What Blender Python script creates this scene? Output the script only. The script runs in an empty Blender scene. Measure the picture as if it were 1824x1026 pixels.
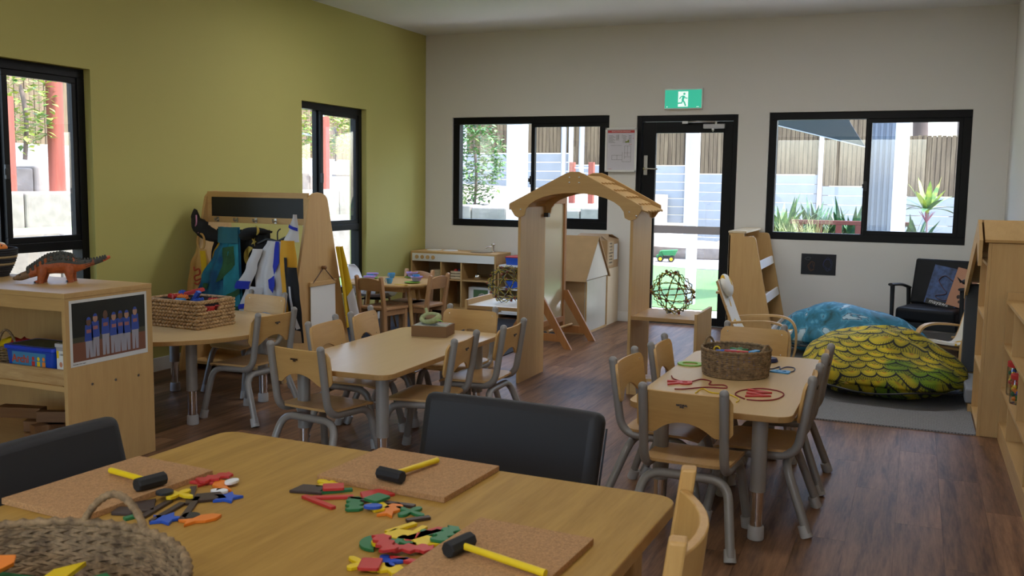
import bpy, bmesh, math, random
from mathutils import Vector, Matrix
random.seed(7)
R = math.radians
C = bpy.context.scene.collection
S = bpy.context.scene

# ------------------------------------------------------------------ camera
cam_d = bpy.data.cameras.new('camera')
cam_d.sensor_width = 36.0
cam_d.lens = 1700.0 / 1824.0 * 36.0
cam_d.clip_start = 0.05
cam_o = bpy.data.objects.new('camera', cam_d)
C.objects.link(cam_o)
_yaw, _pitch, _roll = 0.3984, -0.1084, 0.0136
_f = Vector((-math.sin(_yaw)*math.cos(_pitch), math.cos(_yaw)*math.cos(_pitch), math.sin(_pitch)))
_r = Vector((math.cos(_yaw), math.sin(_yaw), 0))
_u = _r.cross(_f)
_r2 = _r*math.cos(_roll) + _u*math.sin(_roll)
_u2 = -_r*math.sin(_roll) + _u*math.cos(_roll)
cam_o.matrix_world = Matrix(((_r2.x, _u2.x, -_f.x, 5.1062), (_r2.y, _u2.y, -_f.y, -9.5776), (_r2.z, _u2.z, -_f.z, 1.4092), (0, 0, 0, 1)))
cam_d.dof.use_dof = True
cam_d.dof.focus_distance = 5.0
cam_d.dof.aperture_fstop = 11
S.camera = cam_o

# ------------------------------------------------------------------ sky, sun, exposure
w = bpy.data.worlds.new('sky'); S.world = w; w.use_nodes = True
nt = w.node_tree; nt.nodes.clear()
sky = nt.nodes.new('ShaderNodeTexSky'); sky.sky_type = 'NISHITA'
sky.sun_disc = False; sky.sun_elevation = R(66); sky.sun_rotation = R(80)
sky.air_density = 1.0; sky.dust_density = 2.2; sky.ozone_density = 1.0
bg = nt.nodes.new('ShaderNodeBackground'); bg.inputs['Strength'].default_value = 0.43
wo = nt.nodes.new('ShaderNodeOutputWorld')
nt.links.new(sky.outputs[0], bg.inputs[0]); nt.links.new(bg.outputs[0], wo.inputs[0])
sd = bpy.data.lights.new('sun', 'SUN'); sd.energy = 2.4; sd.angle = R(1.0); sd.color = (1.0, 0.96, 0.9)
so = bpy.data.objects.new('sun', sd); C.objects.link(so)
_sun_to = Vector((0.42, 0.03, 0.91)).normalized()
so.rotation_euler = (-_sun_to).to_track_quat('-Z', 'Y').to_euler()
S.view_settings.view_transform = 'Standard'
S.view_settings.look = 'None'
S.view_settings.gamma = 1.0
S.view_settings.use_curve_mapping = False
S.view_settings.exposure = 1.9
try:
    S.cycles.use_denoising = True
    S.cycles.max_bounces = 10
    S.cycles.diffuse_bounces = 6
    S.cycles.transparent_max_bounces = 16
    S.cycles.sample_clamp_indirect = 6.0
    S.cycles.caustics_reflective = False
    S.cycles.caustics_refractive = False
except Exception:
    pass

# ------------------------------------------------------------------ mesh helpers
class MB:
    def __init__(s): s.v = []; s.f = []
    def add(s, vs, fs, M=None):
        o = len(s.v)
        if M is not None: vs = [M @ Vector(v) for v in vs]
        s.v += [tuple(v) for v in vs]
        s.f += [tuple(i+o for i in f) for f in fs]
        return s
    def box(s, x0, x1, y0, y1, z0, z1, M=None):
        if x0 > x1: x0, x1 = x1, x0
        if y0 > y1: y0, y1 = y1, y0
        if z0 > z1: z0, z1 = z1, z0
        return s.add([(x0,y0,z0),(x1,y0,z0),(x1,y1,z0),(x0,y1,z0),(x0,y0,z1),(x1,y0,z1),(x1,y1,z1),(x0,y1,z1)],
                     [(0,3,2,1),(4,5,6,7),(0,1,5,4),(1,2,6,5),(2,3,7,6),(3,0,4,7)], M)
    def cyl(s, p0, p1, r0, r1=None, n=12, M=None):
        return s.tube([p0, p1], [r0, r0 if r1 is None else r1], n, M=M)
    def tube(s, pts, r, n=8, closed=False, M=None, flat=1.0):
        P = [Vector(p) for p in pts]; k = len(P)
        rr = r if isinstance(r, (list, tuple)) else [r]*k
        vs = []; fs = []
        T = []
        for i in range(k):
            if closed: t = P[(i+1) % k] - P[i-1]
            else: t = P[min(i+1, k-1)] - P[max(i-1, 0)]
            T.append(t.normalized() if t.length > 1e-9 else Vector((0,0,1)))
        a = Vector((0,0,1)) if abs(T[0].z) < 0.9 else Vector((1,0,0))
        N = (a - T[0]*a.dot(T[0])).normalized()
        for i in range(k):
            N = N - T[i]*N.dot(T[i])
            N = N.normalized() if N.length > 1e-6 else Vector((1,0,0))
            B = T[i].cross(N)
            for j in range(n):
                an = 2*math.pi*j/n
                vs.append(P[i] + (N*math.cos(an)*flat + B*math.sin(an))*rr[i])
        for i in range(k if closed else k-1):
            i2 = (i+1) % k
            for j in range(n):
                j2 = (j+1) % n
                fs.append((i*n+j, i*n+j2, i2*n+j2, i2*n+j))
        if not closed:
            fs.append(tuple(reversed(range(n)))); fs.append(tuple((k-1)*n+j for j in range(n)))
        return s.add(vs, fs, M)
    def prism(s, pts, z0, z1, M=None):
        n = len(pts)
        a = sum(pts[i][0]*pts[(i+1)%n][1]-pts[(i+1)%n][0]*pts[i][1] for i in range(n))
        if a < 0: pts = list(reversed(pts))
        vs = [(p[0], p[1], z0) for p in pts] + [(p[0], p[1], z1) for p in pts]
        fs = [tuple(reversed(range(n))), tuple(range(n, 2*n))] + [(i, (i+1)%n, n+(i+1)%n, n+i) for i in range(n)]
        return s.add(vs, fs, M)
    def lathe(s, prof, n=24, M=None, cap=True):
        vs = []; fs = []; k = len(prof)
        for r, z in prof:
            for j in range(n):
                an = 2*math.pi*j/n; vs.append((r*math.cos(an), r*math.sin(an), z))
        for i in range(k-1):
            for j in range(n):
                j2 = (j+1) % n; fs.append((i*n+j, i*n+j2, (i+1)*n+j2, (i+1)*n+j))
        if cap:
            if prof[0][0] > 1e-5: fs.append(tuple(reversed(range(n))))
            if prof[-1][0] > 1e-5: fs.append(tuple((k-1)*n+j for j in range(n)))
        return s.add(vs, fs, M)
    def ball(s, c, r, n=12, m=8, M=None):
        if not isinstance(r, (list, tuple)): r = (r, r, r)
        vs = [(c[0], c[1], c[2]-r[2])]; fs = []
        for i in range(1, m):
            ph = -math.pi/2 + math.pi*i/m
            for j in range(n):
                an = 2*math.pi*j/n
                vs.append((c[0]+r[0]*math.cos(ph)*math.cos(an), c[1]+r[1]*math.cos(ph)*math.sin(an), c[2]+r[2]*math.sin(ph)))
        vs.append((c[0], c[1], c[2]+r[2])); t = len(vs)-1
        for j in range(n):
            j2 = (j+1) % n
            fs.append((0, 1+j2, 1+j)); fs.append((t, 1+(m-2)*n+j, 1+(m-2)*n+j2))
            for i in range(m-2):
                fs.append((1+i*n+j, 1+i*n+j2, 1+(i+1)*n+j2, 1+(i+1)*n+j))
        return s.add(vs, fs, M)
    def sheet(s, fn, nu, nv, t, M=None):
        """closed slab: fn(u,v) -> point, u,v in 0..1, thickness t along the surface normal"""
        P = [[Vector(fn(i/nu, j/nv)) for j in range(nv+1)] for i in range(nu+1)]
        vs = []; fs = []
        def nrm(i, j):
            a = P[min(i+1, nu)][j] - P[max(i-1, 0)][j]; b = P[i][min(j+1, nv)] - P[i][max(j-1, 0)]
            c = a.cross(b); return c.normalized() if c.length > 1e-12 else Vector((0,0,1))
        tf = t if callable(t) else (lambda u, v: t)
        for i in range(nu+1):
            for j in range(nv+1): vs.append(P[i][j])
        for i in range(nu+1):
            for j in range(nv+1): vs.append(P[i][j] - nrm(i, j)*tf(i/nu, j/nv))
        K = (nu+1)*(nv+1); I = lambda i, j: i*(nv+1)+j
        for i in range(nu):
            for j in range(nv):
                fs.append((I(i,j), I(i+1,j), I(i+1,j+1), I(i,j+1)))
                fs.append((K+I(i,j), K+I(i,j+1), K+I(i+1,j+1), K+I(i+1,j)))
        for i in range(nu):
            fs.append((I(i,0), K+I(i,0), K+I(i+1,0), I(i+1,0)))
            fs.append((I(i,nv), I(i+1,nv), K+I(i+1,nv), K+I(i,nv)))
        for j in range(nv):
            fs.append((I(0,j), I(0,j+1), K+I(0,j+1), K+I(0,j)))
            fs.append((I(nu,j), K+I(nu,j), K+I(nu,j+1), I(nu,j+1)))
        return s.add(vs, fs, M)

def fillet(pts, rad, n=5):
    P = [Vector(p) for p in pts]; out = [P[0]]
    for i in range(1, len(P)-1):
        a = (P[i-1]-P[i]); b = (P[i+1]-P[i]); r = min(rad, a.length*0.49, b.length*0.49)
        p0 = P[i]+a.normalized()*r; p1 = P[i]+b.normalized()*r
        for k in range(n+1):
            t = k/n; out.append(p0*(1-t)**2 + P[i]*2*t*(1-t) + p1*t*t)
    out.append(P[-1]); return out
def smooth(pts, n=6, closed=False):
    P = [Vector(p) for p in pts]; k = len(P); out = []
    rng = range(k) if closed else range(k-1)
    for i in rng:
        if closed: a, b, c, d = P[i-1], P[i], P[(i+1)%k], P[(i+2)%k]
        else: a, b, c, d = P[max(i-1,0)], P[i], P[i+1], P[min(i+2,k-1)]
        for j in range(n):
            t = j/n
            out.append(0.5*((2*b)+(c-a)*t+(2*a-5*b+4*c-d)*t*t+(3*b-a-3*c+d)*t**3))
    if not closed: out.append(P[-1])
    return out
def rrect(w_, h_, r, n=5, cx=0, cy=0):
    o = []
    for sx, sy, a0 in ((1,1,0),(-1,1,90),(-1,-1,180),(1,-1,270)):
        for k in range(n+1):
            a = R(a0+90*k/n); o.append((cx+sx*(w_/2-r)+r*math.cos(a), cy+sy*(h_/2-r)+r*math.sin(a)))
    return o
def RZ(a, loc=(0,0,0)): return Matrix.Translation(loc) @ Matrix.Rotation(a, 4, 'Z')
XZ = Matrix(((1,0,0,0),(0,0,-1,0),(0,1,0,0),(0,0,0,1)))      # local xy -> world xz, z -> -y
YZ = Matrix(((0,0,1,0),(1,0,0,0),(0,1,0,0),(0,0,0,1)))       # local xy -> world yz, z -> +x

def obj(name, mb, mat, parent=None, bevel=0, smooth_=None, seg=2, loc=None):
    me = bpy.data.meshes.new(name)
    me.from_pydata(mb.v, [], mb.f); me.validate()
    mats = mat if isinstance(mat, (list, tuple)) else [mat]
    for m in mats: me.materials.append(m)
    if smooth_ is not None:
        me.shade_smooth()
        if smooth_ < 179: me.set_sharp_from_angle(angle=R(smooth_))
    o = bpy.data.objects.new(name, me); C.objects.link(o)
    if parent is not None: o.parent = parent
    if loc is not None: o.location = loc
    if bevel:
        b = o.modifiers.new('bevel', 'BEVEL'); b.width = bevel; b.segments = seg; b.limit_method = 'ANGLE'; b.angle_limit = R(40)
    return o
def tag(o, label, cat, group=None, kind=None):
    if label: o['label'] = label
    if cat: o['category'] = cat
    if group: o['group'] = group
    if kind: o['kind'] = kind
    return o
def thing(name, label, cat, loc=(0,0,0), rz=0, group=None):
    o = bpy.data.objects.new(name, None); C.objects.link(o)
    o.empty_display_size = 0.05
    o.location = loc; o.rotation_euler = (0,0,rz)
    return tag(o, label, cat, group)
def struct(o): o['kind'] = 'structure'; return o
def dup(root, loc, rz, label, group=None):
    r = root.copy(); C.objects.link(r); r.location = loc; r.rotation_euler = (root.rotation_euler[0], root.rotation_euler[1], rz); r['label'] = label
    if group: r['group'] = group
    for ch in list(root.children):
        c = ch.copy(); C.objects.link(c); c.parent = r
        for g in list(ch.children):
            d = g.copy(); C.objects.link(d); d.parent = c
    return r
def text(name, s, size, mat, parent, M, extrude=0.0004, align='CENTER', shear=0, bold=0):
    cu = bpy.data.curves.new(name, 'FONT'); cu.body = s; cu.size = size; cu.align_x = align; cu.align_y = 'CENTER'; cu.extrude = extrude
    cu.shear = shear; cu.offset = bold
    cu.resolution_u = 3
    t = bpy.data.objects.new(name, cu); C.objects.link(t)
    dg = bpy.context.evaluated_depsgraph_get()
    me = bpy.data.meshes.new_from_object(t.evaluated_get(dg))
    bpy.data.objects.remove(t); bpy.data.curves.remove(cu)
    me.transform(M); me.materials.clear(); me.materials.append(mat); me.name = name
    o = bpy.data.objects.new(name, me); C.objects.link(o); o.parent = parent
    return o

# ------------------------------------------------------------------ materials
def _m(name):
    m = bpy.data.materials.new(name); m.use_nodes = True
    n = m.node_tree; b = n.nodes['Principled BSDF']; return m, n, b
def srgb(*c): return tuple(((x/255)/12.92 if x/255 <= 0.04045 else ((x/255+0.055)/1.055)**2.4) for x in c)
def plain(name, col, rough=0.6, metal=0, spec=0.5, bump=0, bscale=200, var=0, vscale=8, coat=0):
    m, n, b = _m(name)
    b.inputs['Base Color'].default_value = (*col, 1); b.inputs['Roughness'].default_value = rough
    b.inputs['Metallic'].default_value = metal; b.inputs['Specular IOR Level'].default_value = spec
    if coat: b.inputs['Coat Weight'].default_value = coat
    if bump or var:
        tc = n.nodes.new('ShaderNodeTexCoord')
    if bump:
        t = n.nodes.new('ShaderNodeTexNoise'); t.inputs['Scale'].default_value = bscale; t.inputs['Detail'].default_value = 3
        bp = n.nodes.new('ShaderNodeBump'); bp.inputs['Strength'].default_value = bump; bp.inputs['Distance'].default_value = 0.005
        n.links.new(tc.outputs['Object'], t.inputs['Vector']); n.links.new(t.outputs[0], bp.inputs['Height']); n.links.new(bp.outputs[0], b.inputs['Normal'])
    if var:
        t = n.nodes.new('ShaderNodeTexNoise'); t.inputs['Scale'].default_value = vscale; t.inputs['Detail'].default_value = 4
        mx = n.nodes.new('ShaderNodeMix'); mx.data_type = 'RGBA'; mx.blend_type = 'MULTIPLY'
        cr = n.nodes.new('ShaderNodeValToRGB'); cr.color_ramp.elements[0].position = 0.3; cr.color_ramp.elements[1].position = 0.7
        cr.color_ramp.elements[0].color = (1-var, 1-var, 1-var, 1); cr.color_ramp.elements[1].color = (1+var*0.3,)*3+(1,)
        mx.inputs[0].default_value = 1; mx.inputs[6].default_value = (*col, 1)
        n.links.new(tc.outputs['Object'], t.inputs['Vector']); n.links.new(t.outputs[0], cr.inputs[0]); n.links.new(cr.outputs[0], mx.inputs[7]); n.links.new(mx.outputs[2], b.inputs['Base Color'])
    return m
def wood(name, light, dark, axis='x', scale=1.0, rough=0.45, contrast=1.0, rnd=0.0, coat=0, spec=0.32):
    m, n, b = _m(name)
    tc = n.nodes.new('ShaderNodeTexCoord'); mp = n.nodes.new('ShaderNodeMapping')
    st = {'x': (1.2, 14, 14), 'y': (14, 1.2, 14), 'z': (14, 14, 1.2)}[axis]
    mp.inputs['Scale'].default_value = tuple(a*scale for a in st)
    oi = n.nodes.new('ShaderNodeObjectInfo')
    ml = n.nodes.new('ShaderNodeMath'); ml.operation = 'MULTIPLY'; ml.inputs[1].default_value = 37.0
    n.links.new(oi.outputs['Random'], ml.inputs[0])
    cb = n.nodes.new('ShaderNodeCombineXYZ')
    for i in range(3): n.links.new(ml.outputs[0], cb.inputs[i])
    n.links.new(cb.outputs[0], mp.inputs['Location'])
    n.links.new(tc.outputs['Object'], mp.inputs['Vector'])
    t1 = n.nodes.new('ShaderNodeTexNoise'); t1.inputs['Scale'].default_value = 1.6; t1.inputs['Detail'].default_value = 5; t1.inputs['Distortion'].default_value = 0.6
    t2 = n.nodes.new('ShaderNodeTexNoise'); t2.inputs['Scale'].default_value = 9; t2.inputs['Detail'].default_value = 6; t2.inputs['Roughness'].default_value = 0.65
    n.links.new(mp.outputs[0], t1.inputs['Vector']); n.links.new(mp.outputs[0], t2.inputs['Vector'])
    av = n.nodes.new('ShaderNodeMath'); av.operation = 'ADD'
    h1 = n.nodes.new('ShaderNodeMath'); h1.operation = 'MULTIPLY'; h1.inputs[1].default_value = 0.6
    h2 = n.nodes.new('ShaderNodeMath'); h2.operation = 'MULTIPLY'; h2.inputs[1].default_value = 0.4
    n.links.new(t1.outputs[0], h1.inputs[0]); n.links.new(t2.outputs[0], h2.inputs[0]); n.links.new(h1.outputs[0], av.inputs[0]); n.links.new(h2.outputs[0], av.inputs[1])
    cr = n.nodes.new('ShaderNodeValToRGB'); c = cr.color_ramp
    c.elements[0].position = 0.5-0.2/contrast; c.elements[1].position = 0.5+0.2/contrast
    c.elements[0].color = (*dark, 1); c.elements[1].color = (*light, 1)
    n.links.new(av.outputs[0], cr.inputs[0])
    last = cr.outputs[0]
    if rnd:
        hs = n.nodes.new('ShaderNodeHueSaturation')
        mr = n.nodes.new('ShaderNodeMapRange'); mr.inputs[3].default_value = 1-rnd; mr.inputs[4].default_value = 1+rnd
        n.links.new(oi.outputs['Random'], mr.inputs[0]); n.links.new(mr.outputs[0], hs.inputs['Value']); n.links.new(last, hs.inputs['Color']); last = hs.outputs[0]
    n.links.new(last, b.inputs['Base Color'])
    b.inputs['Roughness'].default_value = rough; b.inputs['Specular IOR Level'].default_value = spec
    if coat: b.inputs['Coat Weight'].default_value = coat; b.inputs['Coat Roughness'].default_value = 0.25
    return m
def glass_mat(name, tint=(1,1,1), refl=0.06, rough=0.0):
    m = bpy.data.materials.new(name); m.use_nodes = True; n = m.node_tree; n.nodes.clear()
    o = n.nodes.new('ShaderNodeOutputMaterial'); tr = n.nodes.new('ShaderNodeBsdfTransparent'); gl = n.nodes.new('ShaderNodeBsdfGlossy')
    mx = n.nodes.new('ShaderNodeMixShader'); fr = n.nodes.new('ShaderNodeLayerWeight'); fr.inputs[0].default_value = 0.12
    mr = n.nodes.new('ShaderNodeMapRange'); mr.inputs[3].default_value = refl; mr.inputs[4].default_value = 0.7
    tr.inputs[0].default_value = (*tint, 1); gl.inputs['Roughness'].default_value = rough
    n.links.new(fr.outputs['Fresnel'], mr.inputs[0]); n.links.new(mr.outputs[0], mx.inputs[0]); n.links.new(tr.outputs[0], mx.inputs[1]); n.links.new(gl.outputs[0], mx.inputs[2]); n.links.new(mx.outputs[0], o.inputs[0])
    return m
def emit_mat(name, col, strength):
    m, n, b = _m(name); b.inputs['Base Color'].default_value = (*col, 1)
    b.inputs['Emission Color'].default_value = (*col, 1); b.inputs['Emission Strength'].default_value = strength
    return m

W_LIGHT, W_DARK = (0.60, 0.385, 0.16), (0.51, 0.31, 0.12)
M = {}
M['maple_x'] = wood('maple_x', W_LIGHT, W_DARK, 'x', 1.0)
M['maple_y'] = wood('maple_y', W_LIGHT, W_DARK, 'y', 1.0)
M['maple_z'] = wood('maple_z', W_LIGHT, W_DARK, 'z', 1.0)
M['pale_z'] = wood('pale_z', (0.70, 0.58, 0.40), (0.60, 0.48, 0.31), 'z', 0.8)
M['edge'] = wood('edge', (0.44, 0.255, 0.09), (0.36, 0.195, 0.065), 'x', 1.0)
M['beech_z'] = wood('beech_z', (0.52, 0.30, 0.15), (0.42, 0.225, 0.105), 'z', 1.2)
M['beech_x'] = wood('beech_x', (0.52, 0.30, 0.15), (0.42, 0.225, 0.105), 'x', 1.2)
M['oak_x'] = wood('oak_x', (0.46, 0.27, 0.060), (0.35, 0.19, 0.036), 'y', 0.9, rough=0.55, contrast=1.5, spec=0.2)
M['orange_z'] = wood('orange_z', (0.46, 0.22, 0.08), (0.36, 0.155, 0.05), 'z', 1.0)
M['brown_x'] = wood('brown_x', (0.20, 0.095, 0.035), (0.13, 0.055, 0.02), 'x', 1.0)
M['plank'] = wood('plank', (0.30, 0.158, 0.080), (0.095, 0.046, 0.024), 'y', 0.8, rough=0.40, contrast=1.45, rnd=0.20, spec=0.17)
M['grey_metal'] = plain('grey_metal', (0.27, 0.25, 0.23), 0.36, 0.1)
M['grey_cap'] = plain('grey_cap', (0.40, 0.38, 0.36), 0.5)
M['chrome'] = plain('chrome', (0.75, 0.72, 0.7), 0.12, 1.0)
M['steel'] = plain('steel', (0.55, 0.55, 0.55), 0.3, 1.0)
M['black_frame'] = plain('black_frame', (0.006, 0.006, 0.007), 0.4, 0, 0.18)
M['black'] = plain('black', (0.012, 0.012, 0.013), 0.45)
M['rubber'] = plain('rubber', (0.012, 0.012, 0.012), 0.7)
M['white'] = plain('white', (0.78, 0.78, 0.76), 0.5)
M['white_gloss'] = plain('white_gloss', (0.78, 0.80, 0.82), 0.25)
M['wall_white'] = plain('wall_white', (0.72, 0.70, 0.66), 0.75, bump=0.05, bscale=300)
M['wall_green'] = plain('wall_green', (0.47, 0.43, 0.135), 0.75, bump=0.05, bscale=300)
M['ceiling'] = plain('ceiling', (0.74, 0.74, 0.74), 0.85)
M['glass'] = glass_mat('glass')
M['plastic_clear'] = glass_mat('plastic_clear', (0.9, 0.93, 0.93), 0.10, 0.05)
for nm, c in dict(red=(0.52,0.035,0.03), blue=(0.02,0.09,0.5), green=(0.02,0.17,0.055), yellow=(0.78,0.55,0.01), orange=(0.8,0.22,0.02),
                  brown=(0.045,0.024,0.016), purple=(0.40,0.27,0.62), lime=(0.24,0.45,0.06), sky=(0.08,0.32,0.62), gold=(0.5,0.36,0.06), navy=(0.015,0.02,0.09)).items():
    M[nm] = plain('paint_'+nm, c, 0.45)
# ================================================================== ROOM
RW, RH, YN = 5.836, 3.029, -12.6      # width, height, near end
T = 0.20
def wall_mesh(u0, u1, z1, holes):
    """boxes of a wall in (u,z) with rectangular holes, as list of rectangles"""
    us = sorted(set([u0, u1] + [h[0] for h in holes] + [h[1] for h in holes]))
    zs = sorted(set([0, z1] + [h[2] for h in holes] + [h[3] for h in holes]))
    vs = {}; rects = []
    for a, b in zip(us, us[1:]):
        for c, d in zip(zs, zs[1:]):
            mu, mz = (a+b)/2, (c+d)/2
            if not any(h[0] < mu < h[1] and h[2] < mz < h[3] for h in holes): rects.append((a, b, c, d))
    return rects
WIN = {  # left wall: y0,y1,z0,z1   back wall: x0,x1,z0,z1
    'w1': (-5.82, -4.724, 0.322, 2.129), 'w2': (-2.345, -1.253, 0.322, 2.129),
    'w3': (0.333, 2.140, 0.943, 2.131), 'w4': (3.751, 5.529, 0.909, 2.131), 'd1': (2.4325, 3.455, 0.0, 2.12)}
m = MB()
for a, b, c, d in wall_mesh(YN-T, T, RH, [WIN['w1'], WIN['w2']]): m.box(-T, 0, a, b, c, d)
wl = struct(obj('wall_left', m, M['wall_green']))
m = MB()
for a, b, c, d in wall_mesh(0.0005, RW-0.0005, RH, [WIN['w3'], WIN['w4'], WIN['d1']]): m.box(a, b, 0, T, c, d)
struct(obj('wall_back', m, M['wall_white']))
m = MB(); m.box(RW, RW+T, YN-T, T, 0, RH); struct(obj('wall_right', m, M['wall_white']))
m = MB()
WN = (1.6, 5.3, 0.35, 2.55)
for a, b, c, d in wall_mesh(0.0005, RW-0.0005, RH, [WN]): m.box(a, b, YN-T, YN, c, d)
struct(obj('wall_near', m, M['wall_white']))
m = MB(); m.box(-T-0.25, RW+T+0.25, YN-T-0.25, T+0.30, RH, RH+0.12); struct(obj('ceiling', m, M['ceiling']))
fl = MB(); fl.box(-T, RW+T, YN-T, T, -0.12, -0.0018)
floor = struct(obj('floor', fl, plain('floor_gap', (0.055, 0.028, 0.016), 0.8)))
# vinyl planks running away from the camera, laid as single pieces
pw, pl = 0.182, 1.22
pm = MB(); pm.box(0.0004, pw-0.0004, 0.0004, pl-0.0004, -0.0017, 0.0)
first = None; nplank = 0
cols = int(math.ceil(RW/pw))
for i in range(cols):
    off = (i*0.37 % 1.0)*pl
    y = -0.0 - off - 0.0
    ys = []
    yy = 0.0 - off
    j = 0
    while yy > -8.9:
        ys.append(yy - pl if False else yy); yy -= pl
    for ytop in [0.0 - off + pl] + ys:
        y0, y1 = ytop-pl, min(ytop, 0.0)
        if y1 - y0 < 0.05: continue
        x0, x1 = i*pw, min((i+1)*pw, RW)
        if abs((y1-y0)-pl) < 1e-4 and abs((x1-x0)-pw) < 1e-4:
            if first is None:
                o = obj('plank', pm, M['plank'], floor); first = o
            else:
                o = first.copy(); C.objects.link(o)
            o.location = (x0, y0, 0)
        else:
            q = MB(); q.box(0.0004, (x1-x0)-0.0004, 0.0004, (y1-y0)-0.0004, -0.0017, 0.0)
            o = obj('plank', q, M['plank'], floor, loc=(x0, y0, 0))
        nplank += 1
q = MB(); q.box(0, RW, YN, -10.2, -0.0017, -0.0004); obj('far_planks', q, M['plank'], floor)['kind'] = 'stuff'
# baseboards
bh, bt = 0.10, 0.014
m = MB(); m.box(0.0006, bt, YN, -0.0006, 0.0, bh); struct(obj('baseboard_left', m, M['white'], bevel=0.002))
m = MB(); m.box(bt, WIN['d1'][0]-0.001, -bt, -0.0006, 0.0, bh); m.box(WIN['d1'][1]+0.001, RW-bt, -bt, -0.0006, 0.0, bh)
struct(obj('baseboard_back', m, M['white'], bevel=0.002))
m = MB(); m.box(RW-bt, RW-0.0006, YN, -0.0006, 0.0, bh); struct(obj('baseboard_right', m, M['white'], bevel=0.002))

# ------------------------------------------------------------------ windows
def Mwall(side):
    # local (u along wall, v into the room negative = outward positive, z)
    if side == 'left':  return Matrix(((0,-1,0,0),(1,0,0,0),(0,0,1,0),(0,0,0,1)))   # u->y, v->-x
    return Matrix(((1,0,0,0),(0,1,0,0),(0,0,1,0),(0,0,0,1)))                         # u->x, v->+y
def window(n, side, u0, u1, z0, z1, mull, transom=None, frame=0.06, inset=0.055):
    Mw = Mwall(side); d0, d1 = inset, inset+0.095
    m = MB()
    def fr(mb, a, b, c, d, t, e0, e1, tb=None):
        tb = t if tb is None else tb
        mb.box(a, b, e0, e1, c, c+tb, Mw); mb.box(a, b, e0, e1, d-t, d, Mw)
        mb.box(a, a+t, e0, e1, c+tb, d-t, Mw); mb.box(b-t, b, e0, e1, c+tb, d-t, Mw)
    e = 0.0006
    fr(m, u0+e, u1-e, z0+e, z1-e, frame, d0, d1)
    zt = z0 if transom is None else transom
    if transom is not None:
        m.box(u0+frame, u1-frame, d0, d1, transom-0.06, transom, Mw)
    fo = struct(obj('window_%d' % n, m, M['black_frame'], bevel=0.003))
    zb = z0+frame if transom is None else transom
    # fixed left light, sliding right sash
    s = MB(); s.box(mull-0.03, mull+0.012, d0+0.045, d1, zb, z1-frame, Mw); obj('mullion', s, M['black_frame'], fo, bevel=0.002)
    s = MB(); fr(s, mull-0.012, u1-frame, zb, z1-frame, 0.038, d0+0.008, d0+0.04); obj('sash', s, M['black_frame'], fo, bevel=0.002)
    g = MB(); g.box(u0+frame, mull-0.01, d0+0.066, d0+0.070, zb, z1-frame, Mw); obj('pane', g, M['glass'], fo)
    g = MB(); g.box(mull+0.02, u1-frame-0.03, d0+0.022, d0+0.026, zb+0.03, z1-frame-0.03, Mw); obj('pane', g, M['glass'], fo)
    if transom is not None:
        g = MB(); g.box(u0+frame, u1-frame, d0+0.05, d0+0.054, z0+frame, transom-0.06, Mw); obj('pane', g, M['glass'], fo)
    s = MB(); zc = (zb+z1)/2-0.12; s.box(mull-0.022, mull+0.004, d0-0.012, d0+0.008, zc-0.045, zc+0.045, Mw); s.box(mull-0.035, mull-0.012, d0-0.02, d0-0.01, zc-0.02, zc+0.02, Mw)
    obj('latch', s, M['black'], fo, bevel=0.003)
    return fo
window(1, 'left', *WIN['w1'], mull=-5.335, transom=0.995)
window(2, 'left', *WIN['w2'], mull=-1.945, transom=0.995)
window(3, 'back', *WIN['w3'], mull=1.275, frame=0.075, inset=0.03)
window(4, 'back', *WIN['w4'], mull=4.66, frame=0.07, inset=0.03)
# added unseen window behind the camera, lets in fill daylight
m = MB(); a, b, c, d = WN
for q in ((a,b,c,c+.07),(a,b,d-.07,d),(a,a+.07,c,d),(b-.07,b,c,d),((a+b)/2-.035,(a+b)/2+.035,c,d)): m.box(q[0]+.0006,q[1]-.0006,YN-0.15,YN-0.06,q[2]+.0006,q[3]-.0006)
wn = struct(obj('window_5', m, M['black_frame']))
g = MB(); g.box(a+.05, b-.05, YN-0.11, YN-0.106, c+.05, d-.05); obj('pane', g, M['glass'], wn)

# ------------------------------------------------------------------ glazed door
x0, x1, z0, z1 = WIN['d1']
m = MB(); e = 0.0006
m.box(x0+e, x0+0.05, 0.02, 0.16, 0, z1-e); m.box(x1-0.05, x1-e, 0.02, 0.16, 0, z1-e); m.box(x0+0.05, x1-0.05, 0.02, 0.16, z1-0.06, z1-e)
dr = struct(obj('door_1', m, M['black_frame'], bevel=0.003))
gx0, gx1, gz0, gz1 = 2.625, 3.305, 0.085, 1.945
m = MB(); a, b, c, d = x0+0.053, x1-0.053, 0.006, z1-0.064
m.box(a, gx0, 0.045, 0.09, c, d); m.box(gx1, b, 0.045, 0.09, c, d); m.box(gx0, gx1, 0.045, 0.09, c, gz0); m.box(gx0, gx1, 0.045, 0.09, gz1, d)
leaf = obj('door_leaf', m, M['black_frame'], dr, bevel=0.003)
g = MB(); g.box(gx0-.005, gx1+.005, 0.064, 0.068, gz0-.005, gz1+.005); obj('pane', g, M['glass'], leaf)
g = MB(); g.box(gx0, gx1, 0.0615, 0.0632, 0.93, 1.01); obj('safety_strip', g, plain('frosted', (0.42, 0.40, 0.44), 0.6), leaf)
m = MB(); m.box(2.505, 2.545, 0.036, 0.0448, 1.52, 1.72); obj('lock_plate', m, M['steel'], leaf, bevel=0.004)
m = MB(); m.cyl((2.525, 0.037, 1.585), (2.525, -0.01, 1.585), 0.013); m.tube(fillet([(2.525, -0.012, 1.585), (2.575, -0.022, 1.585), (2.665, -0.022, 1.582)], 0.02), 0.009)
obj('lever_handle', m, M['chrome'], leaf, smooth_=40)
m = MB(); m.box(3.11, 3.325, 0.002, 0.0445, 1.985, 2.03)
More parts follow.
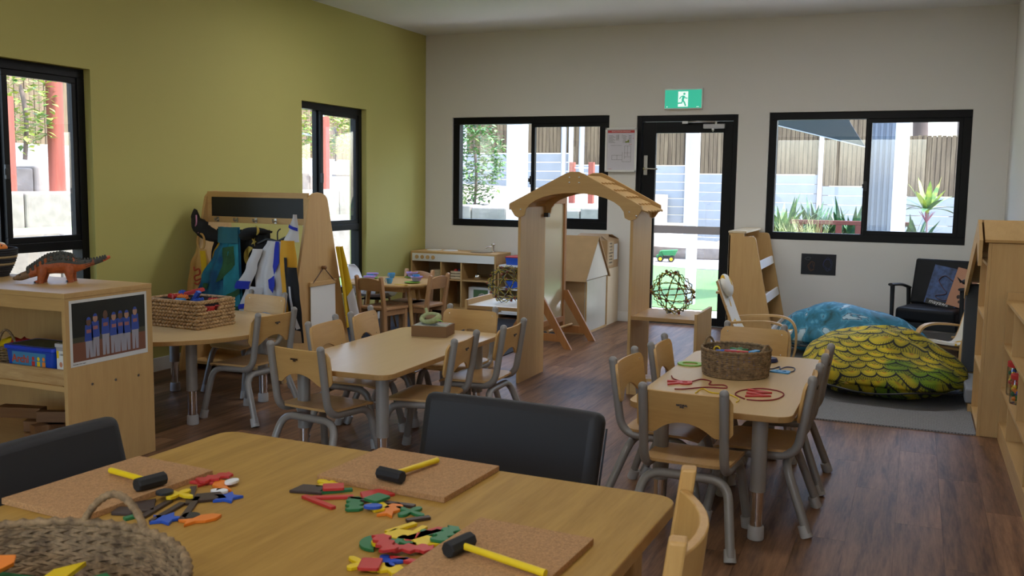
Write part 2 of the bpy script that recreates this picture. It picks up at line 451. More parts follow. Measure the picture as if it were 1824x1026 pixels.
obj('door_closer', m, plain('closer_grey', (0.42, 0.42, 0.44), 0.35, 0.6), leaf, bevel=0.006)
m = MB(); m.tube([(3.235, 0.02, 2.03), (3.235, 0.02, 2.052)], 0.014); m.tube([(3.235, 0.02, 2.05), (3.06, -0.035, 2.052), (2.93, 0.018, 2.048)], 0.009); m.box(2.90, 2.96, 0.0, 0.0196, 2.035, 2.058)
obj('closer_arm', m, M['steel'], leaf, smooth_=40)
m = MB(); m.lathe([(0.004, -0.03), (0.016, -0.012), (0.014, 0)], 14, Matrix.Translation((3.205, 0.022, 1.985))); obj('closer_valve', m, M['steel'], leaf, smooth_=40)
m = MB(); m.box(x0+.05, x1-.05, 0.02, 0.16, -0.002, 0.006); obj('threshold', m, M['steel'], dr)

# ------------------------------------------------------------------ running-man exit sign, evacuation plan, chalk picture
t = thing('exit_sign', 'lit green running man exit sign above the glass door', 'sign', (2.9125, -0.001, 2.275))
m = MB(); m.box(-0.193, 0.193, -0.045, 0, -0.10, 0.105); obj('housing', m, M['white'], t, bevel=0.004)
m = MB(); m.box(-0.183, 0.183, -0.049, -0.0452, -0.09, 0.088)
gm = emit_mat('exit_green', (0.025, 0.34, 0.22), 0.30); gw = emit_mat('exit_white', (0.70, 0.80, 0.76), 0.25)
obj('green_panel', m, gm, t)
m = MB(); m.box(-0.05, 0.05, -0.0505, -0.0492, -0.078, 0.072); obj('doorway_symbol', m, gw, t)
m = MB()
def flat_(mb, pts, y0=-0.0518, y1=-0.0507): mb.prism([(p[0], p[1]) for p in pts], -y1, -y0, XZ)
def limb(mb, pts, r): mb.tube([(p[0], -0.0512, p[1]) for p in pts], r, 6)
m.ball((0.012, -0.0515, 0.048), (0.0115, 0.002, 0.0115), 10, 6)
limb(m, [(0.008, 0.03), (-0.004, -0.012)], 0.0115); limb(m, [(0.004, 0.026), (0.024, 0.008), (0.044, 0.004)], 0.0055)
limb(m, [(0.004, 0.026), (-0.018, 0.022), (-0.036, 0.0)], 0.0055); limb(m, [(-0.002, -0.012), (0.014, -0.036), (0.028, -0.070)], 0.0075)
limb(m, [(-0.004, -0.012), (-0.012, -0.040), (-0.055, -0.044)], 0.0075)
obj('running_figure', m, gm, t, smooth_=60)
m = MB(); m.box(-0.165, -0.155, -0.0505, -0.0492, -0.082, -0.072); m.box(0.135, 0.16, -0.0505, -0.0492, -0.082, -0.077); obj('small_mark', m, gw, t)

t = thing('evacuation_plan', 'framed evacuation plan with red header between window and door', 'notice', (2.2825, -0.0345, 1.7725))
# hangs on the wall between window and door, proud of the black frames
m = MB(); w_, h_ = 0.335, 0.45
m.box(-w_/2, w_/2, -0.018, 0, -h_/2, -h_/2+0.022); m.box(-w_/2, w_/2, -0.018, 0, h_/2-0.022, h_/2); m.box(-w_/2, -w_/2+0.022, -0.018, 0, -h_/2, h_/2); m.box(w_/2-0.022, w_/2, -0.018, 0, -h_/2, h_/2)
obj('frame', m, M['white'], t, bevel=0.004)
m = MB(); m.box(-w_/2+.02, w_/2-.02, -0.009, -0.002, -h_/2+.02, h_/2-.02); m.box(-0.06, 0.06, -0.003, 0.0338, -0.1, 0.1)
obj('paper', m, plain('paper', (0.62, 0.60, 0.66), 0.6), t)
m = MB(); m.box(-w_/2+.026, w_/2-.026, -0.0098, -0.0091, h_/2-.052, h_/2-.026); obj('red_header', m, M['red'], t)
ink = plain('ink', (0.03, 0.03, 0.04), 0.7)
def wtext(s, size, x, z, mat, par, y=-0.0096, align='CENTER', name='lettering', **k):
    return text(name, s, size, mat, par, Matrix.Translation((x, y, z)) @ Matrix.Rotation(math.pi/2, 4, 'X'), 0.0002, align, **k)
wtext('EVACUATION DIAGRAM', 0.018, 0, h_/2-.039, M['white'], t, y=-0.0101)
m = MB()
def ln(x, z, w2, h2): m.box(x, x+w2, -0.0098, -0.0091, z, z+h2)
for k in range(9): ln(-0.135, 0.145-k*0.009, 0.05+0.012*((k*7)%3), 0.0022)
for k in range(7): ln(-0.055, 0.10+k*0.008, 0.035, 0.002)
for k in range(9): ln(0.02, 0.145-k*0.009, 0.03+0.006*((k*5)%3), 0.002); ln(0.08, 0.145-k*0.009, 0.03, 0.002)
for (a, b, c, d) in ((-0.095,-0.10,0.11,0.0018),(-0.095,-0.055,0.11,0.0018),(-0.095,-0.10,0.0018,0.047),(-0.04,-0.10,0.0018,0.047),(0.015,-0.12,0.0018,0.10),(0.015,-0.12,0.09,0.0018),(0.105,-0.12,0.0018,0.16),(0.04,0.04,0.065,0.0018),(0.04,-0.09,0.0018,0.13),(0.07,-0.06,0.0018,0.10),(0.04,-0.03,0.065,0.0018),(0.04,-0.07,0.065,0.0018),(-0.11,0.045,0.12,0.0018),(-0.03,0.118,0.0016,0.04),(0.01,0.118,0.0016,0.04)): ln(a, b, c, d)
obj('floor_plan_lines', m, ink, t)
m = MB(); ln(0.045, 0.075, 0.035, 0.014); ln(0.07, 0.075, 0.014, 0.028); obj('site_map', m, plain('olive', (0.20, 0.26, 0.01), 0.6), t)
m = MB(); ln(0.085, 0.055, 0.03, 0.003); ln(-0.13, -0.195, 0.035, 0.003); ln(0.125, 0.115, 0.008, 0.006); obj('red_marks', m, M['red'], t)

t = thing('chalk_picture', 'small black card with chalk drawings below the right window', 'picture', (4.2685, -0.001, 0.682))
m = MB(); m.box(-0.16, 0.16, -0.004, 0, -0.10, 0.10); obj('card', m, plain('black_card', (0.01, 0.011, 0.016), 0.7), t)
ck1 = plain('chalk_orange', (0.22, 0.10, 0.05), 0.9); ck2 = plain('chalk_blue', (0.07, 0.08, 0.20), 0.9); ck3 = plain('chalk_grey', (0.16, 0.17, 0.18), 0.9)
def scrib(cx, cz, rx, rz, n, seed):
    q = MB(); rn = random.Random(seed); pts = []
    for i in range(n*8):
        a = i*2*math.pi/8; k = 0.45+0.55*rn.random(); pts.append((cx+rx*k*math.cos(a), -0.0045, cz+rz*k*math.sin(a)))
    q.tube(smooth(pts, 2), 0.0011, 4); return q
obj('chalk_fish', scrib(-0.065, -0.02, 0.042, 0.05, 3, 1), ck1, t); obj('chalk_swirl', scrib(-0.10, 0.055, 0.03, 0.02, 2, 2), ck3, t)
obj('chalk_figure', scrib(0.085, 0.0, 0.05, 0.075, 3, 3), ck2, t)
# ------------------------------------------------------------------ added ceiling fill lamps, out of frame, to brighten the dim room
for i, (x, y, k, lb) in enumerate([(1.8, -2.75, 1.05, 'added fill lamp over the home corner'), (4.4, -2.6, 0.8, 'added fill lamp over the reading corner'), (1.5, -5.7, 0.22, 'added fill lamp above the round table'), (4.2, -5.7, 0.50, 'added fill lamp above the lacing table'), (1.5, -8.2, 0.04, 'added fill lamp left of the craft table'), (4.2, -8.2, 0.36, 'added fill lamp above the craft table'), (1.5, -10.8, 0.05, 'added fill lamp at the back left behind the camera'), (4.2, -10.8, 1.9, 'added fill lamp right behind the camera')]):
    t = thing('fill_lamp', lb, 'lamp', (x, y, RH), 0, 'added ceiling fill lamps')
    m = MB(); m.box(-0.61, 0.61, -0.16, 0.16, -0.03, -0.0005); obj('tray', m, M['white'], t, bevel=0.004)
    m = MB(); m.box(-0.59, 0.59, -0.14, 0.14, -0.034, -0.0302); obj('diffuser', m, emit_mat('fill_diffuser_%d' % i, (0.97, 0.975, 1.0), 6.5*k), t)
# ================================================================== OUTSIDE
M['paling'] = wood('paling', (0.19, 0.142, 0.082), (0.085, 0.06, 0.036), 'z', 0.5, rough=0.85, contrast=1.5)
M['gap_shade'] = plain('gap_shade', (0.035, 0.025, 0.016), 0.9)
M['sleeper'] = plain('sleeper', (0.27, 0.295, 0.305), 0.8, var=0.08, vscale=3)
M['post_white'] = plain('post_white', (0.52, 0.55, 0.57), 0.5)
M['lawn'] = plain('lawn', (0.085, 0.19, 0.06), 0.9, bump=0.5, bscale=90, var=0.25, vscale=60)
M['concrete'] = plain('concrete', (0.74, 0.73, 0.71), 0.85, var=0.1, vscale=3)
M['sand'] = plain('sand', (0.36, 0.33, 0.30), 0.95, bump=0.3, bscale=60, var=0.15, vscale=5)
M['stone'] = plain('sandstone', (0.25, 0.225, 0.20), 0.9, bump=0.8, bscale=14, var=0.25, vscale=6)
M['redwood'] = wood('redwood', (0.30, 0.085, 0.055), (0.20, 0.05, 0.035), 'z', 0.6, rough=0.6)
M['galv'] = plain('galv', (0.48, 0.52, 0.56), 0.4, 0.6)
GZ = -0.06
def gslab(name, pts, z0, z1, mat):
    m = MB(); m.prism(pts, z0, z1); return struct(obj(name, m, mat))
gslab('ground_sand', [(-24,-16),(16,-16),(16,24),(-24,24)], GZ-0.3, GZ-0.14, M['sand'])
gslab('ground_concrete', [(-1.4,T+0.001),(RW+T+1.5,T+0.001),(RW+T+1.5,1.72),(-1.4,1.72)], GZ-0.14, GZ, M['concrete'])
lawn_pts = [(-1.398,1.722),(RW+1.6,1.722),(RW+1.6,6.0),(3.6,7.4)] + [(2.2-1.9*math.sin(a*0.3), 8.4-1.2*math.cos(a*0.3)) for a in range(6)] + [(-1.398, 8.0)]
gslab('ground_lawn', lawn_pts, GZ-0.14, GZ+0.012, M['lawn'])
gslab('ground_lawn_side', [(-T-0.001,-9),(-T-0.001,T),(-1.4,T),(-1.4,8.0),(-2.4,8.6),(-3.0,8.6),(-3.0,-9)], GZ-0.14, GZ+0.005, M['lawn'])
gslab('ground_path', [(RW+1.6,6.05),(3.6,7.45),(1.2,7.7),(-1.5,8.8),(-2.4,8.9),(-2.4,13.9),(9,13.9),(9,6.05)], GZ-0.14, GZ-0.01, plain('path', (0.30, 0.29, 0.29), 0.9, var=0.1))

# ---- fence at the back of the yard: each bay one thing with white sleepers below and palings above
def paling_part(wid, z0, z1, par, mat, pwid=0.1):
    m = MB(); n = max(1, int(round(wid/pwid))); s = wid/n
    rn = random.Random(int(wid*100))
    for i in range(n): 
        j = rn.uniform(-0.008, 0.008)
        m.box(i*s+0.006, (i+1)*s-0.006, 0.008*(i % 2)+j*0.3, 0.008*(i % 2)+j*0.3+0.016, z0, z1+rn.uniform(-0.01, 0.01))
    m.box(0, wid, 0.03, 0.07, z0+0.25, z0+0.33); m.box(0, wid, 0.03, 0.07, z1-0.35, z1-0.27)
    o = obj('palings', m, mat, par); o['kind'] = 'stuff'
    m = MB(); m.box(0.01, wid-0.01, 0.026, 0.029, z0, z1-0.03); obj('gap_shade_sheet', m, M['gap_shade'], par); return o  # added dark sheet; its colour stands in for shade between palings
def fence_bay(x, wid, zb, zw, zt, label, loc=None, rz=0, mat=None):
    t = thing('fence_bay', label, 'fence', loc if loc else (x, 14.0, 0), rz, 'fence bays around the yard')
    n = max(1, int(round((zw-zb)/0.21))); s = (zw-zb)/n
    for i in range(n):
        m = MB(); m.box(0.06, wid-0.06, -0.04, 0.03, zb+i*s+0.006, zb+(i+1)*s-0.006); obj('plank', m, M['sleeper'], t, bevel=0.008)
    paling_part(wid, zw+0.01, zt, t, mat or M['paling'])
    m = MB(); m.box(-0.05, 0.05, -0.09, 0.03, zb-0.2, zt+0.05 if zw < 1.7 else zt); obj('post', m, M['post_white'], t, bevel=0.006)
    return t
bays = [(-9.3, 3.05, 1.3, 2.45, 4.4, 'paling fence bay at the far left end of the back yard'),
        (-6.25, 3.05, 1.3, 2.22, 4.3, 'paling fence bay behind the leafy shrub in the left back window'),
        (-3.2, 3.05, 0.5, 1.92, 4.2, 'paling fence bay behind the red timber bars in the back window'),
        (-0.15, 3.14, -0.05, 1.72, 4.2, 'paling fence bay seen through the upper glass of the door'),
        (2.99, 3.1, -0.05, 1.46, 4.0, 'paling fence bay under the shade sail in the right window'),
        (4.75, 4.6, -0.05, 1.25, 2.62, 'low paling fence bay behind the purple stemmed plant')]
bays[4] = (2.99, 1.76, -0.05, 1.46, 4.0, bays[4][5])
for x, wd, zb, zw, zt, lb in bays: fence_bay(x, wd, zb, zw, zt, lb)
# fence along the left side of the yard
names = ['nearest to the camera', 'second from the camera', 'third from the camera', 'fourth from the camera', 'fifth from the camera', 'sixth from the camera', 'seventh from the camera', 'farthest along']
for i in range(8):
    fence_bay(0, 2.6, 1.35, 1.98, 4.2, 'left side paling fence bay, ' + names[i], (-9.0, -4.4+2.6*(i), 0), R(90))

# ---- stone terraces on the left of the yard
def stone_wall(x0, y0, x1, y1, z0, z1, dep, label, n):
    """row of big sandstone blocks from (x0,y0) to (x1,y1)"""
    d = Vector((x1-x0, y1-y0, 0)); L = d.length; a = math.atan2(d.y, d.x)
    s = L/n; rn = random.Random(int((x0*7+y0*13+z1*31)*10))
    t = thing('stone_retaining_wall', label, 'retaining wall', (x0, y0, 0), a)
    for i in range(n):
        m = MB(); h = rn.uniform(-0.03, 0.03)
        m.box(i*s+0.008, (i+1)*s-0.008, rn.uniform(0, 0.06), dep, z0, z1+h)
        o = obj('stone_block', m, M['stone'], t, bevel=0.03)
    return t
stone_wall(-3.6, -8.0, -3.6, 12.0, GZ-0.1, 0.80, 0.6, 'lowest pale sandstone block wall outside the left windows', 16)
stone_wall(-5.2, -8.0, -5.2, 12.0, 0.5, 1.24, 0.6, 'middle pale sandstone block wall above the turf step', 14)
stone_wall(-6.4, -8.0, -6.4, 12.0, 1.1, 1.56, 0.6, 'top sandstone block edging in front of the grasses', 12)
gslab('ground_terrace_low', [(-5.2,-8),(-4.2,-8),(-4.2,12),(-5.2,12)], 0.3, 0.78, plain('turf_pale', (0.16, 0.26, 0.11), 0.95, bump=0.4, bscale=90))
gslab('ground_terrace_mid', [(-6.4,-8),(-5.8,-8),(-5.8,12),(-6.4,12)], 0.9, 1.21, M['concrete'])
gslab('ground_terrace_top', [(-9.2,-8),(-7.0,-8),(-7.0,14),(-9.2,14)], 1.2, 1.50, M['sand'])
stone_wall(-3.3, 6.6, 0.3, 6.6, GZ-0.1, 0.98, 0.6, 'sandstone block wall across the left back window', 5)
gslab('ground_terrace_back', [(-3.4,7.0),(0.25,7.0),(0.25,7.6),(-3.4,7.6)], 0.5, 0.965, M['lawn'])
# sandy slope rising behind
m = MB(); m.add([(-9,7.5,1.0),(0.25,7.5,0.95),(-0.6,13.9,1.2),(-9,13.9,1.5),(-9,7.5,-0.1),(0.25,7.5,-0.1),(-0.6,13.9,-0.1),(-9,13.9,-0.1)], [(0,1,2,3),(7,6,5,4),(4,5,1,0),(5,6,2,1),(6,7,3,2),(7,4,0,3)])
struct(obj('ground_slope', m, M['sand']))
# boulders round the gravel circle seen through the door
for i, (x, y, sx, sy, sz, lb) in enumerate([(0.75, 10.2, 0.9, 0.5, 0.42, 'large sandstone boulder right of the white post outside the door'), (-0.35, 11.2, 0.9, 0.5, 0.35, 'sandstone boulder behind the green toy truck'), (-1.3, 10.2, 0.5, 0.5, 0.3, 'small sandstone boulder at the left edge of the door glass'), (1.9, 11.8, 1.0, 0.5, 0.4, 'far sandstone boulder by the white fence outside the door')]):
    m = MB(); rn = random.Random(i+5); m.ball((0,0,0.3*sz), (sx, sy, sz), 10, 7)
    m.v = [(a*(1+rn.uniform(-.1,.1)), b*(1+rn.uniform(-.1,.1)), max(-0.05, min(sz*0.8, c))) for a, b, c in m.v]
    o = tag(obj('boulder', m, M['stone'], smooth_=50, loc=(x, y, GZ)), lb, 'boulder', 'boulders outside the door')

# ---- white verandah posts and the steel-clad corner
def vpost(x, y, s, label, h=3.2):
    m = MB(); m.box(-s/2, s/2, -s/2, s/2, 0, h); return tag(obj('verandah_post', m, M['post_white'], bevel=0.006, loc=(x, y, GZ)), label, 'post', 'white verandah posts')
vpost(0.20, 2.2, 0.22, 'thick white verandah post in the left back window'); vpost(2.56, 2.2, 0.115, 'slim white verandah post seen through the door'); vpost(4.92, 2.2, 0.15, 'white verandah post in the right window')
m = MB()
for i in range(5):
    a = i*0.062
    m.box(a, a+0.031, 0.0, 0.02, 0, 3.4); m.box(a+0.031, a+0.062, 0.012, 0.03, 0, 3.4)
m.box(0, 0.31, 0.03, 0.10, 0, 3.4)
tag(obj('steel_cladding', m, plain('clad', (0.13, 0.165, 0.21), 0.5, 0.2), loc=(4.545, 2.62, GZ), bevel=0.002), 'grey ribbed steel cladding panel beside the white post', 'cladding')
# slim galvanised posts and the red timber bar frame
for x, lb in ((-3.2, 'slim galvanised pole at the left of the red timber frame'), (-2.72, 'slim galvanised pole at the right of the red timber frame')):
    m = MB(); m.cyl((0,0,0), (0,0,4.2), 0.07); tag(obj('steel_pole', m, M['galv'], smooth_=40, loc=(x, 13.4, GZ)), lb, 'pole')
t = thing('climbing_bars', 'red timber posts with a steel bar by the white fence', 'climbing frame', (-1.55, 9.4, 0.9))
for x in (0.0, 0.42):
    m = MB(); m.box(x-0.055, x+0.055, -0.055, 0.055, 0, 0.98); obj('post', m, M['redwood'], t, bevel=0.006)
m = MB(); m.cyl((0,0,0.86), (0.42,0,0.86), 0.018); obj('bar', m, M['galv'], t, smooth_=40)
for i, (x, y, z, r, h, lb) in enumerate([(-6.0, 0.34, 1.2, 0.11, 3.0, 'round dark red timber pole by the near left window'), (-5.9, -0.62, 1.2, 0.17, 1.25, 'thick red timber post at the left edge of the near window'), (-6.0, 6.85, 1.2, 0.14, 1.5, 'red timber post seen in the far left window')]):
    m = MB(); m.cyl((0,0,0), (0,0,h), r, n=18); tag(obj('timber_post', m, M['redwood'], smooth_=40, loc=(x, y, z)), lb, 'post')
m = MB(); m.cyl((0,0,0), (0,-2.6,0), 0.025); tag(obj('climbing_bar', m, M['galv'], smooth_=40, loc=(-6.0, 6.8, 2.32)), 'thin steel bar fixed to the red post in the far left window', 'bar')

# ---- shade sail and bridge rail in the right window
m = MB()
A_, B_, C_ = Vector((1.2, 4.2, 2.80)), Vector((4.44, 4.0, 1.965)), Vector((4.0, 2.6, 3.3))
def sail(u, v):
    p = A_*(1-u)*(1-v) + B_*u*(1-v) + C_*v
    return p + (A_-(B_+C_)/2).normalized()*0.55*u*v*(1-v) + Vector((0, 0, -0.25))*u*(1-u)*v*(1-v)
m.sheet(sail, 16, 10, 0.004)
sl = obj('shade_cloth', m, plain('sail', (0.045, 0.06, 0.095), 0.8), None, smooth_=60)
t = thing('shade_sail', 'dark blue grey shade sail stretched across the right window', 'shade sail', (0,0,0)); sl.parent = t
m = MB(); m.tube([A_, B_+Vector((0.18,-0.02,-0.05))], 0.008); obj('cable', m, M['galv'], t, smooth_=40)
M['redwood_dark'] = wood('redwood_dark', (0.13, 0.04, 0.032), (0.085, 0.025, 0.02), 'z', 0.6, rough=0.6)
t = thing('bridge_rail', 'low red timber bridge rail among the garden plants', 'bridge', (3.55, 4.6, GZ), R(4))
m = MB(); m.box(-0.1, 1.5, -0.03, 0.03, 0.96, 1.02); obj('top_rail', m, M['redwood_dark'], t, bevel=0.005)
for i in range(6):
    m = MB(); m.box(i*0.26, i*0.26+0.085, -0.03, 0.03, 0, 0.96); obj('baluster', m, M['redwood_dark'], t, bevel=0.005)
m = MB(); m.box(0.05, 0.75, -0.15, -0.1, 0.72, 0.82); obj('red_board', m, plain('bright_red', (0.75, 0.09, 0.05), 0.5), t, bevel=0.005)

# ---- planting
def leaf_mesh(n, spread, hgt, lw, ll, seed, kind='shrub', arch=0.3):
    m = MB(); rn = random.Random(seed)
    for i in range(n):
        if kind == 'shrub':
            th = rn.uniform(0, 2*math.pi); ph = math.acos(rn.uniform(-1, 1)); rr = rn.uniform(0.35, 1.0)**0.5
            c = Vector((spread*rr*math.sin(ph)*math.cos(th), spread*rr*math.sin(ph)*math.sin(th), hgt*0.5+hgt*0.5*rr*math.cos(ph)))
            a = rn.uniform(0, 2*math.pi); d = Vector((math.cos(a), math.sin(a), rn.uniform(-0.5, 0.6))).normalized()
            s = d.cross(Vector((rn.uniform(-.3,.3), rn.uniform(-.3,.3), 1))).normalized()*lw; L = ll*rn.uniform(0.7, 1.2)
            m.add([c, c+d*L*0.5+s, c+d*L+Vector((0,0,-0.15*L)), c+d*L*0.5-s], [(0,1,2,3)])
        else:   # blades from the base
            a = rn.uniform(0, 2*math.pi); b0 = Vector((rn.uniform(-1,1), rn.uniform(-1,1), 0))*spread*0.3
            o = Vector((math.cos(a), math.sin(a), 0)); L = ll*rn.uniform(0.6, 1.1); k = rn.uniform(0.3, 1.0)*arch
            s = Vector((-o.y, o.x, 0))*lw; pts = []
            for q in range(5):
                t_ = q/4; p = b0 + o*(spread*k*t_*(0.6+0.9*t_)) + Vector((0,0,L*(t_-0.45*k*t_*t_)))
                ww = s*(1-t_*0.92) if kind == 'grass' else s*max(0.05, math.sin(math.pi*(0.08+0.92*t_)))
                pts += [p-ww, p+ww]
            m.add(pts, [(2*q, 2*q+1, 2*q+3, 2*q+2) for q in range(4)])
    return m
def leafm(name, c1, c2):
    m, n, b = _m(name); tc = n.nodes.new('ShaderNodeTexCoord'); t = n.nodes.new('ShaderNodeTexNoise'); t.inputs['Scale'].default_value = 9
    cr = n.nodes.new('ShaderNodeValToRGB'); cr.color_ramp.elements[0].position = 0.38; cr.color_ramp.elements[1].position = 0.62
    cr.color_ramp.elements[0].color = (*c1, 1); cr.color_ramp.elements[1].color = (*c2, 1)
    n.links.new(tc.outputs['Object'], t.inputs['Vector']); n.links.new(t.outputs[0], cr.inputs[0]); n.links.new(cr.outputs[0], b.inputs['Base Color']); b.inputs['Roughness'].default_value = 0.5
    return m
LG = leafm('leaf_green', (0.04, 0.13, 0.05), (0.16, 0.28, 0.07)); LY = leafm('leaf_yellow', (0.10, 0.22, 0.05), (0.42, 0.46, 0.08)); LD = leafm('leaf_dark', (0.02, 0.08, 0.05), (0.07, 0.17, 0.06)); LP = leafm('leaf_pale', (0.22, 0.30, 0.10), (0.44, 0.46, 0.20))
def shrub(loc, sp, h, n, seed, lb, mat=None, lw=0.03, ll=0.13, name='shrub', trunk=True, cat='shrub'):
    t = thing(name, lb, cat, loc); f = obj('foliage', leaf_mesh(n, sp, h, lw, ll, seed), mat or LG, t); f['kind'] = 'stuff'
    if trunk:
        m = MB(); m.tube(smooth([(0,0,-0.1),(0.03,0.02,h*0.35),(-0.03,0,h*0.7)], 4), [0.03]*8+[0.012]); obj('stem', m, plain('bark', (0.10, 0.07, 0.05), 0.9) if 'bark' not in M else M['bark'], t, smooth_=60)
    return t
M['bark'] = plain('bark', (0.16, 0.12, 0.10), 0.9, bump=0.8, bscale=25)
def tuft(loc, sp, h, n, seed, lb, mat=None, lw=0.008, arch=1.0, kind='grass', name='grass_tuft', cat='grass'):
    t = thing(name, lb, cat, loc); f = obj('blades', leaf_mesh(n, sp, h, lw, h, seed, kind, arch), mat or LP, t); f['kind'] = 'stuff'; return t
shrub((-3.1, 7.9, 0.95), 0.62, 1.9, 1300, 11, 'tall leafy green shrub in the left back window', LG, 0.035, 0.16)
tuft((-3.2, 7.4, 0.95), 0.35, 0.55, 90, 12, 'pale grass tuft under the leafy shrub in the back window')
shrub((-6.15, -0.05, 1.75), 0.42, 1.3, 420, 13, 'yellow green shrub in the near left window', LY, 0.04, 0.14)
shrub((-6.3, 6.2, 1.7), 0.55, 1.5, 600, 14, 'yellow green shrub in the far left window', LY, 0.04, 0.14)
shrub((-6.5, 8.1, 1.95), 0.6, 0.9, 420, 15, 'shrub overhanging the right side of the far left window', LY, 0.04, 0.14)
for i, (y, sp, h, lb) in enumerate([(-0.35, .35, .75, 'left of two pale grass tufts above the stone in the near left window'), (0.25, .35, .85, 'right of two pale grass tufts above the stone in the near left window'), (6.25, .45, 1.0, 'bushy pale grass in the far left window, left of the mullion'), (7.35, .4, .75, 'pale grass in the far left window, right of the mullion')]):
    tuft((-7.1, y, 1.45), sp, h, 110, 20+i, lb)
for i, (x, y, sp, h, n, mt, lb) in enumerate([(3.30, 5.0, .45, 1.25, 90, LG, 'broad leaved plant at the left edge of the right window'), (3.75, 5.4, .40, 1.15, 80, LD, 'broad leaved plant second from the left below the shade sail'), (4.20, 5.3, .42, 1.2, 80, LD, 'broad leaved plant behind the bridge rail posts'), (4.55, 5.6, .40, 1.1, 80, LD, 'broad leaved plant beside the window mullion'), (5.05, 4.6, .38, 1.05, 60, LD, 'dark leaved plant just left of the purple stemmed plant')]):
    tuft((x, y, 0.25), sp, h, n, 30+i, lb, mt, 0.045, 1.1, 'strap', 'garden_plant', 'plant')
for i, (x, y, lb) in enumerate([(3.35, 4.2, 'pale grass clump nearest the left corner of the right window'), (3.62, 4.1, 'pale grass clump just left of the bridge rail'), (3.88, 4.0, 'pale grass clump in front of the bridge rail'), (4.95, 4.0, 'low flowering grass left of the purple stemmed plant'), (5.42, 4.0, 'low flowering grass right of the purple stemmed plant')]):
    tuft((x, y, 0.2), .30, 1.0 if i < 3 else 0.72, 170, 40+i, lb, LP)
gslab('ground_garden', [(2.9,3.7),(9,3.7),(9,6.4),(2.9,6.4)], GZ-0.1, 0.22, plain('mulch', (0.10, 0.06, 0.04), 0.95, bump=0.6, bscale=40))
t = thing('cordyline', 'purple stemmed plant with long yellow green leaves in right window', 'plant', (5.24, 4.3, 0.2))
m = MB(); m.tube(smooth([(0,0,0),(0.01,0,0.5),(0,0,1.0)], 4), 0.012); obj('stem', m, plain('cane', (0.25, 0.16, 0.17), 0.7), t, smooth_=60)
def big_leaf(a, L, up, w, col, z):
    o = Vector((math.cos(a), math.sin(a), 0)); s = Vector((-o.y, o.x, 0)); q = MB()
    def fn(u, v):
        p = o*(L*v*(1-up*0.75)) + Vector((0,0,z+L*v*up-0.35*L*(1-up)*v*v)); ww = w*math.sin(math.pi*min(1, 0.10+0.9*v))**0.8
        return p + s*(u-0.5)*2*ww + Vector((0,0,0.012*abs(u-0.5)))
    q.sheet(fn, 2, 7, 0.002); return q
rn = random.Random(3); purp = plain('leaf_purple', (0.30, 0.10, 0.16), 0.5)
for i in range(18):
    up = 0.95-0.05*i; a = i*2.4; ly = i < 9
    obj('leaf', big_leaf(a, 0.50+0.12*rn.random(), max(0.12, up), 0.042, None, 0.88+0.004*i), LY if ly else LD, t, smooth_=60)
for i in range(6): obj('leaf_stalk', big_leaf(i*1.05+.3, 0.24, 0.75, 0.012, None, 0.76), purp, t, smooth_=60)
# trees beyond the fence
def tree(x, y, r, h, z, n, seed, lb, cr):
    t = thing('tree', lb, 'tree', (x, y, 0)); m = MB()
    m.tube(smooth([(0,0,0),(0.1,0,h*0.4),(-0.05,0,h*0.75),(0.1,0,h)], 5), r, 12); obj('trunk', m, M['bark'], t, smooth_=60)
    f = obj('foliage', leaf_mesh(n, cr, cr*1.3, 0.07, 0.25, seed), LD, t); f.location = (0, 0, z); f['kind'] = 'stuff'
    return t
tree(6.1, 17.0, 0.26, 7.0, 4.2, 1500, 60, 'thick grey tree trunk above the fence in the right window', 1.5)
tree(5.0, 19.0, 0.20, 7.0, 4.6, 1500, 61, 'second tree behind the fence left of the thick trunk', 1.6)
tree(2.6, 18.0, 0.2, 6.0, 3.2, 2000, 62, 'leafy tree above the fence beyond the shade sail', 1.7)
tree(-12.0, 2.5, 0.25, 7.0, 4.0, 1800, 63, 'leafy tree above the fence beyond the near left window', 1.8)
tree(-12.0, 10.0, 0.25, 7.0, 4.2, 1800, 64, 'leafy tree above the fence beyond the far left window', 1.8)

# ---- green toy tip truck and red spade on the gravel
t = thing('toy_tip_truck', 'green toy tip truck with yellow wheels outside the door', 'toy truck', (0.62, 8.9, GZ-0.01), R(10))
m = MB(); m.prism([(-0.05,0.13),(0.17,0.13),(0.22,0.24),(-0.10,0.22)], -0.1, 0.1, XZ); obj('tray', m, M['green'], t, bevel=0.004)
m = MB(); m.prism([(-0.19,0.07),(-0.06,0.07),(-0.06,0.21),(-0.13,0.21),(-0.15,0.14),(-0.19,0.13)], -0.08, 0.08, XZ); obj('cab', m, M['green'], t, bevel=0.004)
m = MB(); m.box(-0.17, 0.16, -0.06, 0.06, 0.06, 0.11); obj('chassis', m, M['black'], t)
for x in (-0.11, 0.10):
    for y in (-0.1, 0.1):
        m = MB(); m.cyl((x, y-0.03, 0.06), (x, y+0.03, 0.06), 0.06, n=16); wh = obj('wheel', m, M['rubber'], t, smooth_=40)
        m = MB(); m.cyl((x, y-0.032, 0.06), (x, y+0.032, 0.06), 0.032, n=14); obj('hub', m, M['yellow'], wh, smooth_=40)
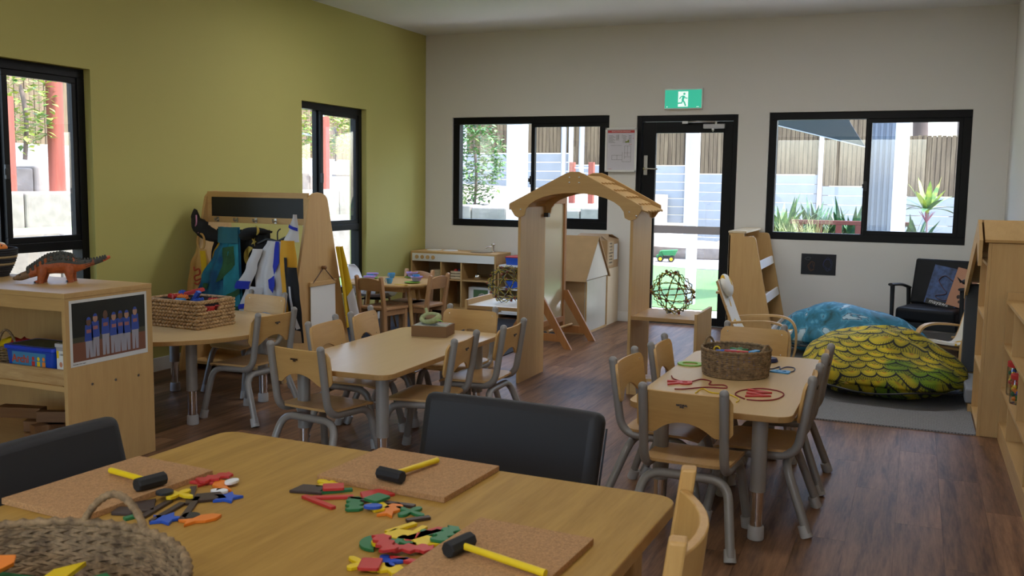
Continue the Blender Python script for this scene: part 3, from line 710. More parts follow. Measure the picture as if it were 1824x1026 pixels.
# ================================================================== KIDS' TABLES AND CHAIRS
def kid_chair(label, group):
    t = thing('kids_chair', label, 'chair', group=group)
    hw = 0.1575; r = 0.0185
    for s in (-1, 1):
        x = s*hw
        pts = fillet([(x, -0.205, 0.640), (x, -0.155, 0.318), (x*0.98, 0.145, 0.305), (x*1.18, 0.205, 0.02)], 0.075, 7)
        m = MB(); m.tube(pts, r, 12); m.ball((x, -0.205, 0.640), (r*1.04, r*1.04, r*1.0), 12, 8)
        o = obj('side_frame', m, M['grey_metal'], t, smooth_=60)
        d = (Vector((x*1.18, 0.205, 0.02))-Vector((x*0.98, 0.145, 0.305))).normalized(); e = Vector((x*1.18, 0.205, 0.002))
        m = MB(); m.cyl(e, e-d*0.05, 0.0245, 0.0225, 14); obj('foot_cap', m, M['grey_cap'], o, smooth_=40)
    A = Vector((-0.205, -0.215, 0.02)); B = Vector((-0.165, -0.115, 0.283)); B2 = Vector((0.165, -0.115, 0.283)); A2 = Vector((0.205, -0.215, 0.02))
    m = MB(); m.tube(fillet([A, B, B2, A2], 0.075, 7), r, 12); o = obj('rear_leg_hoop', m, M['grey_metal'], t, smooth_=60)
    for P, Q in ((A, B), (A2, B2)):
        d = (Q-P).normalized(); e = Vector((P.x, P.y, 0.002))
        m = MB(); m.cyl(e, e+d*0.05, 0.0245, 0.0225, 14); obj('foot_cap', m, M['grey_cap'], o, smooth_=40)
    def seat(u, v):
        a = u*2-1; y = -0.145+0.335*v
        wv = 0.178-0.010*(1-v); e = abs(2*v-1); wv *= (1-max(0, e-0.72)**2*3.2)
        z = 0.338 - 0.010*(1-a*a)*math.sin(math.pi*min(1, v*1.1)) + 0.006*(1-v)
        if v > 0.82: z -= ((v-0.82)/0.18)**2*0.022
        return (a*wv, y, z)
    m = MB(); m.sheet(seat, 12, 14, 0.011); obj('seat', m, M['ply'], t, smooth_=50)
    def back(u, v):
        a = u*2-1
        zt = 0.627 - max(0, abs(a)-0.86)**2*1.4
        q = abs(a); zb = 0.458 if q > 0.62 else 0.458+0.052*(1-(q/0.62)**2.2)
        zb += max(0, q-0.88)**2*1.6
        z = zb+(zt-zb)*v
        y = -0.170-(z-0.45)*0.155 - 0.022*(1-a*a) + 0.012
        return (a*0.188, y, z)
    m = MB(); m.sheet(back, 28, 6, 0.011); bk = obj('backrest', m, M['ply_x'], t, smooth_=50)
    m = MB()
    for s in (-1, 1):
        for z in (0.49, 0.60): m.ball((s*0.150, -0.157-(z-0.45)*0.155, z), (0.0055, 0.003, 0.0055), 8, 6)
    obj('screws', m, M['chrome'], bk, smooth_=60)['kind'] = 'stuff'
    Mt = Matrix.Translation((0, -0.2135, 0.583)) @ Matrix.Rotation(R(90-8.8), 4, 'X')
    text('logo_lettering', 'NATURAL', 0.0095, M['brown'], bk, Mt, 0.0016, bold=0.0006)
    Mt = Matrix.Translation((0, -0.2110, 0.575)) @ Matrix.Rotation(R(90-8.8), 4, 'X')
    text('logo_lettering', 'POD', 0.0075, M['brown'], bk, Mt, 0.0016, bold=0.0006)
    return t
M['ply'] = wood('ply', (0.55, 0.335, 0.135), (0.45, 0.26, 0.095), 'y', 1.1, rough=0.38)
M['ply_x'] = wood('ply_x', (0.62, 0.375, 0.135), (0.53, 0.305, 0.10), 'x', 1.1, rough=0.4)
def kid_table(label, outline, zt, legs, loc, rz=0, group=None):
    t = thing('kids_table', label, 'table', loc, rz, group)
    m = MB(); m.prism(outline, zt-0.026, zt); 
    o = obj('tabletop', m, [M['table_top'], M['edge']], t, bevel=0.003)
    for p in o.data.polygons:
        if abs(p.normal.z) < 0.5: p.material_index = 1
    for (x, y) in legs:
        m = MB(); m.cyl((x, y, 0.20), (x, y, zt-0.026), 0.0315, n=16); L = obj('leg', m, M['grey_metal'], t, smooth_=40)
        m = MB(); m.cyl((x, y, 0.05), (x, y, 0.205), 0.0255, n=16); obj('chrome_tube', m, M['chrome'], L, smooth_=40)
        m = MB(); m.lathe([(0.030, 0), (0.0335, 0.004), (0.0325, 0.05), (0.029, 0.058), (0.0, 0.058)], 16, Matrix.Translation((x, y, 0))); obj('foot_cap', m, M['grey_cap'], L, smooth_=40)
        m = MB(); m.cyl((x, y, zt-0.034), (x, y, zt-0.0262), 0.055, n=16); obj('mounting_plate', m, M['grey_metal'], L, smooth_=40)
    return t
M['table_top'] = wood('table_top', (0.60, 0.415, 0.20), (0.54, 0.36, 0.16), 'y', 0.8, rough=0.33, contrast=0.8)
ZT = 0.53
# table with the lacing basket
kid_table('rectangular kids table with the round lacing basket on it', rrect(0.656, 1.385, 0.07), ZT, [(-0.20,-0.60),(0.20,-0.60),(-0.20,0.56),(0.20,0.56)], (4.381, -5.163, 0), 0, 'low kids tables')
kid_table('rectangular kids table with the shallow cardboard box on it', rrect(0.655, 1.385, 0.07), ZT, [(-0.22,-0.55),(0.22,-0.55),(-0.22,0.56),(0.22,0.56)], (2.585, -5.16, 0), R(1), 'low kids tables')
circ = [(0.68*math.cos(2*math.pi*i/48), 0.68*math.sin(2*math.pi*i/48)) for i in range(48)]
kid_table('round kids table with the wicker block basket on it', circ, ZT, [(0.36,-0.25),(-0.36,-0.25),(0.36,0.40),(-0.36,0.40)], (0.95, -5.05, 0), 0, 'low kids tables')
GRP = 'small ply and grey tube chairs at the low tables'
ch0 = kid_chair('low chair at the near end of the lacing table, back to camera', GRP)
ch0.location = (4.335, -5.84, 0); ch0.rotation_euler[2] = R(-2)
K = [((3.955+0.16, -5.41), -92, 'low chair on the left of the lacing table, nearer the camera'),
     ((3.985+0.17, -4.93), -88, 'low chair on the left of the lacing table, farther from the camera'),
     ((4.745-0.19, -5.46), 90, 'low chair on the right of the lacing table, nearer the camera'),
     ((4.745-0.19, -4.88), 90, 'low chair on the right of the lacing table, farther from the camera'),
     ((4.305, -4.37), 178, 'low chair at the far end of the lacing table, facing the camera'),
     ((2.50, -5.715), -8, 'low chair at the near end of the box table, back to camera'),
     ((2.18+0.12, -5.12), -84, 'low chair on the left of the box table, nearer the camera'),
     ((2.14+0.13, -4.66), -80, 'low chair on the left of the box table, farther from the camera'),
     ((3.02-0.17, -5.31), 95, 'low chair on the right of the box table, nearer the camera'),
     ((3.06-0.17, -4.77), 92, 'low chair on the right of the box table, farther from the camera'),
     ((2.585, -4.44), 178, 'low chair at the far end of the box table, facing the camera'),
     ((1.475, -4.98), 86, 'low chair on the right of the round table, beside the wicker basket'),
     ((1.00, -4.42), 172, 'low chair on the far side of the round table, facing the camera'),
     ((0.55, -5.42), -62, 'low chair on the left of the round table, half hidden by the shelf')]
for (x, y), a, lb in K: dup(ch0, (x, y, 0), R(a), lb, GRP)

# ================================================================== FRONT TABLE
BT = (4.032, -8.1685); BA = R(-1.5); BZ = 0.74
t = thing('craft_table', 'large wooden craft table in the foreground with cork boards', 'table', (BT[0], BT[1], 0), BA)
m = MB(); m.prism(rrect(1.24, 1.75, 0.05, 5, 0, -0.275), BZ-0.03, BZ); o = obj('tabletop', m, [M['oak_x'], M['edge']], t, bevel=0.004)
for p in o.data.polygons:
    if abs(p.normal.z) < 0.5: p.material_index = 1
for yy in (-1.03, 0.50):
    m = MB(); m.box(-0.52, 0.52, yy-0.012, yy+0.012, BZ-0.13, BZ-0.0302); obj('long_apron', m, M['edge'], t, bevel=0.003)
for a in (-1, 1):
    m = MB(); m.box(a*0.53-0.012, a*0.53+0.012, -1.0, 0.48, BZ-0.13, BZ-0.0302); obj('side_apron', m, M['edge'], t, bevel=0.003)
for x in (-0.53, 0.53):
    for y in (-1.03, 0.5):
        m = MB(); m.box(x-0.032, x+0.032, y-0.032, y+0.032, 0, BZ-0.0302); obj('leg', m, M['edge'], t, bevel=0.006)
# dark vinyl chairs
M['vinyl'] = plain('vinyl', (0.026, 0.0245, 0.025), 0.5, 0, 0.25, bump=0.12, bscale=900)
def vinyl_chair(label, loc, rz, w_=0.56):
    t = thing('vinyl_chair', label, 'chair', loc, rz, 'dark vinyl chairs at the craft table')
    m = MB(); m.box(-w_/2, w_/2, -0.25, 0.21, 0.40, 0.47); obj('seat', m, M['vinyl'], t, bevel=0.025, smooth_=60, seg=4)
    m = MB()
    def fn(u, v):
        a = u*2-1; wv = w_/2*(1-0.02*(1-v)); z = 0.46+0.335*v
        return (a*wv, -0.215-0.09*v-0.02*(1-a*a), z)
    m.sheet(fn, 10, 8, 0.065); b = obj('backrest', m, M['vinyl'], t, bevel=0.026, smooth_=75, seg=4)
    for s in (-1, 1):
        m = MB(); m.tube([Vector(fn(0.5+0.5*s, v/10)) + Vector((0.002*s, 0.02, 0)) for v in range(1, 10)], 0.003, 6); obj('side_seam', m, M['black'], b)
    for x in (-w_/2+0.04, w_/2-0.04):
        for y, dy in ((-0.21, -0.05), (0.17, 0.02)):
            m = MB(); m.cyl((x, y, 0.405), (x, y+dy, 0), 0.016, 0.013, 12); obj('leg', m, M['black'], t, smooth_=40)
    return t
vinyl_chair('dark grey vinyl chair at the far side of the craft table', (4.075, -7.43, 0), R(176))
vinyl_chair('dark grey vinyl chair at the left edge beside the shelf unit', (3.50, -8.03, 0), R(-90))
# slatted wooden chair at the right edge of the craft table
t = thing('wooden_chair', 'honey coloured wooden chair at the right end of the craft table', 'chair', (4.543, -8.0, 0), R(100))
m = MB(); m.box(-0.20, 0.20, -0.17, 0.22, 0.43, 0.455); obj('seat', m, M['honey_y'] if 'honey_y' in M else M['maple_y'], t, bevel=0.008)
M['honey_z'] = wood('honey_z', (0.62, 0.37, 0.125), (0.50, 0.275, 0.08), 'z', 1.0)
for s in (-1, 1):
    m = MB(); m.prism([(-0.13,0.0),(-0.165,0.0),(-0.185,0.43),(-0.235,0.865),(-0.205,0.865),(-0.150,0.43)], s*0.195-0.019, s*0.195+0.019, YZ); obj('back_post', m, M['honey_z'], t, bevel=0.005)
    m = MB(); m.box(s*0.18-0.018, s*0.18+0.018, 0.17, 0.205, 0, 0.43); obj('front_leg', m, M['honey_z'], t, bevel=0.004)
for z0, z1 in ((0.735, 0.825), (0.56, 0.62)):
    def fn(u, v):
        a = u*2-1; z = z0+(z1-z0)*v; return (a*0.178, -0.19-(z-0.43)*0.105-0.045*(1-a*a)+0.012, z)
    m = MB(); m.sheet(fn, 12, 3, 0.018); obj('back_rail', m, M['honey_z'], t, bevel=0.003, smooth_=50)
m = MB(); m.box(-0.17, 0.17, 0.178, 0.198, 0.36, 0.43); obj('front_rail', m, M['honey_z'], t)
for s in (-1, 1):
    m = MB(); m.box(s*0.18-0.010, s*0.18+0.010, -0.15, 0.17, 0.36, 0.43); obj('side_rail', m, M['honey_z'], t)
# ================================================================== THINGS ON THE CRAFT TABLE
def cork(name):
    m, n, b = _m(name); tc = n.nodes.new('ShaderNodeTexCoord'); v = n.nodes.new('ShaderNodeTexVoronoi'); v.inputs['Scale'].default_value = 260
    t = n.nodes.new('ShaderNodeTexNoise'); t.inputs['Scale'].default_value = 420; t.inputs['Detail'].default_value = 3
    cr = n.nodes.new('ShaderNodeValToRGB'); cr.color_ramp.elements[0].position = 0.3; cr.color_ramp.elements[1].position = 0.7
    cr.color_ramp.elements[0].color = (0.34, 0.175, 0.066, 1); cr.color_ramp.elements[1].color = (0.50, 0.275, 0.115, 1)
    mx = n.nodes.new('ShaderNodeMix'); mx.data_type = 'RGBA'; mx.inputs[0].default_value = 0.2
    n.links.new(tc.outputs['Object'], v.inputs['Vector']); n.links.new(tc.outputs['Object'], t.inputs['Vector']); n.links.new(t.outputs[0], cr.inputs[0]); n.links.new(cr.outputs[0], mx.inputs[6])
    gr = n.nodes.new('ShaderNodeRGBToBW'); n.links.new(v.outputs['Color'], gr.inputs[0]); n.links.new(gr.outputs[0], mx.inputs[7]); mx.blend_type = 'OVERLAY'
    n.links.new(mx.outputs[2], b.inputs['Base Color']); b.inputs['Roughness'].default_value = 0.85
    return m
M['cork'] = cork('cork')
BTOP = BZ + 0.0135
for (x, y, w_, h_, a, lb) in [(3.535, -8.06, 0.235, 0.355, -4, 'brown cork board on the left part of the craft table'), (4.068, -7.70, 0.33, 0.258, -3, 'brown cork board in the middle of the craft table'), (4.455, -8.10, 0.24, 0.36, -3, 'brown cork board at the right end of the craft table')]:
    m = MB(); m.box(-w_/2, w_/2, -h_/2, h_/2, 0, 0.013); o = obj('cork_board', m, M['cork'], bevel=0.0012, loc=(x, y, BZ+0.0003)); o.rotation_euler[2] = R(a); tag(o, lb, 'cork board', 'cork boards on the craft table')
def mallet(hx, hy, ha, L, lb, head_a):
    """head centre (hx,hy); handle leaves the head along direction ha"""
    t = thing('toy_mallet', lb, 'mallet', (hx, hy, BTOP+0.0007), R(ha), 'toy mallets on the cork boards')
    m = MB(); m.cyl((0.0, 0, 0.0145), (L, 0, 0.0085), 0.0062, 0.0068, 14); obj('handle', m, M['yellow'], t, smooth_=40)
    m = MB(); n = 8; rr = 0.0150
    P0 = [(0, -0.034, 0.0145), (0, -0.031, 0.0145), (0, 0.031, 0.0145), (0, 0.034, 0.0145)]
    m.tube(P0, [rr*0.88, rr, rr, rr*0.88], n, M=Matrix.Rotation(R(head_a), 4, 'Z') @ Matrix.Translation((0,0,0)))
    obj('head', m, M['rubber'], t, bevel=0.001)
mallet(3.634, -8.052, 166, 0.155, 'black and yellow toy mallet on the left cork board', 0)
mallet(4.071, -7.793, 79, 0.165, 'black and yellow toy mallet on the middle cork board', 0)
mallet(4.388, -8.097, -13, 0.185, 'black and yellow toy mallet on the right cork board', 0)
PIECES = [
    ('star', 'red', 'red star shaped wooden piece beside the left cork board', 3.683, -7.943, 0.0, 0.0),
    ('wave', 'red', 'red wavy wooden piece by the orange fish beside the left cork board', 3.699, -7.926, 67.0, 0.0),
    ('fish', 'orange', 'orange fish shaped wooden piece on a white one beside the left cork board', 3.736, -7.948, 134.0, 0.0),
    ('oval', 'white', 'white oval wooden piece under the orange fish beside the left cork board', 3.757, -7.981, 21.0, 0.0),
    ('oval', 'white', 'white wooden piece at the far right corner of the pile beside the left cork board', 3.751, -7.933, 88.0, 0.0),
    ('stick', 'brown', 'brown stick propped on the red pieces beside the left cork board', 3.722, -8.029, -54.0, 0.112),
    ('trap', 'brown', 'brown trapezoid piece next to the blue star beside the left cork board', 3.764, -8.023, 42.0, 0.0),
    ('star', 'blue', 'blue star piece at the right of the pile beside the left cork board', 3.8, -8.009, 109.0, 0.0),
    ('person', 'yellow', 'yellow figure shaped piece in the dark pile beside the left cork board', 3.707, -8.049, 176.0, 0.0),
    ('round', 'black', 'black round piece behind the yellow figure beside the left cork board', 3.686, -8.067, 63.0, 0.0),
    ('trap', 'brown', 'brown trapezoid piece at the left of the pile beside the left cork board', 3.682, -8.124, 130.0, 0.0),
    ('square', 'brown', 'small brown block by the basket handle beside the left cork board', 3.672, -8.161, 17.0, 0.0),
    ('stick', 'brown', 'brown stick lying farther left in the pile beside the left cork board', 3.717, -8.124, 102.0, 0.104),
    ('stick', 'brown', 'brown stick lying across the blue piece beside the left cork board', 3.752, -8.131, 101.0, 0.112),
    ('stick', 'brown', 'brown stick by the lower orange fish beside the left cork board', 3.778, -8.096, 118.0, 0.138),
    ('star', 'blue', 'blue star piece under the brown sticks beside the left cork board', 3.777, -8.162, 105.0, 0.0),
    ('stick', 'green', 'green sliver behind the basket handle beside the left cork board', 3.708, -8.182, 70.0, 0.014),
    ('fish', 'orange', 'orange fish piece lying nearest the basket beside the left cork board', 3.842, -8.132, 59.0, 0.0),
    ('round', 'black', 'black round piece under the lower orange fish beside the left cork board', 3.81, -8.129, 126.0, 0.0),
    ('trap', 'brown', 'brown rounded piece at the left end in front of the middle cork board', 3.924, -7.889, 13.0, 0.0),
    ('person', 'yellow', 'yellow figure piece against the edge of the middle cork board', 3.938, -7.835, 80.0, 0.0),
    ('stick', 'green', 'green bar below the yellow figure in front of the middle cork board', 3.982, -7.873, 41.0, 0.07),
    ('square', 'red', 'small red block on the green bar in front of the middle cork board', 3.973, -7.87, 34.0, 0.0),
    ('stick', 'red', 'red stick lying lowest on the left in front of the middle cork board', 3.989, -7.95, -20.0, 0.105),
    ('stick', 'red', 'red stick pointing at the red trapezoid in front of the middle cork board', 3.999, -7.912, 30.0, 0.087),
    ('trap', 'red', 'red trapezoid piece touching the middle cork board', 4.07, -7.858, 55.0, 0.0),
    ('wave', 'green', 'green saw edged piece under the dark stick in front of the middle cork board', 4.064, -7.929, 122.0, 0.0),
    ('stick', 'brown', 'long dark stick crossing the green pieces in front of the middle cork board', 4.109, -7.896, 6.0, 0.15),
    ('square', 'green', 'green square piece on top of the yellow block in front of the middle cork board', 4.097, -7.894, 76.0, 0.0),
    ('square', 'yellow', 'yellow block under the green square in front of the middle cork board', 4.117, -7.923, 143.0, 0.0),
    ('oval', 'blue', 'blue oval piece under the yellow block in front of the middle cork board', 4.116, -7.942, 30.0, 0.0),
    ('fish', 'orange', 'orange fish piece at the right in front of the middle cork board', 4.152, -7.925, 97.0, 0.0),
    ('person', 'green', 'green figure piece at the right end in front of the middle cork board', 4.191, -7.922, 164.0, 0.0),
    ('stick', 'brown', 'short dark stick nearest the camera in front of the middle cork board', 4.226, -7.952, 48.0, 0.05),
    ('stick', 'yellow', 'yellow stick at the top of the pile left of the right cork board', 4.22, -8.01, 68.0, 0.072),
    ('trap', 'yellow', 'yellow trapezoid under the top yellow stick left of the right cork board', 4.24, -8.044, 5.0, 0.0),
    ('stick', 'yellow', 'yellow bar behind the long red plank left of the right cork board', 4.258, -8.002, 86.0, 0.034),
    ('plank', 'red', 'long red plank across the pile left of the right cork board', 4.278, -8.022, 66.0, 0.107),
    ('wave', 'green', 'green wavy piece touching the right cork board', 4.303, -8.004, 26.0, 0.0),
    ('wave', 'green', 'lower green wavy piece nearest the black mallet', 4.322, -8.018, 93.0, 0.0),
    ('tri', 'yellow', 'yellow triangle below the long red plank left of the right cork board', 4.296, -8.055, 160.0, 0.0),
    ('stick', 'yellow', 'yellow stick across the yellow triangle left of the right cork board', 4.306, -8.087, -11.0, 0.064),
    ('half', 'green', 'green half round piece at the left left of the right cork board', 4.217, -8.098, 114.0, 0.0),
    ('person', 'green', 'green figure piece in the middle left of the right cork board', 4.25, -8.076, 1.0, 0.0),
    ('round', 'yellow', 'yellow disc piece under the red wave left of the right cork board', 4.232, -8.106, 68.0, 0.0),
    ('wave', 'red', 'red wavy piece on the yellow disc left of the right cork board', 4.248, -8.12, 135.0, 0.0),
    ('wave', 'red', 'red wavy piece right of the middle left of the right cork board', 4.297, -8.108, 22.0, 0.0),
    ('stick', 'red', 'red stick under the red waves left of the right cork board', 4.304, -8.147, 3.0, 0.062),
    ('person', 'yellow', 'yellow figure piece at the near left left of the right cork board', 4.246, -8.192, 156.0, 0.0),
    ('person', 'blue', 'blue figure piece nearest the camera left of the right cork board', 4.281, -8.167, 43.0, 0.0),
    ('square', 'red', 'red block leaning on the blue figure left of the right cork board', 4.267, -8.201, 110.0, 0.0),
    ('wave', 'yellow', 'yellow wavy piece at the bottom edge left of the right cork board', 4.309, -8.192, 177.0, 0.0),
]
def outline(k, L=0):
    if k == 'stick': return rrect(max(L, 0.03), 0.0135, 0.0012, 1)
    if k == 'plank': return [(-L/2, -0.012), (L/2, -0.012), (L/2-0.012, 0.012), (-L/2+0.012, 0.012)]
    if k == 'star': return [((0.024 if i % 2 == 0 else 0.012)*math.cos(i*math.pi/5), (0.024 if i % 2 == 0 else 0.012)*math.sin(i*math.pi/5)) for i in range(10)]
    if k == 'person': return [((0.014+0.009*math.cos(4*i*2*math.pi/32))*math.cos(i*2*math.pi/32)*1.25, (0.014+0.009*math.cos(4*i*2*math.pi/32))*math.sin(i*2*math.pi/32)) for i in range(32)]
    if k == 'wave': return [(-0.028+0.056*i/10, 0.010+0.004*math.sin(i*1.9)) for i in range(11)] + [(0.028-0.056*i/10, -0.010+0.004*math.sin(i*1.9+1)) for i in range(11)]
    if k == 'fish': return [(-0.03,-0.012),(-0.022,0),(-0.03,0.012),(-0.012,0.006),(0.002,0.014),(0.018,0.010),(0.027,0),(0.016,-0.010),(0.0,-0.012),(-0.012,-0.006)]
    if k == 'trap': return [(-0.026,-0.016),(0.026,-0.016),(0.017,0.017),(-0.017,0.017)]
    if k == 'tri': return [(-0.028,-0.016),(0.028,-0.016),(0,0.026)]
    if k == 'half': return [(0.026*math.cos(a*math.pi/10), 0.022*math.sin(a*math.pi/10)) for a in range(11)]
    if k == 'round': return [(0.018*math.cos(a*math.pi/10), 0.018*math.sin(a*math.pi/10)) for a in range(20)]
    if k == 'oval': return [(0.019*math.cos(a*math.pi/10), 0.012*math.sin(a*math.pi/10)) for a in range(20)]
    return rrect(0.032, 0.026, 0.002, 1)
placed = []
for k, c, lb, x, y, a, L in PIECES:
    lev = 0
    for (px_, py_, pl_) in placed:
        if math.hypot(px_-x, py_-y) < 0.028: lev = max(lev, pl_+1)
    lev = min(lev, 3); placed.append((x, y, lev))
    sc = 1.0 if k in ('stick', 'plank', 'round', 'oval') else 1.42
    m = MB(); m.prism([(p[0]*sc, p[1]*sc) for p in outline(k, L)], 0, 0.0062)
    o = obj('wooden_piece', m, M[c], bevel=0.0009, loc=(x, y, BZ+0.0004+lev*0.0066)); o.rotation_euler[2] = R(a)
    tag(o, lb, 'toy piece', 'painted wooden pieces on the craft table')

# ---- big seagrass basket at the near corner
def wicker(name, c1, c2, sc):
    m, n, b = _m(name); tc = n.nodes.new('ShaderNodeTexCoord'); t = n.nodes.new('ShaderNodeTexNoise'); t.inputs['Scale'].default_value = sc; t.inputs['Detail'].default_value = 5; t.inputs['Roughness'].default_value = 0.7
    cr = n.nodes.new('ShaderNodeValToRGB'); cr.color_ramp.elements[0].position = 0.32; cr.color_ramp.elements[1].position = 0.68
    cr.color_ramp.elements[0].color = (*c1, 1); cr.color_ramp.elements[1].color = (*c2, 1)
    n.links.new(tc.outputs['Object'], t.inputs['Vector']); n.links.new(t.outputs[0], cr.inputs[0]); n.links.new(cr.outputs[0], b.inputs['Base Color']); b.inputs['Roughness'].default_value = 0.8
    return m
M['seagrass'] = wicker('seagrass', (0.085, 0.05, 0.022), (0.36, 0.235, 0.115), 45)
M['hyacinth'] = wicker('hyacinth', (0.26, 0.15, 0.06), (0.60, 0.40, 0.20), 40)
def round_basket(label, loc, r0, r1, h, rows, strand, mat, handles, inner=True, rz=0, ns=150):
    t = thing('round_basket', label, 'basket', loc, rz)
    m = MB(); rn = random.Random(int(h*1000)+rows)
    for i in range(rows):
        f = i/(rows-1); rr = r0+(r1-r0)*math.sin(f*math.pi/2); z = strand+(h-2*strand)*f
        for ph in (0, 1):
            pts = []
            for k in range(ns):
                a = 2*math.pi*k/ns; w2 = math.sin(a*ns/6+math.pi*(ph+i))
                pts.append(((rr+0.35*strand*w2+rn.uniform(-.1,.1)*strand)*math.cos(a), (rr+0.35*strand*w2)*math.sin(a), z+0.35*strand*math.cos(a*ns/6+math.pi*ph)+rn.uniform(-.12,.12)*strand))
            m.tube(pts, strand*0.55, 5, closed=True)
    o = obj('weave', m, mat, t, smooth_=60); o['kind'] = 'stuff'
    m = MB(); m.lathe([(0.001, 0.0015), (r0-strand*0.4, 0.0015), (r0-strand*0.4, 0.006), (0.001, 0.006)], 32); obj('base', m, mat, t)
    m = MB(); pts = []
    for k in range(ns):
        a = 2*math.pi*k/ns; pts.append(((r1+0.3*strand*math.sin(k*2.1))*math.cos(a), (r1+0.3*strand*math.sin(k*2.1))*math.sin(a), h+0.3*strand*math.cos(k*2.1)))
    m.tube(pts, strand*1.0, 7, closed=True); obj('rim', m, mat, t, smooth_=60)
    for a, wd, hh in handles:
        m = MB(); pts = []
        for k in range(25):
            f = k/24; b = a+(f-0.5)*wd/r1; pts.append((r1*math.cos(b), r1*math.sin(b), h+hh*math.sin(math.pi*f)**0.75))
        rr = [strand*(0.80+0.2*(k % 2)) for k in range(25)]
        m.tube(pts, rr, 8); obj('handle', m, mat, t, smooth_=60)
    return t
BC = (4.0, -8.74); BR = 0.26
round_basket('large round seagrass basket of wooden pieces at the near corner', (BC[0], BC[1], BZ+0.0005), 0.235, BR, 0.128, 17, 0.0068, M['seagrass'], [(R(95), 0.115, 0.050), (R(275), 0.115, 0.050)], ns=210)
rn = random.Random(21); cols = ['yellow', 'red', 'orange', 'blue', 'green', 'red', 'yellow', 'green', 'orange', 'blue', 'red', 'green', 'yellow', 'brown']
kinds = ['plank', 'trap', 'fish', 'square', 'wave', 'half', 'tri', 'person', 'star', 'round']
bl = ['nearest the basket handle', 'against the far wall of the basket', 'beside the right wall of the basket', 'in the middle of the basket', 'under the others in the basket']
pos = [(-0.03, 0.145), (0.07, 0.10), (-0.12, 0.11), (0.13, 0.11), (0.0, 0.05), (0.10, 0.02), (-0.10, 0.0), (0.17, 0.02), (-0.17, 0.06), (0.03, -0.03), (0.12, -0.08), (-0.05, -0.10), (0.02, -0.16), (-0.15, -0.09)]
wh = ['beside the handle in the big basket', 'right of the handle in the big basket', 'left of the handle in the big basket', 'at the right wall of the big basket', 'in the middle of the big basket', 'right of the middle in the big basket', 'left of the middle in the big basket', 'low at the right of the big basket', 'low at the left of the big basket', 'just below the middle of the big basket', 'near right inside the big basket', 'near left inside the big basket', 'nearest the camera in the big basket', 'lowest left inside the big basket']
for i, ((dx, dy), c) in enumerate(zip(pos, cols)):
    k = kinds[i % 10]; m = MB(); m.prism([(p[0]*1.7, p[1]*1.7) for p in outline(k, 0.075)], 0, 0.007)
    o = obj('wooden_piece', m, M[c], bevel=0.001, loc=(BC[0]+dx, BC[1]+dy, BZ+0.080+0.0076*(i % 3))); o.rotation_euler = (R(rn.uniform(-12, 12)), R(rn.uniform(-12, 12)), R(rn.uniform(0, 180)))
    tag(o, '%s wooden piece %s' % (c, wh[i]), 'toy piece', 'wooden pieces inside the big basket')
for i in range(2):   # a flat bed of pieces below the visible ones
    m = MB(); rn = random.Random(50+i)
    for q in range(60):
        a = rn.uniform(0, 2*math.pi); r_ = 0.2*math.sqrt(rn.random()); m.prism([(p[0]*1.4, p[1]*1.4) for p in outline(kinds[q % 10], 0.07)], 0, 0.007, Matrix.Translation((r_*math.cos(a), r_*math.sin(a), 0.012+0.0105*(q % 6))) @ Matrix.Rotation(q, 4, 'Z'))
    o = obj('wooden_pieces', m, M['red' if i else 'green'], loc=(BC[0], BC[1], BZ)); tag(o, ['bed of green wooden pieces filling the big basket', 'bed of red wooden pieces filling the big basket'][i], 'toy pieces', None, 'stuff')

# ================================================================== THINGS ON THE LACING TABLE
LB = (4.36, -5.07)
round_basket('round seagrass basket of lacing shapes on the right table', (LB[0], LB[1], ZT+0.0005), 0.150, 0.158, 0.125, 14, 0.0062, M['seagrass'], [(R(155), 0.075, 0.035), (R(-20), 0.075, 0.030)], ns=120)
for i, (x, y, c, L, a, lb) in enumerate([(-0.09, 0.0, 'yellow', 0, 0, 'yellow ring in the lacing basket'), (0.0, 0.06, 'green', .12, 10, 'green flower shape in the lacing basket'), (0.05, 0.0, 'lime', .17, -20, 'green bar lying across the lacing basket'), (-0.04, -0.03, 'blue', .10, 30, 'blue bar in the lacing basket'), (0.03, -0.05, 'red', .15, 5, 'red bar in the lacing basket'), (0.09, -0.04, 'sky', .07, 70, 'light blue bar at the right of the lacing basket')]):
    m = MB()
    if c == 'yellow': m.tube([(0.014*math.cos(k*math.pi/8), 0, 0.014+0.014*math.sin(k*math.pi/8)) for k in range(16)], 0.0035, 6, closed=True)
    elif c == 'green': m.prism([((0.03+0.018*math.cos(5*k*2*math.pi/40))*math.cos(k*2*math.pi/40), (0.03+0.018*math.cos(5*k*2*math.pi/40))*math.sin(k*2*math.pi/40)) for k in range(40)], 0, 0.012)
    else: m.prism(rrect(L, 0.028, 0.008, 3), 0, 0.008)
    o = obj('lacing_shape', m, M[c], bevel=0.001 if c != 'yellow' else 0, loc=(LB[0]+x, LB[1]+y, ZT+0.098+0.004*i)); o.rotation_euler[2] = R(a); tag(o, lb, 'lacing toy', 'lacing shapes in the basket')
m = MB(); rn = random.Random(4)
for q in range(30):
    a = rn.uniform(0, 6.28); r_ = 0.11*math.sqrt(rn.random()); m.prism(rrect(0.07, 0.025, 0.006, 2), 0, 0.006, Matrix.Translation((r_*math.cos(a), r_*math.sin(a), 0.012+0.0075*(q % 11))) @ Matrix.Rotation(q*1.3, 4, 'Z'))
tag(obj('lacing_shapes', m, M['blue'], loc=(LB[0], LB[1], ZT)), 'blue lacing shapes filling the bottom of the round basket', 'lacing toys', None, 'stuff')
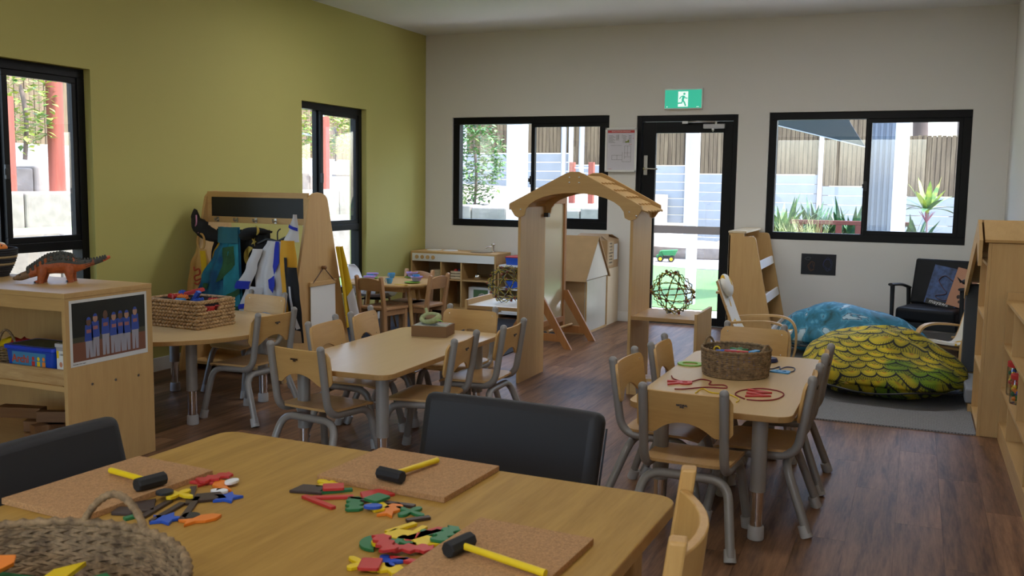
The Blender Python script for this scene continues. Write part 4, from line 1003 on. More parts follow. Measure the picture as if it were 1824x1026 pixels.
def letter(ch, c, x, y, a, s, lb, sx=1.0):
    me_o = text('lacing_letter', ch, s, M[c], None, Matrix.Rotation(R(a), 4, 'Z') @ Matrix.Diagonal((sx, 1, 1, 1)) @ Matrix.Translation((0, 0, 0.003)), 0.003, bold=0.004)
    me_o.location = (x, y, ZT+0.0006); tag(me_o, lb, 'lacing toy', 'lacing letters on the table'); return me_o
def cord(c, pts, lb, r=0.0028):
    m = MB(); m.tube(smooth([(p[0], p[1], ZT+r+0.0004) for p in pts], 6), r, 6); tag(obj('lacing_string', m, M[c], smooth_=60), lb, 'cord', 'lacing cords on the table')
M['dark_red'] = plain('dark_red', (0.25, 0.012, 0.02), 0.6)
letter('R', 'red', 4.165, -5.40, -75, 0.15, 'red lacing letter at the left of the lacing table'); letter('W', 'red', 4.535, -5.47, 95, 0.14, 'red lacing letter inside the looped dark red cord')
letter('B', 'sky', 4.555, -4.925, 80, 0.12, 'blue lacing letter with two holes near the right edge'); letter('O', 'lime', 4.115, -4.93, 15, 0.16, 'green lacing letter half behind the seagrass basket')
cord('dark_red', [(4.49,-5.60),(4.44,-5.53),(4.45,-5.44),(4.52,-5.36),(4.60,-5.38),(4.63,-5.45),(4.61,-5.55),(4.56,-5.60),(4.50,-5.61)], 'dark red cord looped round the red letter')
cord('dark_red', [(4.10,-5.26),(4.13,-5.33),(4.20,-5.37),(4.24,-5.28),(4.29,-5.30),(4.30,-5.38),(4.36,-5.36),(4.38,-5.42),(4.30,-5.44),(4.22,-5.52),(4.18,-5.54)], 'dark red cord tangled beside the seagrass basket')
cord('yellow', [(4.28,-5.58),(4.29,-5.48),(4.34,-5.54),(4.42,-5.55),(4.47,-5.62),(4.47,-5.68)], 'yellow cord behind the back of the nearest chair')
cord('navy', [(4.46,-4.86),(4.50,-4.87),(4.53,-4.80),(4.545,-4.92),(4.60,-4.90),(4.60,-4.80),(4.56,-4.79),(4.54,-4.86)], 'navy cord with a loop near the right edge')
cord('navy', [(4.40,-4.86),(4.42,-4.70),(4.47,-4.68),(4.47,-4.80),(4.42,-4.83)], 'navy cord behind the round seagrass basket')
m = MB(); m.lathe([(0.07, 0), (0.075, 0.004), (0.07, 0.02), (0.0, 0.028)], 20); o = obj('black_pouch', m, M['navy'], smooth_=60, loc=(4.40, -4.66, ZT+0.0005)); o.scale = (1.4, 0.8, 1); tag(o, 'dark pouch lying behind the seagrass basket', 'pouch')

# ================================================================== BOX AND CROCHET POUCH ON THE MIDDLE TABLE
M['card'] = plain('card', (0.20, 0.105, 0.04), 0.8); M['card_light'] = plain('card_light', (0.42, 0.27, 0.13), 0.8, var=0.1)
t = thing('shallow_box', 'shallow brown cardboard box on the middle table', 'box', (2.555, -4.69, ZT+0.0005), R(10))
m = MB(); m.box(-0.105, 0.105, -0.085, 0.085, 0, 0.062); obj('carton', m, M['card'], t, bevel=0.0015)
m = MB(); m.box(-0.095, 0.095, -0.075, 0.075, 0.0622, 0.064); obj('printed_lid', m, plain('lid_print', (0.42, 0.42, 0.34), 0.7, var=0.3, vscale=60), t)
m = MB()
for k in range(9): m.box(-0.02+0.012*k, -0.013+0.012*k, 0.055-0.004*k, 0.07-0.004*k, 0.0641, 0.0648)
obj('red_border_print', m, M['red'], t)['kind'] = 'stuff'
M['crochet'] = plain('crochet', (0.40, 0.43, 0.20), 0.9, bump=1.0, bscale=220, var=0.25, vscale=50)
t = thing('crochet_pouch', 'pale green crochet pouch on the shallow cardboard box', 'pouch', (2.535, -4.69, ZT+0.065), R(-30))
m = MB(); pts = []; rr = []
for k in range(22):
    a = 2*math.pi*k/22; pts.append((0.062*math.cos(a)*(1.15 if math.cos(a) > 0 else 1.0), 0.04*math.sin(a), 0.034+0.018*math.sin(a))); rr.append(0.0155+0.004*math.cos(a*2))
m.tube(pts, rr, 10, closed=True); obj('rolled_rim', m, M['crochet'], t, smooth_=70)
m = MB(); m.ball((0, 0.012, 0.030), (0.055, 0.034, 0.020), 14, 8); obj('brown_lining', m, M['card'], t, smooth_=70)
m = MB(); m.tube(smooth([(-0.06,0.02,0.045),(-0.085,0.03,0.06),(-0.098,0.032,0.078)], 4), 0.009, 8); obj('tail_loop', m, M['crochet'], t, smooth_=70)
m = MB(); m.tube(smooth([(0.07,0,0.03),(0.095,-0.01,0.034),(0.12,0.0,0.03)], 4), 0.003, 6); m.tube(smooth([(0.07,0,0.03),(0.10,0.01,0.03),(0.118,0.012,0.022)], 4), 0.0025, 6); obj('green_tie', m, M['lime'], t, smooth_=70)

# ================================================================== WICKER BLOCK BASKET ON THE ROUND TABLE
t = thing('wicker_basket', 'rectangular plaited wicker basket of building blocks on the round table', 'basket', (1.06, -5.02, ZT+0.0005), R(-3))
WX, WY, WH = 0.205, 0.15, 0.165
m = MB(); rows = 8; rn = random.Random(9)
def bead(p, dirv, tilt):
    L = 0.0160; d = (dirv*math.cos(tilt)+Vector((0,0,1))*math.sin(tilt)).normalized()
    m.tube([p-d*L, p-d*L*0.4, p+d*L*0.4, p+d*L], [0.003, 0.0098, 0.0098, 0.003], 6)
for i in range(rows):
    z = 0.010+(WH-0.018)*i/(rows-1)
    for (x0, y0, x1, y1) in ((-WX,-WY,WX,-WY),(WX,-WY,WX,WY),(WX,WY,-WX,WY),(-WX,WY,-WX,-WY)):
        a = Vector((x0,y0,z)); b = Vector((x1,y1,z)); n = int((b-a).length/0.0245); d = (b-a).normalized()
        for k in range(n+1):
            p = a+(b-a)*((k+0.5*(i % 2))/(n+0.5)) + Vector((rn.uniform(-.001,.001), rn.uniform(-.001,.001), rn.uniform(-.0015,.0015)))
            lp = (b-a).length
            if x0 == x1 == WX and abs(p.y+0.03) < 0.05 and rows-4 < i < rows-1: continue
            bead(p, d, 0.5 if i % 2 else -0.5)
o = obj('weave', m, M['hyacinth'], t, smooth_=60); o['kind'] = 'stuff'
m = MB(); m.tube([(x, y, WH) for x, y in rrect(2*WX, 2*WY, 0.02, 3)], 0.006, 8, closed=True); obj('rim', m, M['hyacinth'], t, smooth_=60)
m = MB()
for a, b, c, d in ((-WX+.006, WX-.006, -WY+.006, -WY+.009), (-WX+.006, WX-.006, WY-.009, WY-.006), (-WX+.006, -WX+.009, -WY, WY)): m.box(a, b, c, d, 0.003, WH-0.006)
m.box(-WX+.006, WX-.006, -WY+.006, WY-.006, 0.002, 0.005); obj('weave_shade_sheet', m, plain('weave_gap_shade', (0.035, 0.02, 0.01), 0.9), t)  # dark inner sheets put the shade of the weave gaps into colour
def block(L, wd, c, loc, rot, lb):
    t = thing('building_block', lb, 'toy block', loc, 0, 'plastic building blocks in the wicker basket'); t.rotation_euler = tuple(R(a) for a in rot)
    m = MB(); m.box(-L/2, L/2, -wd/2, wd/2, 0, 0.02); obj('body', m, M[c], t, bevel=0.001)
    for i in range(int(L/0.016)):
        for j in range(max(1, int(wd/0.016))):
            m = MB(); m.cyl(((i+0.5)*0.016-L/2, (j+0.5)*0.016-wd/2, 0.02), ((i+0.5)*0.016-L/2, (j+0.5)*0.016-wd/2, 0.0245), 0.0048, n=10); obj('stud', m, M[c], t, smooth_=40)
bx, by, bz = 1.06, -5.02, ZT+0.145
for L, wd, c, dx, dy, dz, rot, lb in [(0.13, 0.064, 'red', 0.02, 0.02, 0.045, (10,-12,-15), 'large red building block on top of the pile'), (0.064, 0.032, 'red', -0.11, -0.02, 0.012, (0,15,20), 'red building block at the left of the pile'), (0.064, 0.032, 'red', -0.04, -0.06, 0.022, (20,0,60), 'red building block tilted in the middle of the pile'), (0.064, 0.032, 'orange', 0.015, -0.075, 0.022, (15,0,-5), 'orange building block facing out of the pile'), (0.064, 0.032, 'sky', 0.025, -0.11, 0.004, (15,0,15), 'light blue building block at the front of the pile'), (0.096, 0.032, 'blue', 0.085, -0.04, 0.022, (0,-55,10), 'blue building block standing on edge in the pile'), (0.064, 0.032, 'blue', 0.12, -0.06, 0.006, (0,-10,40), 'blue building block at the right of the pile'), (0.032, 0.032, 'blue', -0.085, 0.03, 0.034, (0,0,0), 'small blue building block perched on the red ones'), (0.064, 0.032, 'red', 0.155, 0.03, 0.0, (0,5,80), 'red building block by the right rim of the basket'), (0.064, 0.05, 'red', 0.168, -0.03, -0.045, (90,0,90), 'red building block showing through the handle hole')]:
    block(L, wd, c, (bx+dx, by+dy, bz+dz), rot, lb)
m = MB(); rn = random.Random(6)
for q in range(60): m.box(-0.03, 0.03, -0.016, 0.016, 0, 0.02, Matrix.Translation((rn.uniform(-.15,.15), rn.uniform(-.10,.10), 0.01+0.022*(q % 5))) @ Matrix.Rotation(q*0.7, 4, 'Z'))
tag(obj('building_blocks', m, M['red'], loc=(bx, by, ZT)), 'red building blocks filling the bottom of the wicker basket', 'toy blocks', None, 'stuff')

# ================================================================== LEFT SHELF UNIT
SX0, SX1, SY0, SY1, SZ = 0.03, 1.517, -6.36, -5.815, 0.88
t = thing('shelf_unit', 'open maple shelf unit at the left edge with a photo poster', 'shelf unit', (0, 0, 0))
m = MB(); m.box(SX0, SX1+0.003, SY0-0.003, SY1, SZ-0.025, SZ); obj('top_board', m, M['maple_x'], t, bevel=0.002)
m = MB(); m.box(SX1-0.022, SX1, SY0, SY1, 0, SZ-0.0252); e = obj('end_panel', m, M['maple_z'], t, bevel=0.0015)
for i, (y, z) in enumerate(((-6.215, 0.43), (-6.07, 0.425), (-5.92, 0.42))):
    q = MB(); q.cyl((SX1-0.001, y, z), (SX1+0.0018, y, z), 0.0065, n=12); obj('bolt', q, M['steel'], e, smooth_=40)
m = MB(); m.box(SX0, SX0+0.022, SY0, SY1, 0, SZ-0.0252); obj('end_panel', m, M['maple_z'], t, bevel=0.0015)
m = MB(); m.box(SX0+0.022, SX1-0.022, SY1-0.012, SY1, 0.02, SZ-0.0252); obj('back_panel', m, M['maple_z'], t)
m = MB(); m.box(SX0+0.022, SX1-0.022, SY0+0.005, SY1-0.012, 0.415, 0.44); sh = obj('shelf', m, M['maple_x'], t, bevel=0.001)
m = MB(); m.box(SX0+0.022, SX1-0.022, SY0+0.018, SY0+0.034, 0.4402, 0.515); obj('front_lip', m, wood('pine', (0.62, 0.42, 0.20), (0.40, 0.23, 0.09), 'x', 1.6, contrast=1.4), sh, bevel=0.002)
m = MB(); m.box(SX0+0.022, SX1-0.022, SY0+0.005, SY1-0.012, 0.055, 0.08); obj('shelf', m, M['maple_x'], t, bevel=0.001)
m = MB(); m.box(SX0+0.022, SX1-0.022, SY0+0.03, SY0+0.05, 0.0, 0.055); obj('plinth', m, M['maple_x'], t)
m = MB(); m.box(SX0+0.022, SX1-0.022, SY0+0.004, SY0+0.02, SZ-0.085, SZ-0.0252); obj('top_rail', m, M['maple_x'], t)
# team photo poster
t = thing('team_photo_poster', 'white bordered photo poster of seven children in blue shirts', 'poster', (SX1+0.0004, -6.095, 0.686))
PW, PH = 0.484, 0.314
def ybox(mb, y0, y1, z0, z1, d0, d1): mb.box(d0, d1, y0, y1, z0, z1)
m = MB(); ybox(m, -PW/2, PW/2, -PH/2, PH/2, 0, 0.0012); obj('border', m, plain('poster_white', (0.68, 0.68, 0.66), 0.5), t)
m = MB(); ybox(m, -PW/2+.014, PW/2-.014, -0.02, PH/2-.014, 0.0012, 0.0016); obj('dark_backdrop', m, plain('photo_dark', (0.008, 0.010, 0.008), 0.5, var=0.5, vscale=12), t)
m = MB(); ybox(m, -PW/2+.014, PW/2-.014, -0.045, -0.02, 0.0012, 0.0016); obj('grass_strip', m, plain('photo_grass', (0.06, 0.055, 0.03), 0.5), t)
m = MB(); ybox(m, -PW/2+.014, PW/2-.014, -PH/2+.022, -0.045, 0.0012, 0.0016); obj('clay_ground', m, plain('photo_clay', (0.20, 0.075, 0.04), 0.5), t)
ptxt = Matrix.Translation((0.0014, -PW/2+0.05, -PH/2+0.011)) @ Matrix.Rotation(R(90), 4, 'Z') @ Matrix.Rotation(R(90), 4, 'X')
text('caption', 'Australian Little League', 0.008, ink, t, ptxt, 0.0002)
pm = dict(blue=plain('photo_blue', (0.03, 0.07, 0.34), 0.5), pants=plain('photo_pants', (0.34, 0.33, 0.38), 0.5), patch=plain('photo_patch', (0.32, 0.12, 0.12), 0.5), sk1=plain('photo_skin_dark', (0.13, 0.065, 0.04), 0.5), sk2=plain('photo_skin_light', (0.40, 0.22, 0.15), 0.5))
def disc(mb, cy, cz, ry, rz_, d0, d1, n=14): mb.prism([(cy+ry*math.cos(2*math.pi*k/n), cz+rz_*math.sin(2*math.pi*k/n)) for k in range(n)], d0, d1, YZ)
for i, (yc, zt, sk) in enumerate(((-0.132, 0.055, 'sk1'), (-0.092, 0.068, 'sk2'), (-0.030, 0.076, 'sk1'), (0.022, 0.062, 'sk2'), (0.064, 0.064, 'sk1'), (0.105, 0.062, 'sk2'), (0.160, 0.072, 'sk2'))):
    m = MB(); m.prism([(yc-0.021, zt-0.022), (yc+0.021, zt-0.022), (yc+0.026, zt-0.10), (yc-0.026, zt-0.10)], 0.0017, 0.0020, YZ); obj('shirt_print', m, pm['blue'], t)
    m = MB(); m.prism([(yc-0.022, zt-0.10), (yc+0.022, zt-0.10), (yc+0.020, -0.125), (yc+0.004, -0.125), (yc, zt-0.125), (yc-0.004, -0.125), (yc-0.020, -0.125)], 0.0017, 0.0020, YZ); obj('trouser_print', m, pm['pants'], t)
    m = MB(); disc(m, yc, zt-0.008, 0.0145, 0.020, 0.0020, 0.0023); obj('face_print', m, pm[sk], t)
    m = MB(); m.prism([(yc+0.0125*math.cos(k*math.pi/8), zt+0.001+0.014*math.sin(k*math.pi/8)) for k in range(9)], 0.0023, 0.0026, YZ); obj('cap_print', m, pm['blue'] if i != 2 else pm['sk1'], t)
    m = MB(); m.box(0.0020, 0.0023, yc-0.014, yc+0.014, zt-0.062, zt-0.045); obj('chest_print', m, pm['patch'], t)
# ---- dinosaur (nose to the left, tail to the right of the picture)
t = thing('toy_dinosaur', 'orange and grey rubber armoured dinosaur on the shelf top', 'toy', (1.085, -6.01, SZ+0.0005), math.atan2(0.78, 0.62)); t.scale = (0.80, 0.92, 0.98)
def skin_mat(name, c1, c2, sc=60): return plain(name, c1, 0.55, bump=0.5, bscale=sc*2, var=0.3, vscale=sc)
dor = skin_mat('dino_orange', (0.42, 0.10, 0.025), None); dgr = skin_mat('dino_grey', (0.055, 0.055, 0.045), None); dtan = skin_mat('dino_tan', (0.20, 0.11, 0.05), None)
spine = [(-0.235,0,0.028),(-0.205,0,0.034),(-0.165,0,0.046),(-0.11,0,0.068),(-0.05,0,0.088),(0.02,0,0.094),(0.08,0,0.088),(0.13,0,0.085),(0.20,0,0.096),(0.27,0,0.112),(0.315,0,0.127)]
rad = [0.012,0.020,0.022,0.033,0.045,0.050,0.046,0.030,0.017,0.012,0.008]
sp = smooth(spine, 4); rd = []
for i in range(len(spine)-1):
    for k in range(4): rd.append(rad[i]+(rad[i+1]-rad[i])*k/4)
rd.append(rad[-1])
m = MB(); m.tube(sp[8:34], rd[8:34], 14); obj('body', m, dor, t, smooth_=70)
m = MB(); m.tube(sp[:9], rd[:9], 14); m.ball((-0.24,0,0.026), (0.014, 0.012, 0.010), 10, 6); hd = obj('head', m, dtan, t, smooth_=70)
for s in (-1, 1):
    m = MB(); m.ball((-0.212, s*0.0165, 0.045), 0.0042, 8, 6); obj('eye', m, M['black'], hd, smooth_=60)
m = MB(); m.tube(sp[30:39], rd[30:39], 12); obj('tail', m, dgr, t, smooth_=70)
m = MB(); m.tube(sp[36:], rd[36:], 12); obj('tail_tip', m, plain('dino_red', (0.55, 0.09, 0.03), 0.5), t, smooth_=70)
m = MB()
for i in range(8, 38):
    p = sp[i]; r_ = rd[i]
    for a in (-50, -25, 0, 25, 50):
        b = R(a); q = 0.0105*(1 if i < 26 else 0.55); k = 1.0 if a else 1.25
        if i % 2 == 0 or a == 0: m.ball((p.x, p.y+r_*0.96*math.sin(b), p.z+r_*0.96*math.cos(b)), (q*1.1*k, q*k, q*k*(1.1 if a else 1.7)), 7, 5)
obj('armour_plates', m, dgr, t, smooth_=60)['kind'] = 'stuff'
m = MB(); m.sheet(lambda u, v: (sp[8+int(round(v*24))].x, rd[8+int(round(v*24))]*1.01*math.sin(R(-78+156*u)), sp[8+int(round(v*24))].z+rd[8+int(round(v*24))]*1.01*math.cos(R(-78+156*u))), 10, 24, -0.002); obj('back_hide', m, dgr, t, smooth_=60)
for x, dx in ((-0.075, -0.02), (0.075, 0.015)):
    for s in (-1, 1):
        off = 0.012*s
        m = MB(); m.tube(smooth([(x+off, s*0.026, 0.078), (x+off+dx*0.2, s*0.036, 0.048), (x+off+dx*0.6, s*0.036, 0.012), (x+off+dx*0.7, s*0.036, 0.0)], 4), [0.032,0.033,0.032,0.030,0.027,0.024,0.022,0.020,0.019,0.020,0.021,0.021,0.021], 10)
        m.ball((x+off+dx-0.008, s*0.036, 0.008), (0.020, 0.016, 0.0085), 10, 6); L = obj('leg', m, dor, t, smooth_=70)
        m = MB()
        for j in (-1, 0, 1): m.ball((x+off+dx-0.024, s*0.036+j*0.009, 0.006), (0.006, 0.0045, 0.0055), 6, 5)
        obj('claws', m, M['black'], L, smooth_=60)['kind'] = 'stuff'
# ---- striped basket of soft fish
t = thing('striped_basket', 'black and straw striped basket on the left shelf top', 'basket', (0.52, -5.98, SZ+0.0005))
prof = [(0.11 + 0.05*math.sin(i/12*math.pi/2), 0.15*i/12) for i in range(13)]
for i in range(12):
    r0_, z0_ = prof[i]; r1_, z1_ = prof[i+1]; m = MB()
    m.tube([((r0_+r1_)/2*math.cos(2*math.pi*k/60), (r0_+r1_)/2*math.sin(2*math.pi*k/60), (z0_+z1_)/2+0.0006*(k % 2)) for k in range(60)], 0.0078, 6, closed=True)
    obj('coil', m, plain('straw', (0.34, 0.25, 0.13), 0.9) if i in (5, 8) else M['black_straw'] if 'black_straw' in M else M.setdefault('black_straw', plain('black_straw', (0.012, 0.012, 0.016), 0.8)), t, smooth_=60)
m = MB(); m.lathe([(0.001, 0.002), (0.112, 0.002), (0.112, 0.006), (0.001, 0.006)], 30); obj('base', m, M['black_straw'], t)
for dx, dy, c, a, lb in ((0.07, 0.03, 'orange', 20, 'orange soft toy fish in the striped basket'), (-0.02, -0.02, 'yellow', 60, 'yellow soft toy fish in the striped basket'), (0.03, 0.08, 'yellow', -40, 'second yellow soft toy fish at the back of the striped basket')):
    tt = thing('soft_fish', lb, 'soft toy', (0.52+dx, -5.98+dy, SZ+0.135), R(a), 'soft fish in the striped basket')
    m = MB(); m.ball((0, 0, 0.02), (0.055, 0.03, 0.025), 14, 8); obj('body', m, M[c], tt, smooth_=70)
    m = MB(); m.prism([(-0.05, 0.0), (-0.085, 0.03), (-0.075, 0), (-0.085, -0.03)], 0.012, 0.026); obj('tail', m, M[c], tt, bevel=0.002)
    m = MB(); m.ball((0.035, 0.02, 0.032), 0.004, 6, 5); m.ball((0.035, -0.02, 0.032), 0.004, 6, 5); obj('eyes', m, M['black'], tt)
m = MB(); m.lathe([(0.001, 0.0), (0.125, 0.0), (0.135, 0.05), (0.001, 0.055)], 24); tag(obj('soft_fish_heap', m, M['orange'], smooth_=60, loc=(0.52, -5.98, SZ+0.075)), 'orange soft toys filling the striped basket', 'soft toys', None, 'stuff')
# ---- tubs on the middle shelf
ZS = 0.4405
def tub(name, label, x0, x1, y0, y1, h, mb_, lidm, z=ZS):
    t = thing(name, label, 'tub', ((x0+x1)/2, (y0+y1)/2, z)); a, b = (x1-x0)/2, (y1-y0)/2
    def ring(s, zz): return [(p[0], p[1], zz) for p in rrect(2*a*s, 2*b*s, 0.02, 4)]
    m = MB(); A0 = ring(0.88, 0); A1 = ring(0.97, h-0.012); n = len(A0)
    m.add(A0+A1, [(i, (i+1) % n, n+(i+1) % n, n+i) for i in range(n)] + [tuple(reversed(range(n)))]); obj('body', m, mb_, t, smooth_=50)
    m = MB(); m.prism(rrect(2*a*1.04, 2*b*1.04, 0.024, 4), h-0.014, h+0.004); ld = obj('lid', m, lidm, t, bevel=0.003)
    m = MB(); m.prism(rrect(2*a*0.86, 2*b*0.80, 0.02, 4), h+0.0042, h+0.006); obj('lid_picture', m, plain(name+'_pic', (0.10, 0.11, 0.05), 0.6, var=0.6, vscale=30), ld)
    return t, a, b
t, a, b = tub('blue_tub', 'blue plastic tub with picture label on the middle shelf', 1.06, 1.388, -6.32, -6.12, 0.16, plain('tub_blue', (0.01, 0.06, 0.42), 0.35), plain('tub_lid', (0.012, 0.05, 0.55), 0.3))
m = MB(); m.box(-0.11, 0.11, -b*0.968-0.0006, -b*0.968+0.001, 0.045, 0.135); lbp = obj('label', m, plain('label_sky', (0.05, 0.22, 0.42), 0.5), t)
text('lettering', 'Archi', 0.05, plain('label_red', (0.45, 0.07, 0.03), 0.5), lbp, Matrix.Translation((-0.055, -b*0.968-0.001, 0.10)) @ Matrix.Rotation(R(90), 4, 'X'), 0.0004, bold=0.0015)
for i, c in enumerate(('red', 'yellow', 'orange')):
    m = MB(); x = 0.02+0.034*i; m.box(x, x+0.02, -b*0.968-0.0014, -b*0.968-0.0007, 0.06, 0.095); m.ball((x+0.01, -b*0.968-0.001, 0.108), (0.009, 0.0006, 0.010), 10, 6); obj('figure_print', m, M[c], lbp)
t, a, b = tub('white_tub', 'white plastic tub with paper label beside the blue tub', 1.396, 1.475, -6.325, -6.15, 0.19, plain('tub_clear', (0.40, 0.38, 0.40), 0.4), plain('tub_lid_white', (0.5, 0.5, 0.52), 0.4))
m = MB(); m.box(-0.022, 0.026, -b*0.965-0.0006, -b*0.965+0.001, 0.03, 0.16); lbp = obj('label', m, M['white'], t)
m = MB(); m.box(-0.022, -0.008, -b*0.965-0.0012, -b*0.965-0.0007, 0.125, 0.16); obj('yellow_corner_print', m, M['yellow'], lbp)
m = MB(); m.ball((0.004, -b*0.965-0.001, 0.095), (0.010, 0.0006, 0.013), 12, 6); obj('orange_spot_print', m, plain('peach', (0.6, 0.25, 0.15), 0.5), lbp)
text('lettering', '1000', 0.014, ink, lbp, Matrix.Translation((0.010, -b*0.965-0.001, 0.142)) @ Matrix.Rotation(R(90), 4, 'X'), 0.0003)
round_basket('small dark wicker basket behind the blue tub', (0.95, -6.16, ZS+0.001), 0.10, 0.115, 0.13, 10, 0.007, M['seagrass'], [(R(-60), 0.09, 0.09)], ns=90)
for i, (dx, c, lb) in enumerate(((-0.03, 'yellow', 'yellow cloth in the small dark wicker basket'), (0.04, 'red', 'dark red cloth in the small dark wicker basket'))):
    m = MB(); m.ball((0, 0, 0), (0.055, 0.06, 0.045), 12, 8); rn = random.Random(i); m.v = [(x+rn.uniform(-.008,.008), y+rn.uniform(-.008,.008), z+rn.uniform(-.01,.01)) for x, y, z in m.v]
    tag(obj('play_cloth', m, M[c], smooth_=80, loc=(0.95+dx, -6.16, ZS+0.12)), lb, 'cloth')
# ---- wooden track blocks on the bottom shelf
ZB = 0.0805
arc = lambda r0_, r1_, a0, a1: [(r0_*math.cos(R(a0+(a1-a0)*k/10)), r0_*math.sin(R(a0+(a1-a0)*k/10))) for k in range(11)] + [(r1_*math.cos(R(a1+(a0-a1)*k/10)), r1_*math.sin(R(a1+(a0-a1)*k/10))) for k in range(11)]
for (pts, z, x, y, a, lb) in [([(-0.18,-0.03),(0.18,-0.03),(0.18,0.03),(-0.18,0.03)], 0, 1.22, -6.16, 8, 'straight brown wooden block at the bottom of the shelf pile'), (arc(0.18, 0.25, 20, 120), 0.056, 1.12, -6.36, 0, 'curved brown wooden block with the thick end forward'), (arc(0.14, 0.20, 30, 140), 0.056, 1.30, -6.30, 20, 'curved brown wooden block at the right of the shelf pile'), ([(-0.12,-0.04),(0.12,-0.03),(0.12,0.03),(-0.12,0.04)], 0.112, 0.95, -6.14, 15, 'brown wooden block at the far left of the shelf pile'), ([(-0.13,-0.025),(0.13,-0.025),(0.13,0.025),(-0.13,0.025)], 0.112, 1.22, -6.12, 25, 'brown wooden block lying on top of the shelf pile')]:
    m = MB(); m.prism(pts, 0, 0.055); o = obj('wooden_block', m, M['brown_x'], bevel=0.003, loc=(x, y, ZB+z)); o.rotation_euler[2] = R(a); tag(o, lb, 'block', 'brown wooden blocks on the bottom shelf')
m = MB(); m.cyl((0,0,0), (0,0,0.055), 0.03, n=20); tag(obj('wooden_cylinder', m, M['maple_z'], bevel=0.003, smooth_=40, loc=(1.23, -6.30, ZB)), 'pale wooden cylinder in front of the brown blocks', 'block')
# ================================================================== DRESS-UP STAND
DU = thing('dress_up_stand', 'maple dress up stand with a blackboard header by the left wall', 'dress up stand', (0.635, -3.72, 0), R(-2))
DH, DL = 1.33, 0.475
def aframe(h, wt, wb, rt=0.07):
    o = []
    for k in range(9):
        a = math.pi*k/8; o.append((wt*math.cos(a), h-rt+rt*math.sin(a)))
    return [(wb, 0)] + o + [(-wb, 0)]
for s in (-1, 1):
    m = MB(); m.prism(aframe(DH, 0.115, 0.42), s*DL-0.011, s*DL+0.011, YZ); pn = obj('end_panel', m, M['maple_z'], DU, bevel=0.002)
yf = lambda z: -(0.115+(DH-z)/DH*0.285)
m = MB(); m.box(-DL+0.012, DL-0.012, -0.10, -0.08, 1.285, 1.325); hd = obj('header_top_rail', m, M['maple_x'], DU)
for a, b, c, d in ((-DL+.012, DL-.012, 1.095, 1.14), (-DL+.012, -DL+.05, 1.14, 1.285), (DL-.05, DL-.012, 1.14, 1.285)):
    m = MB(); m.box(a, b, -0.10, -0.08, c, d); obj('header_rail', m, M['maple_x'], DU, bevel=0.002)
m = MB(); m.box(-DL+.05, DL-.05, -0.094, -0.088, 1.14, 1.285); obj('blackboard', m, plain('blackboard', (0.008, 0.008, 0.009), 0.5), DU)
m = MB(); m.box(-DL+.012, DL-.012, -0.32, 0.32, 0.05, 0.07); obj('bottom_shelf', m, M['maple_x'], DU)
m = MB(); m.box(-DL+.012, DL-.012, -0.005, 0.005, 0.07, 0.55); obj('middle_panel', m, M['maple_z'], DU)
for i in range(5):
    x = -0.36+0.18*i; m = MB(); y = -0.07; dz_ = 0.035
    m.tube(smooth([(x, y-0.03, 1.12), (x, y-0.06, 1.11), (x, y-0.068, 1.13)], 4), 0.006, 8); m.box(x-0.010, x+0.010, y-0.036, y-0.030, 1.10, 1.135); obj('coat_hook', m, M['steel'], DU, smooth_=50)
# drape helper: profile rows (z, x left, x right) -> cloth slab with folds
def drape(prof, y0, amp, folds, seed, th=0.006, bulge=0.02, slope=0.0):
    zs = [p[0] for p in prof]
    def at(v):
        z = zs[0]+(zs[-1]-zs[0])*v
        for (za, la, ra), (zb, lb, rb) in zip(prof, prof[1:]):
            if zb <= z <= za or za <= z <= zb:
                f = 0 if za == zb else (z-za)/(zb-za); f = f*f*(3-2*f); return z, la+(lb-la)*f, ra+(rb-ra)*f
        return prof[-1]
    def fn(u, v, off=0.0):
        z, l, r_ = at(v); x = l+(r_-l)*u
        y = y0 - slope*v - bulge*math.sin(math.pi*u) - amp*(0.35+0.65*v)*math.sin(folds*math.pi*2*u+seed+1.3*math.sin(3*v+seed)) - off
        return (x, y, z)
    return fn
def cloth(name, fn, mat, par, nu=28, nv=20, th=0.006):
    m = MB(); m.sheet(lambda u, v: fn(u, v), nu, nv, -th); return obj(name, m, mat, par, smooth_=80)
def patch(name, fn, mat, par, uv, off=0.004, n=3):
    off = off+0.008
    """a flat appliqué following the cloth; uv is an outline in cloth space"""
    m = MB(); c = (sum(p[0] for p in uv)/len(uv), sum(p[1] for p in uv)/len(uv)); pts = []
    for i in range(len(uv)):
        a, b = uv[i], uv[(i+1) % len(uv)]
        for k in range(3): pts.append((a[0]+(b[0]-a[0])*k/3, a[1]+(b[1]-a[1])*k/3))
    R_ = 5; vs = [Vector(fn(c[0], c[1], off))]; fs = []; N = len(pts)
    for r_ in range(1, R_+1):
        for p in pts: vs.append(Vector(fn(c[0]+(p[0]-c[0])*r_/R_, c[1]+(p[1]-c[1])*r_/R_, off)))
    for i in range(N): fs.append((0, 1+i, 1+(i+1) % N))
    for r_ in range(R_-1):
        for i in range(N): fs.append((1+r_*N+i, 1+(r_+1)*N+i, 1+(r_+1)*N+(i+1) % N, 1+r_*N+(i+1) % N))
    m.add(vs, fs); return obj(name, m, mat, par, smooth_=80)
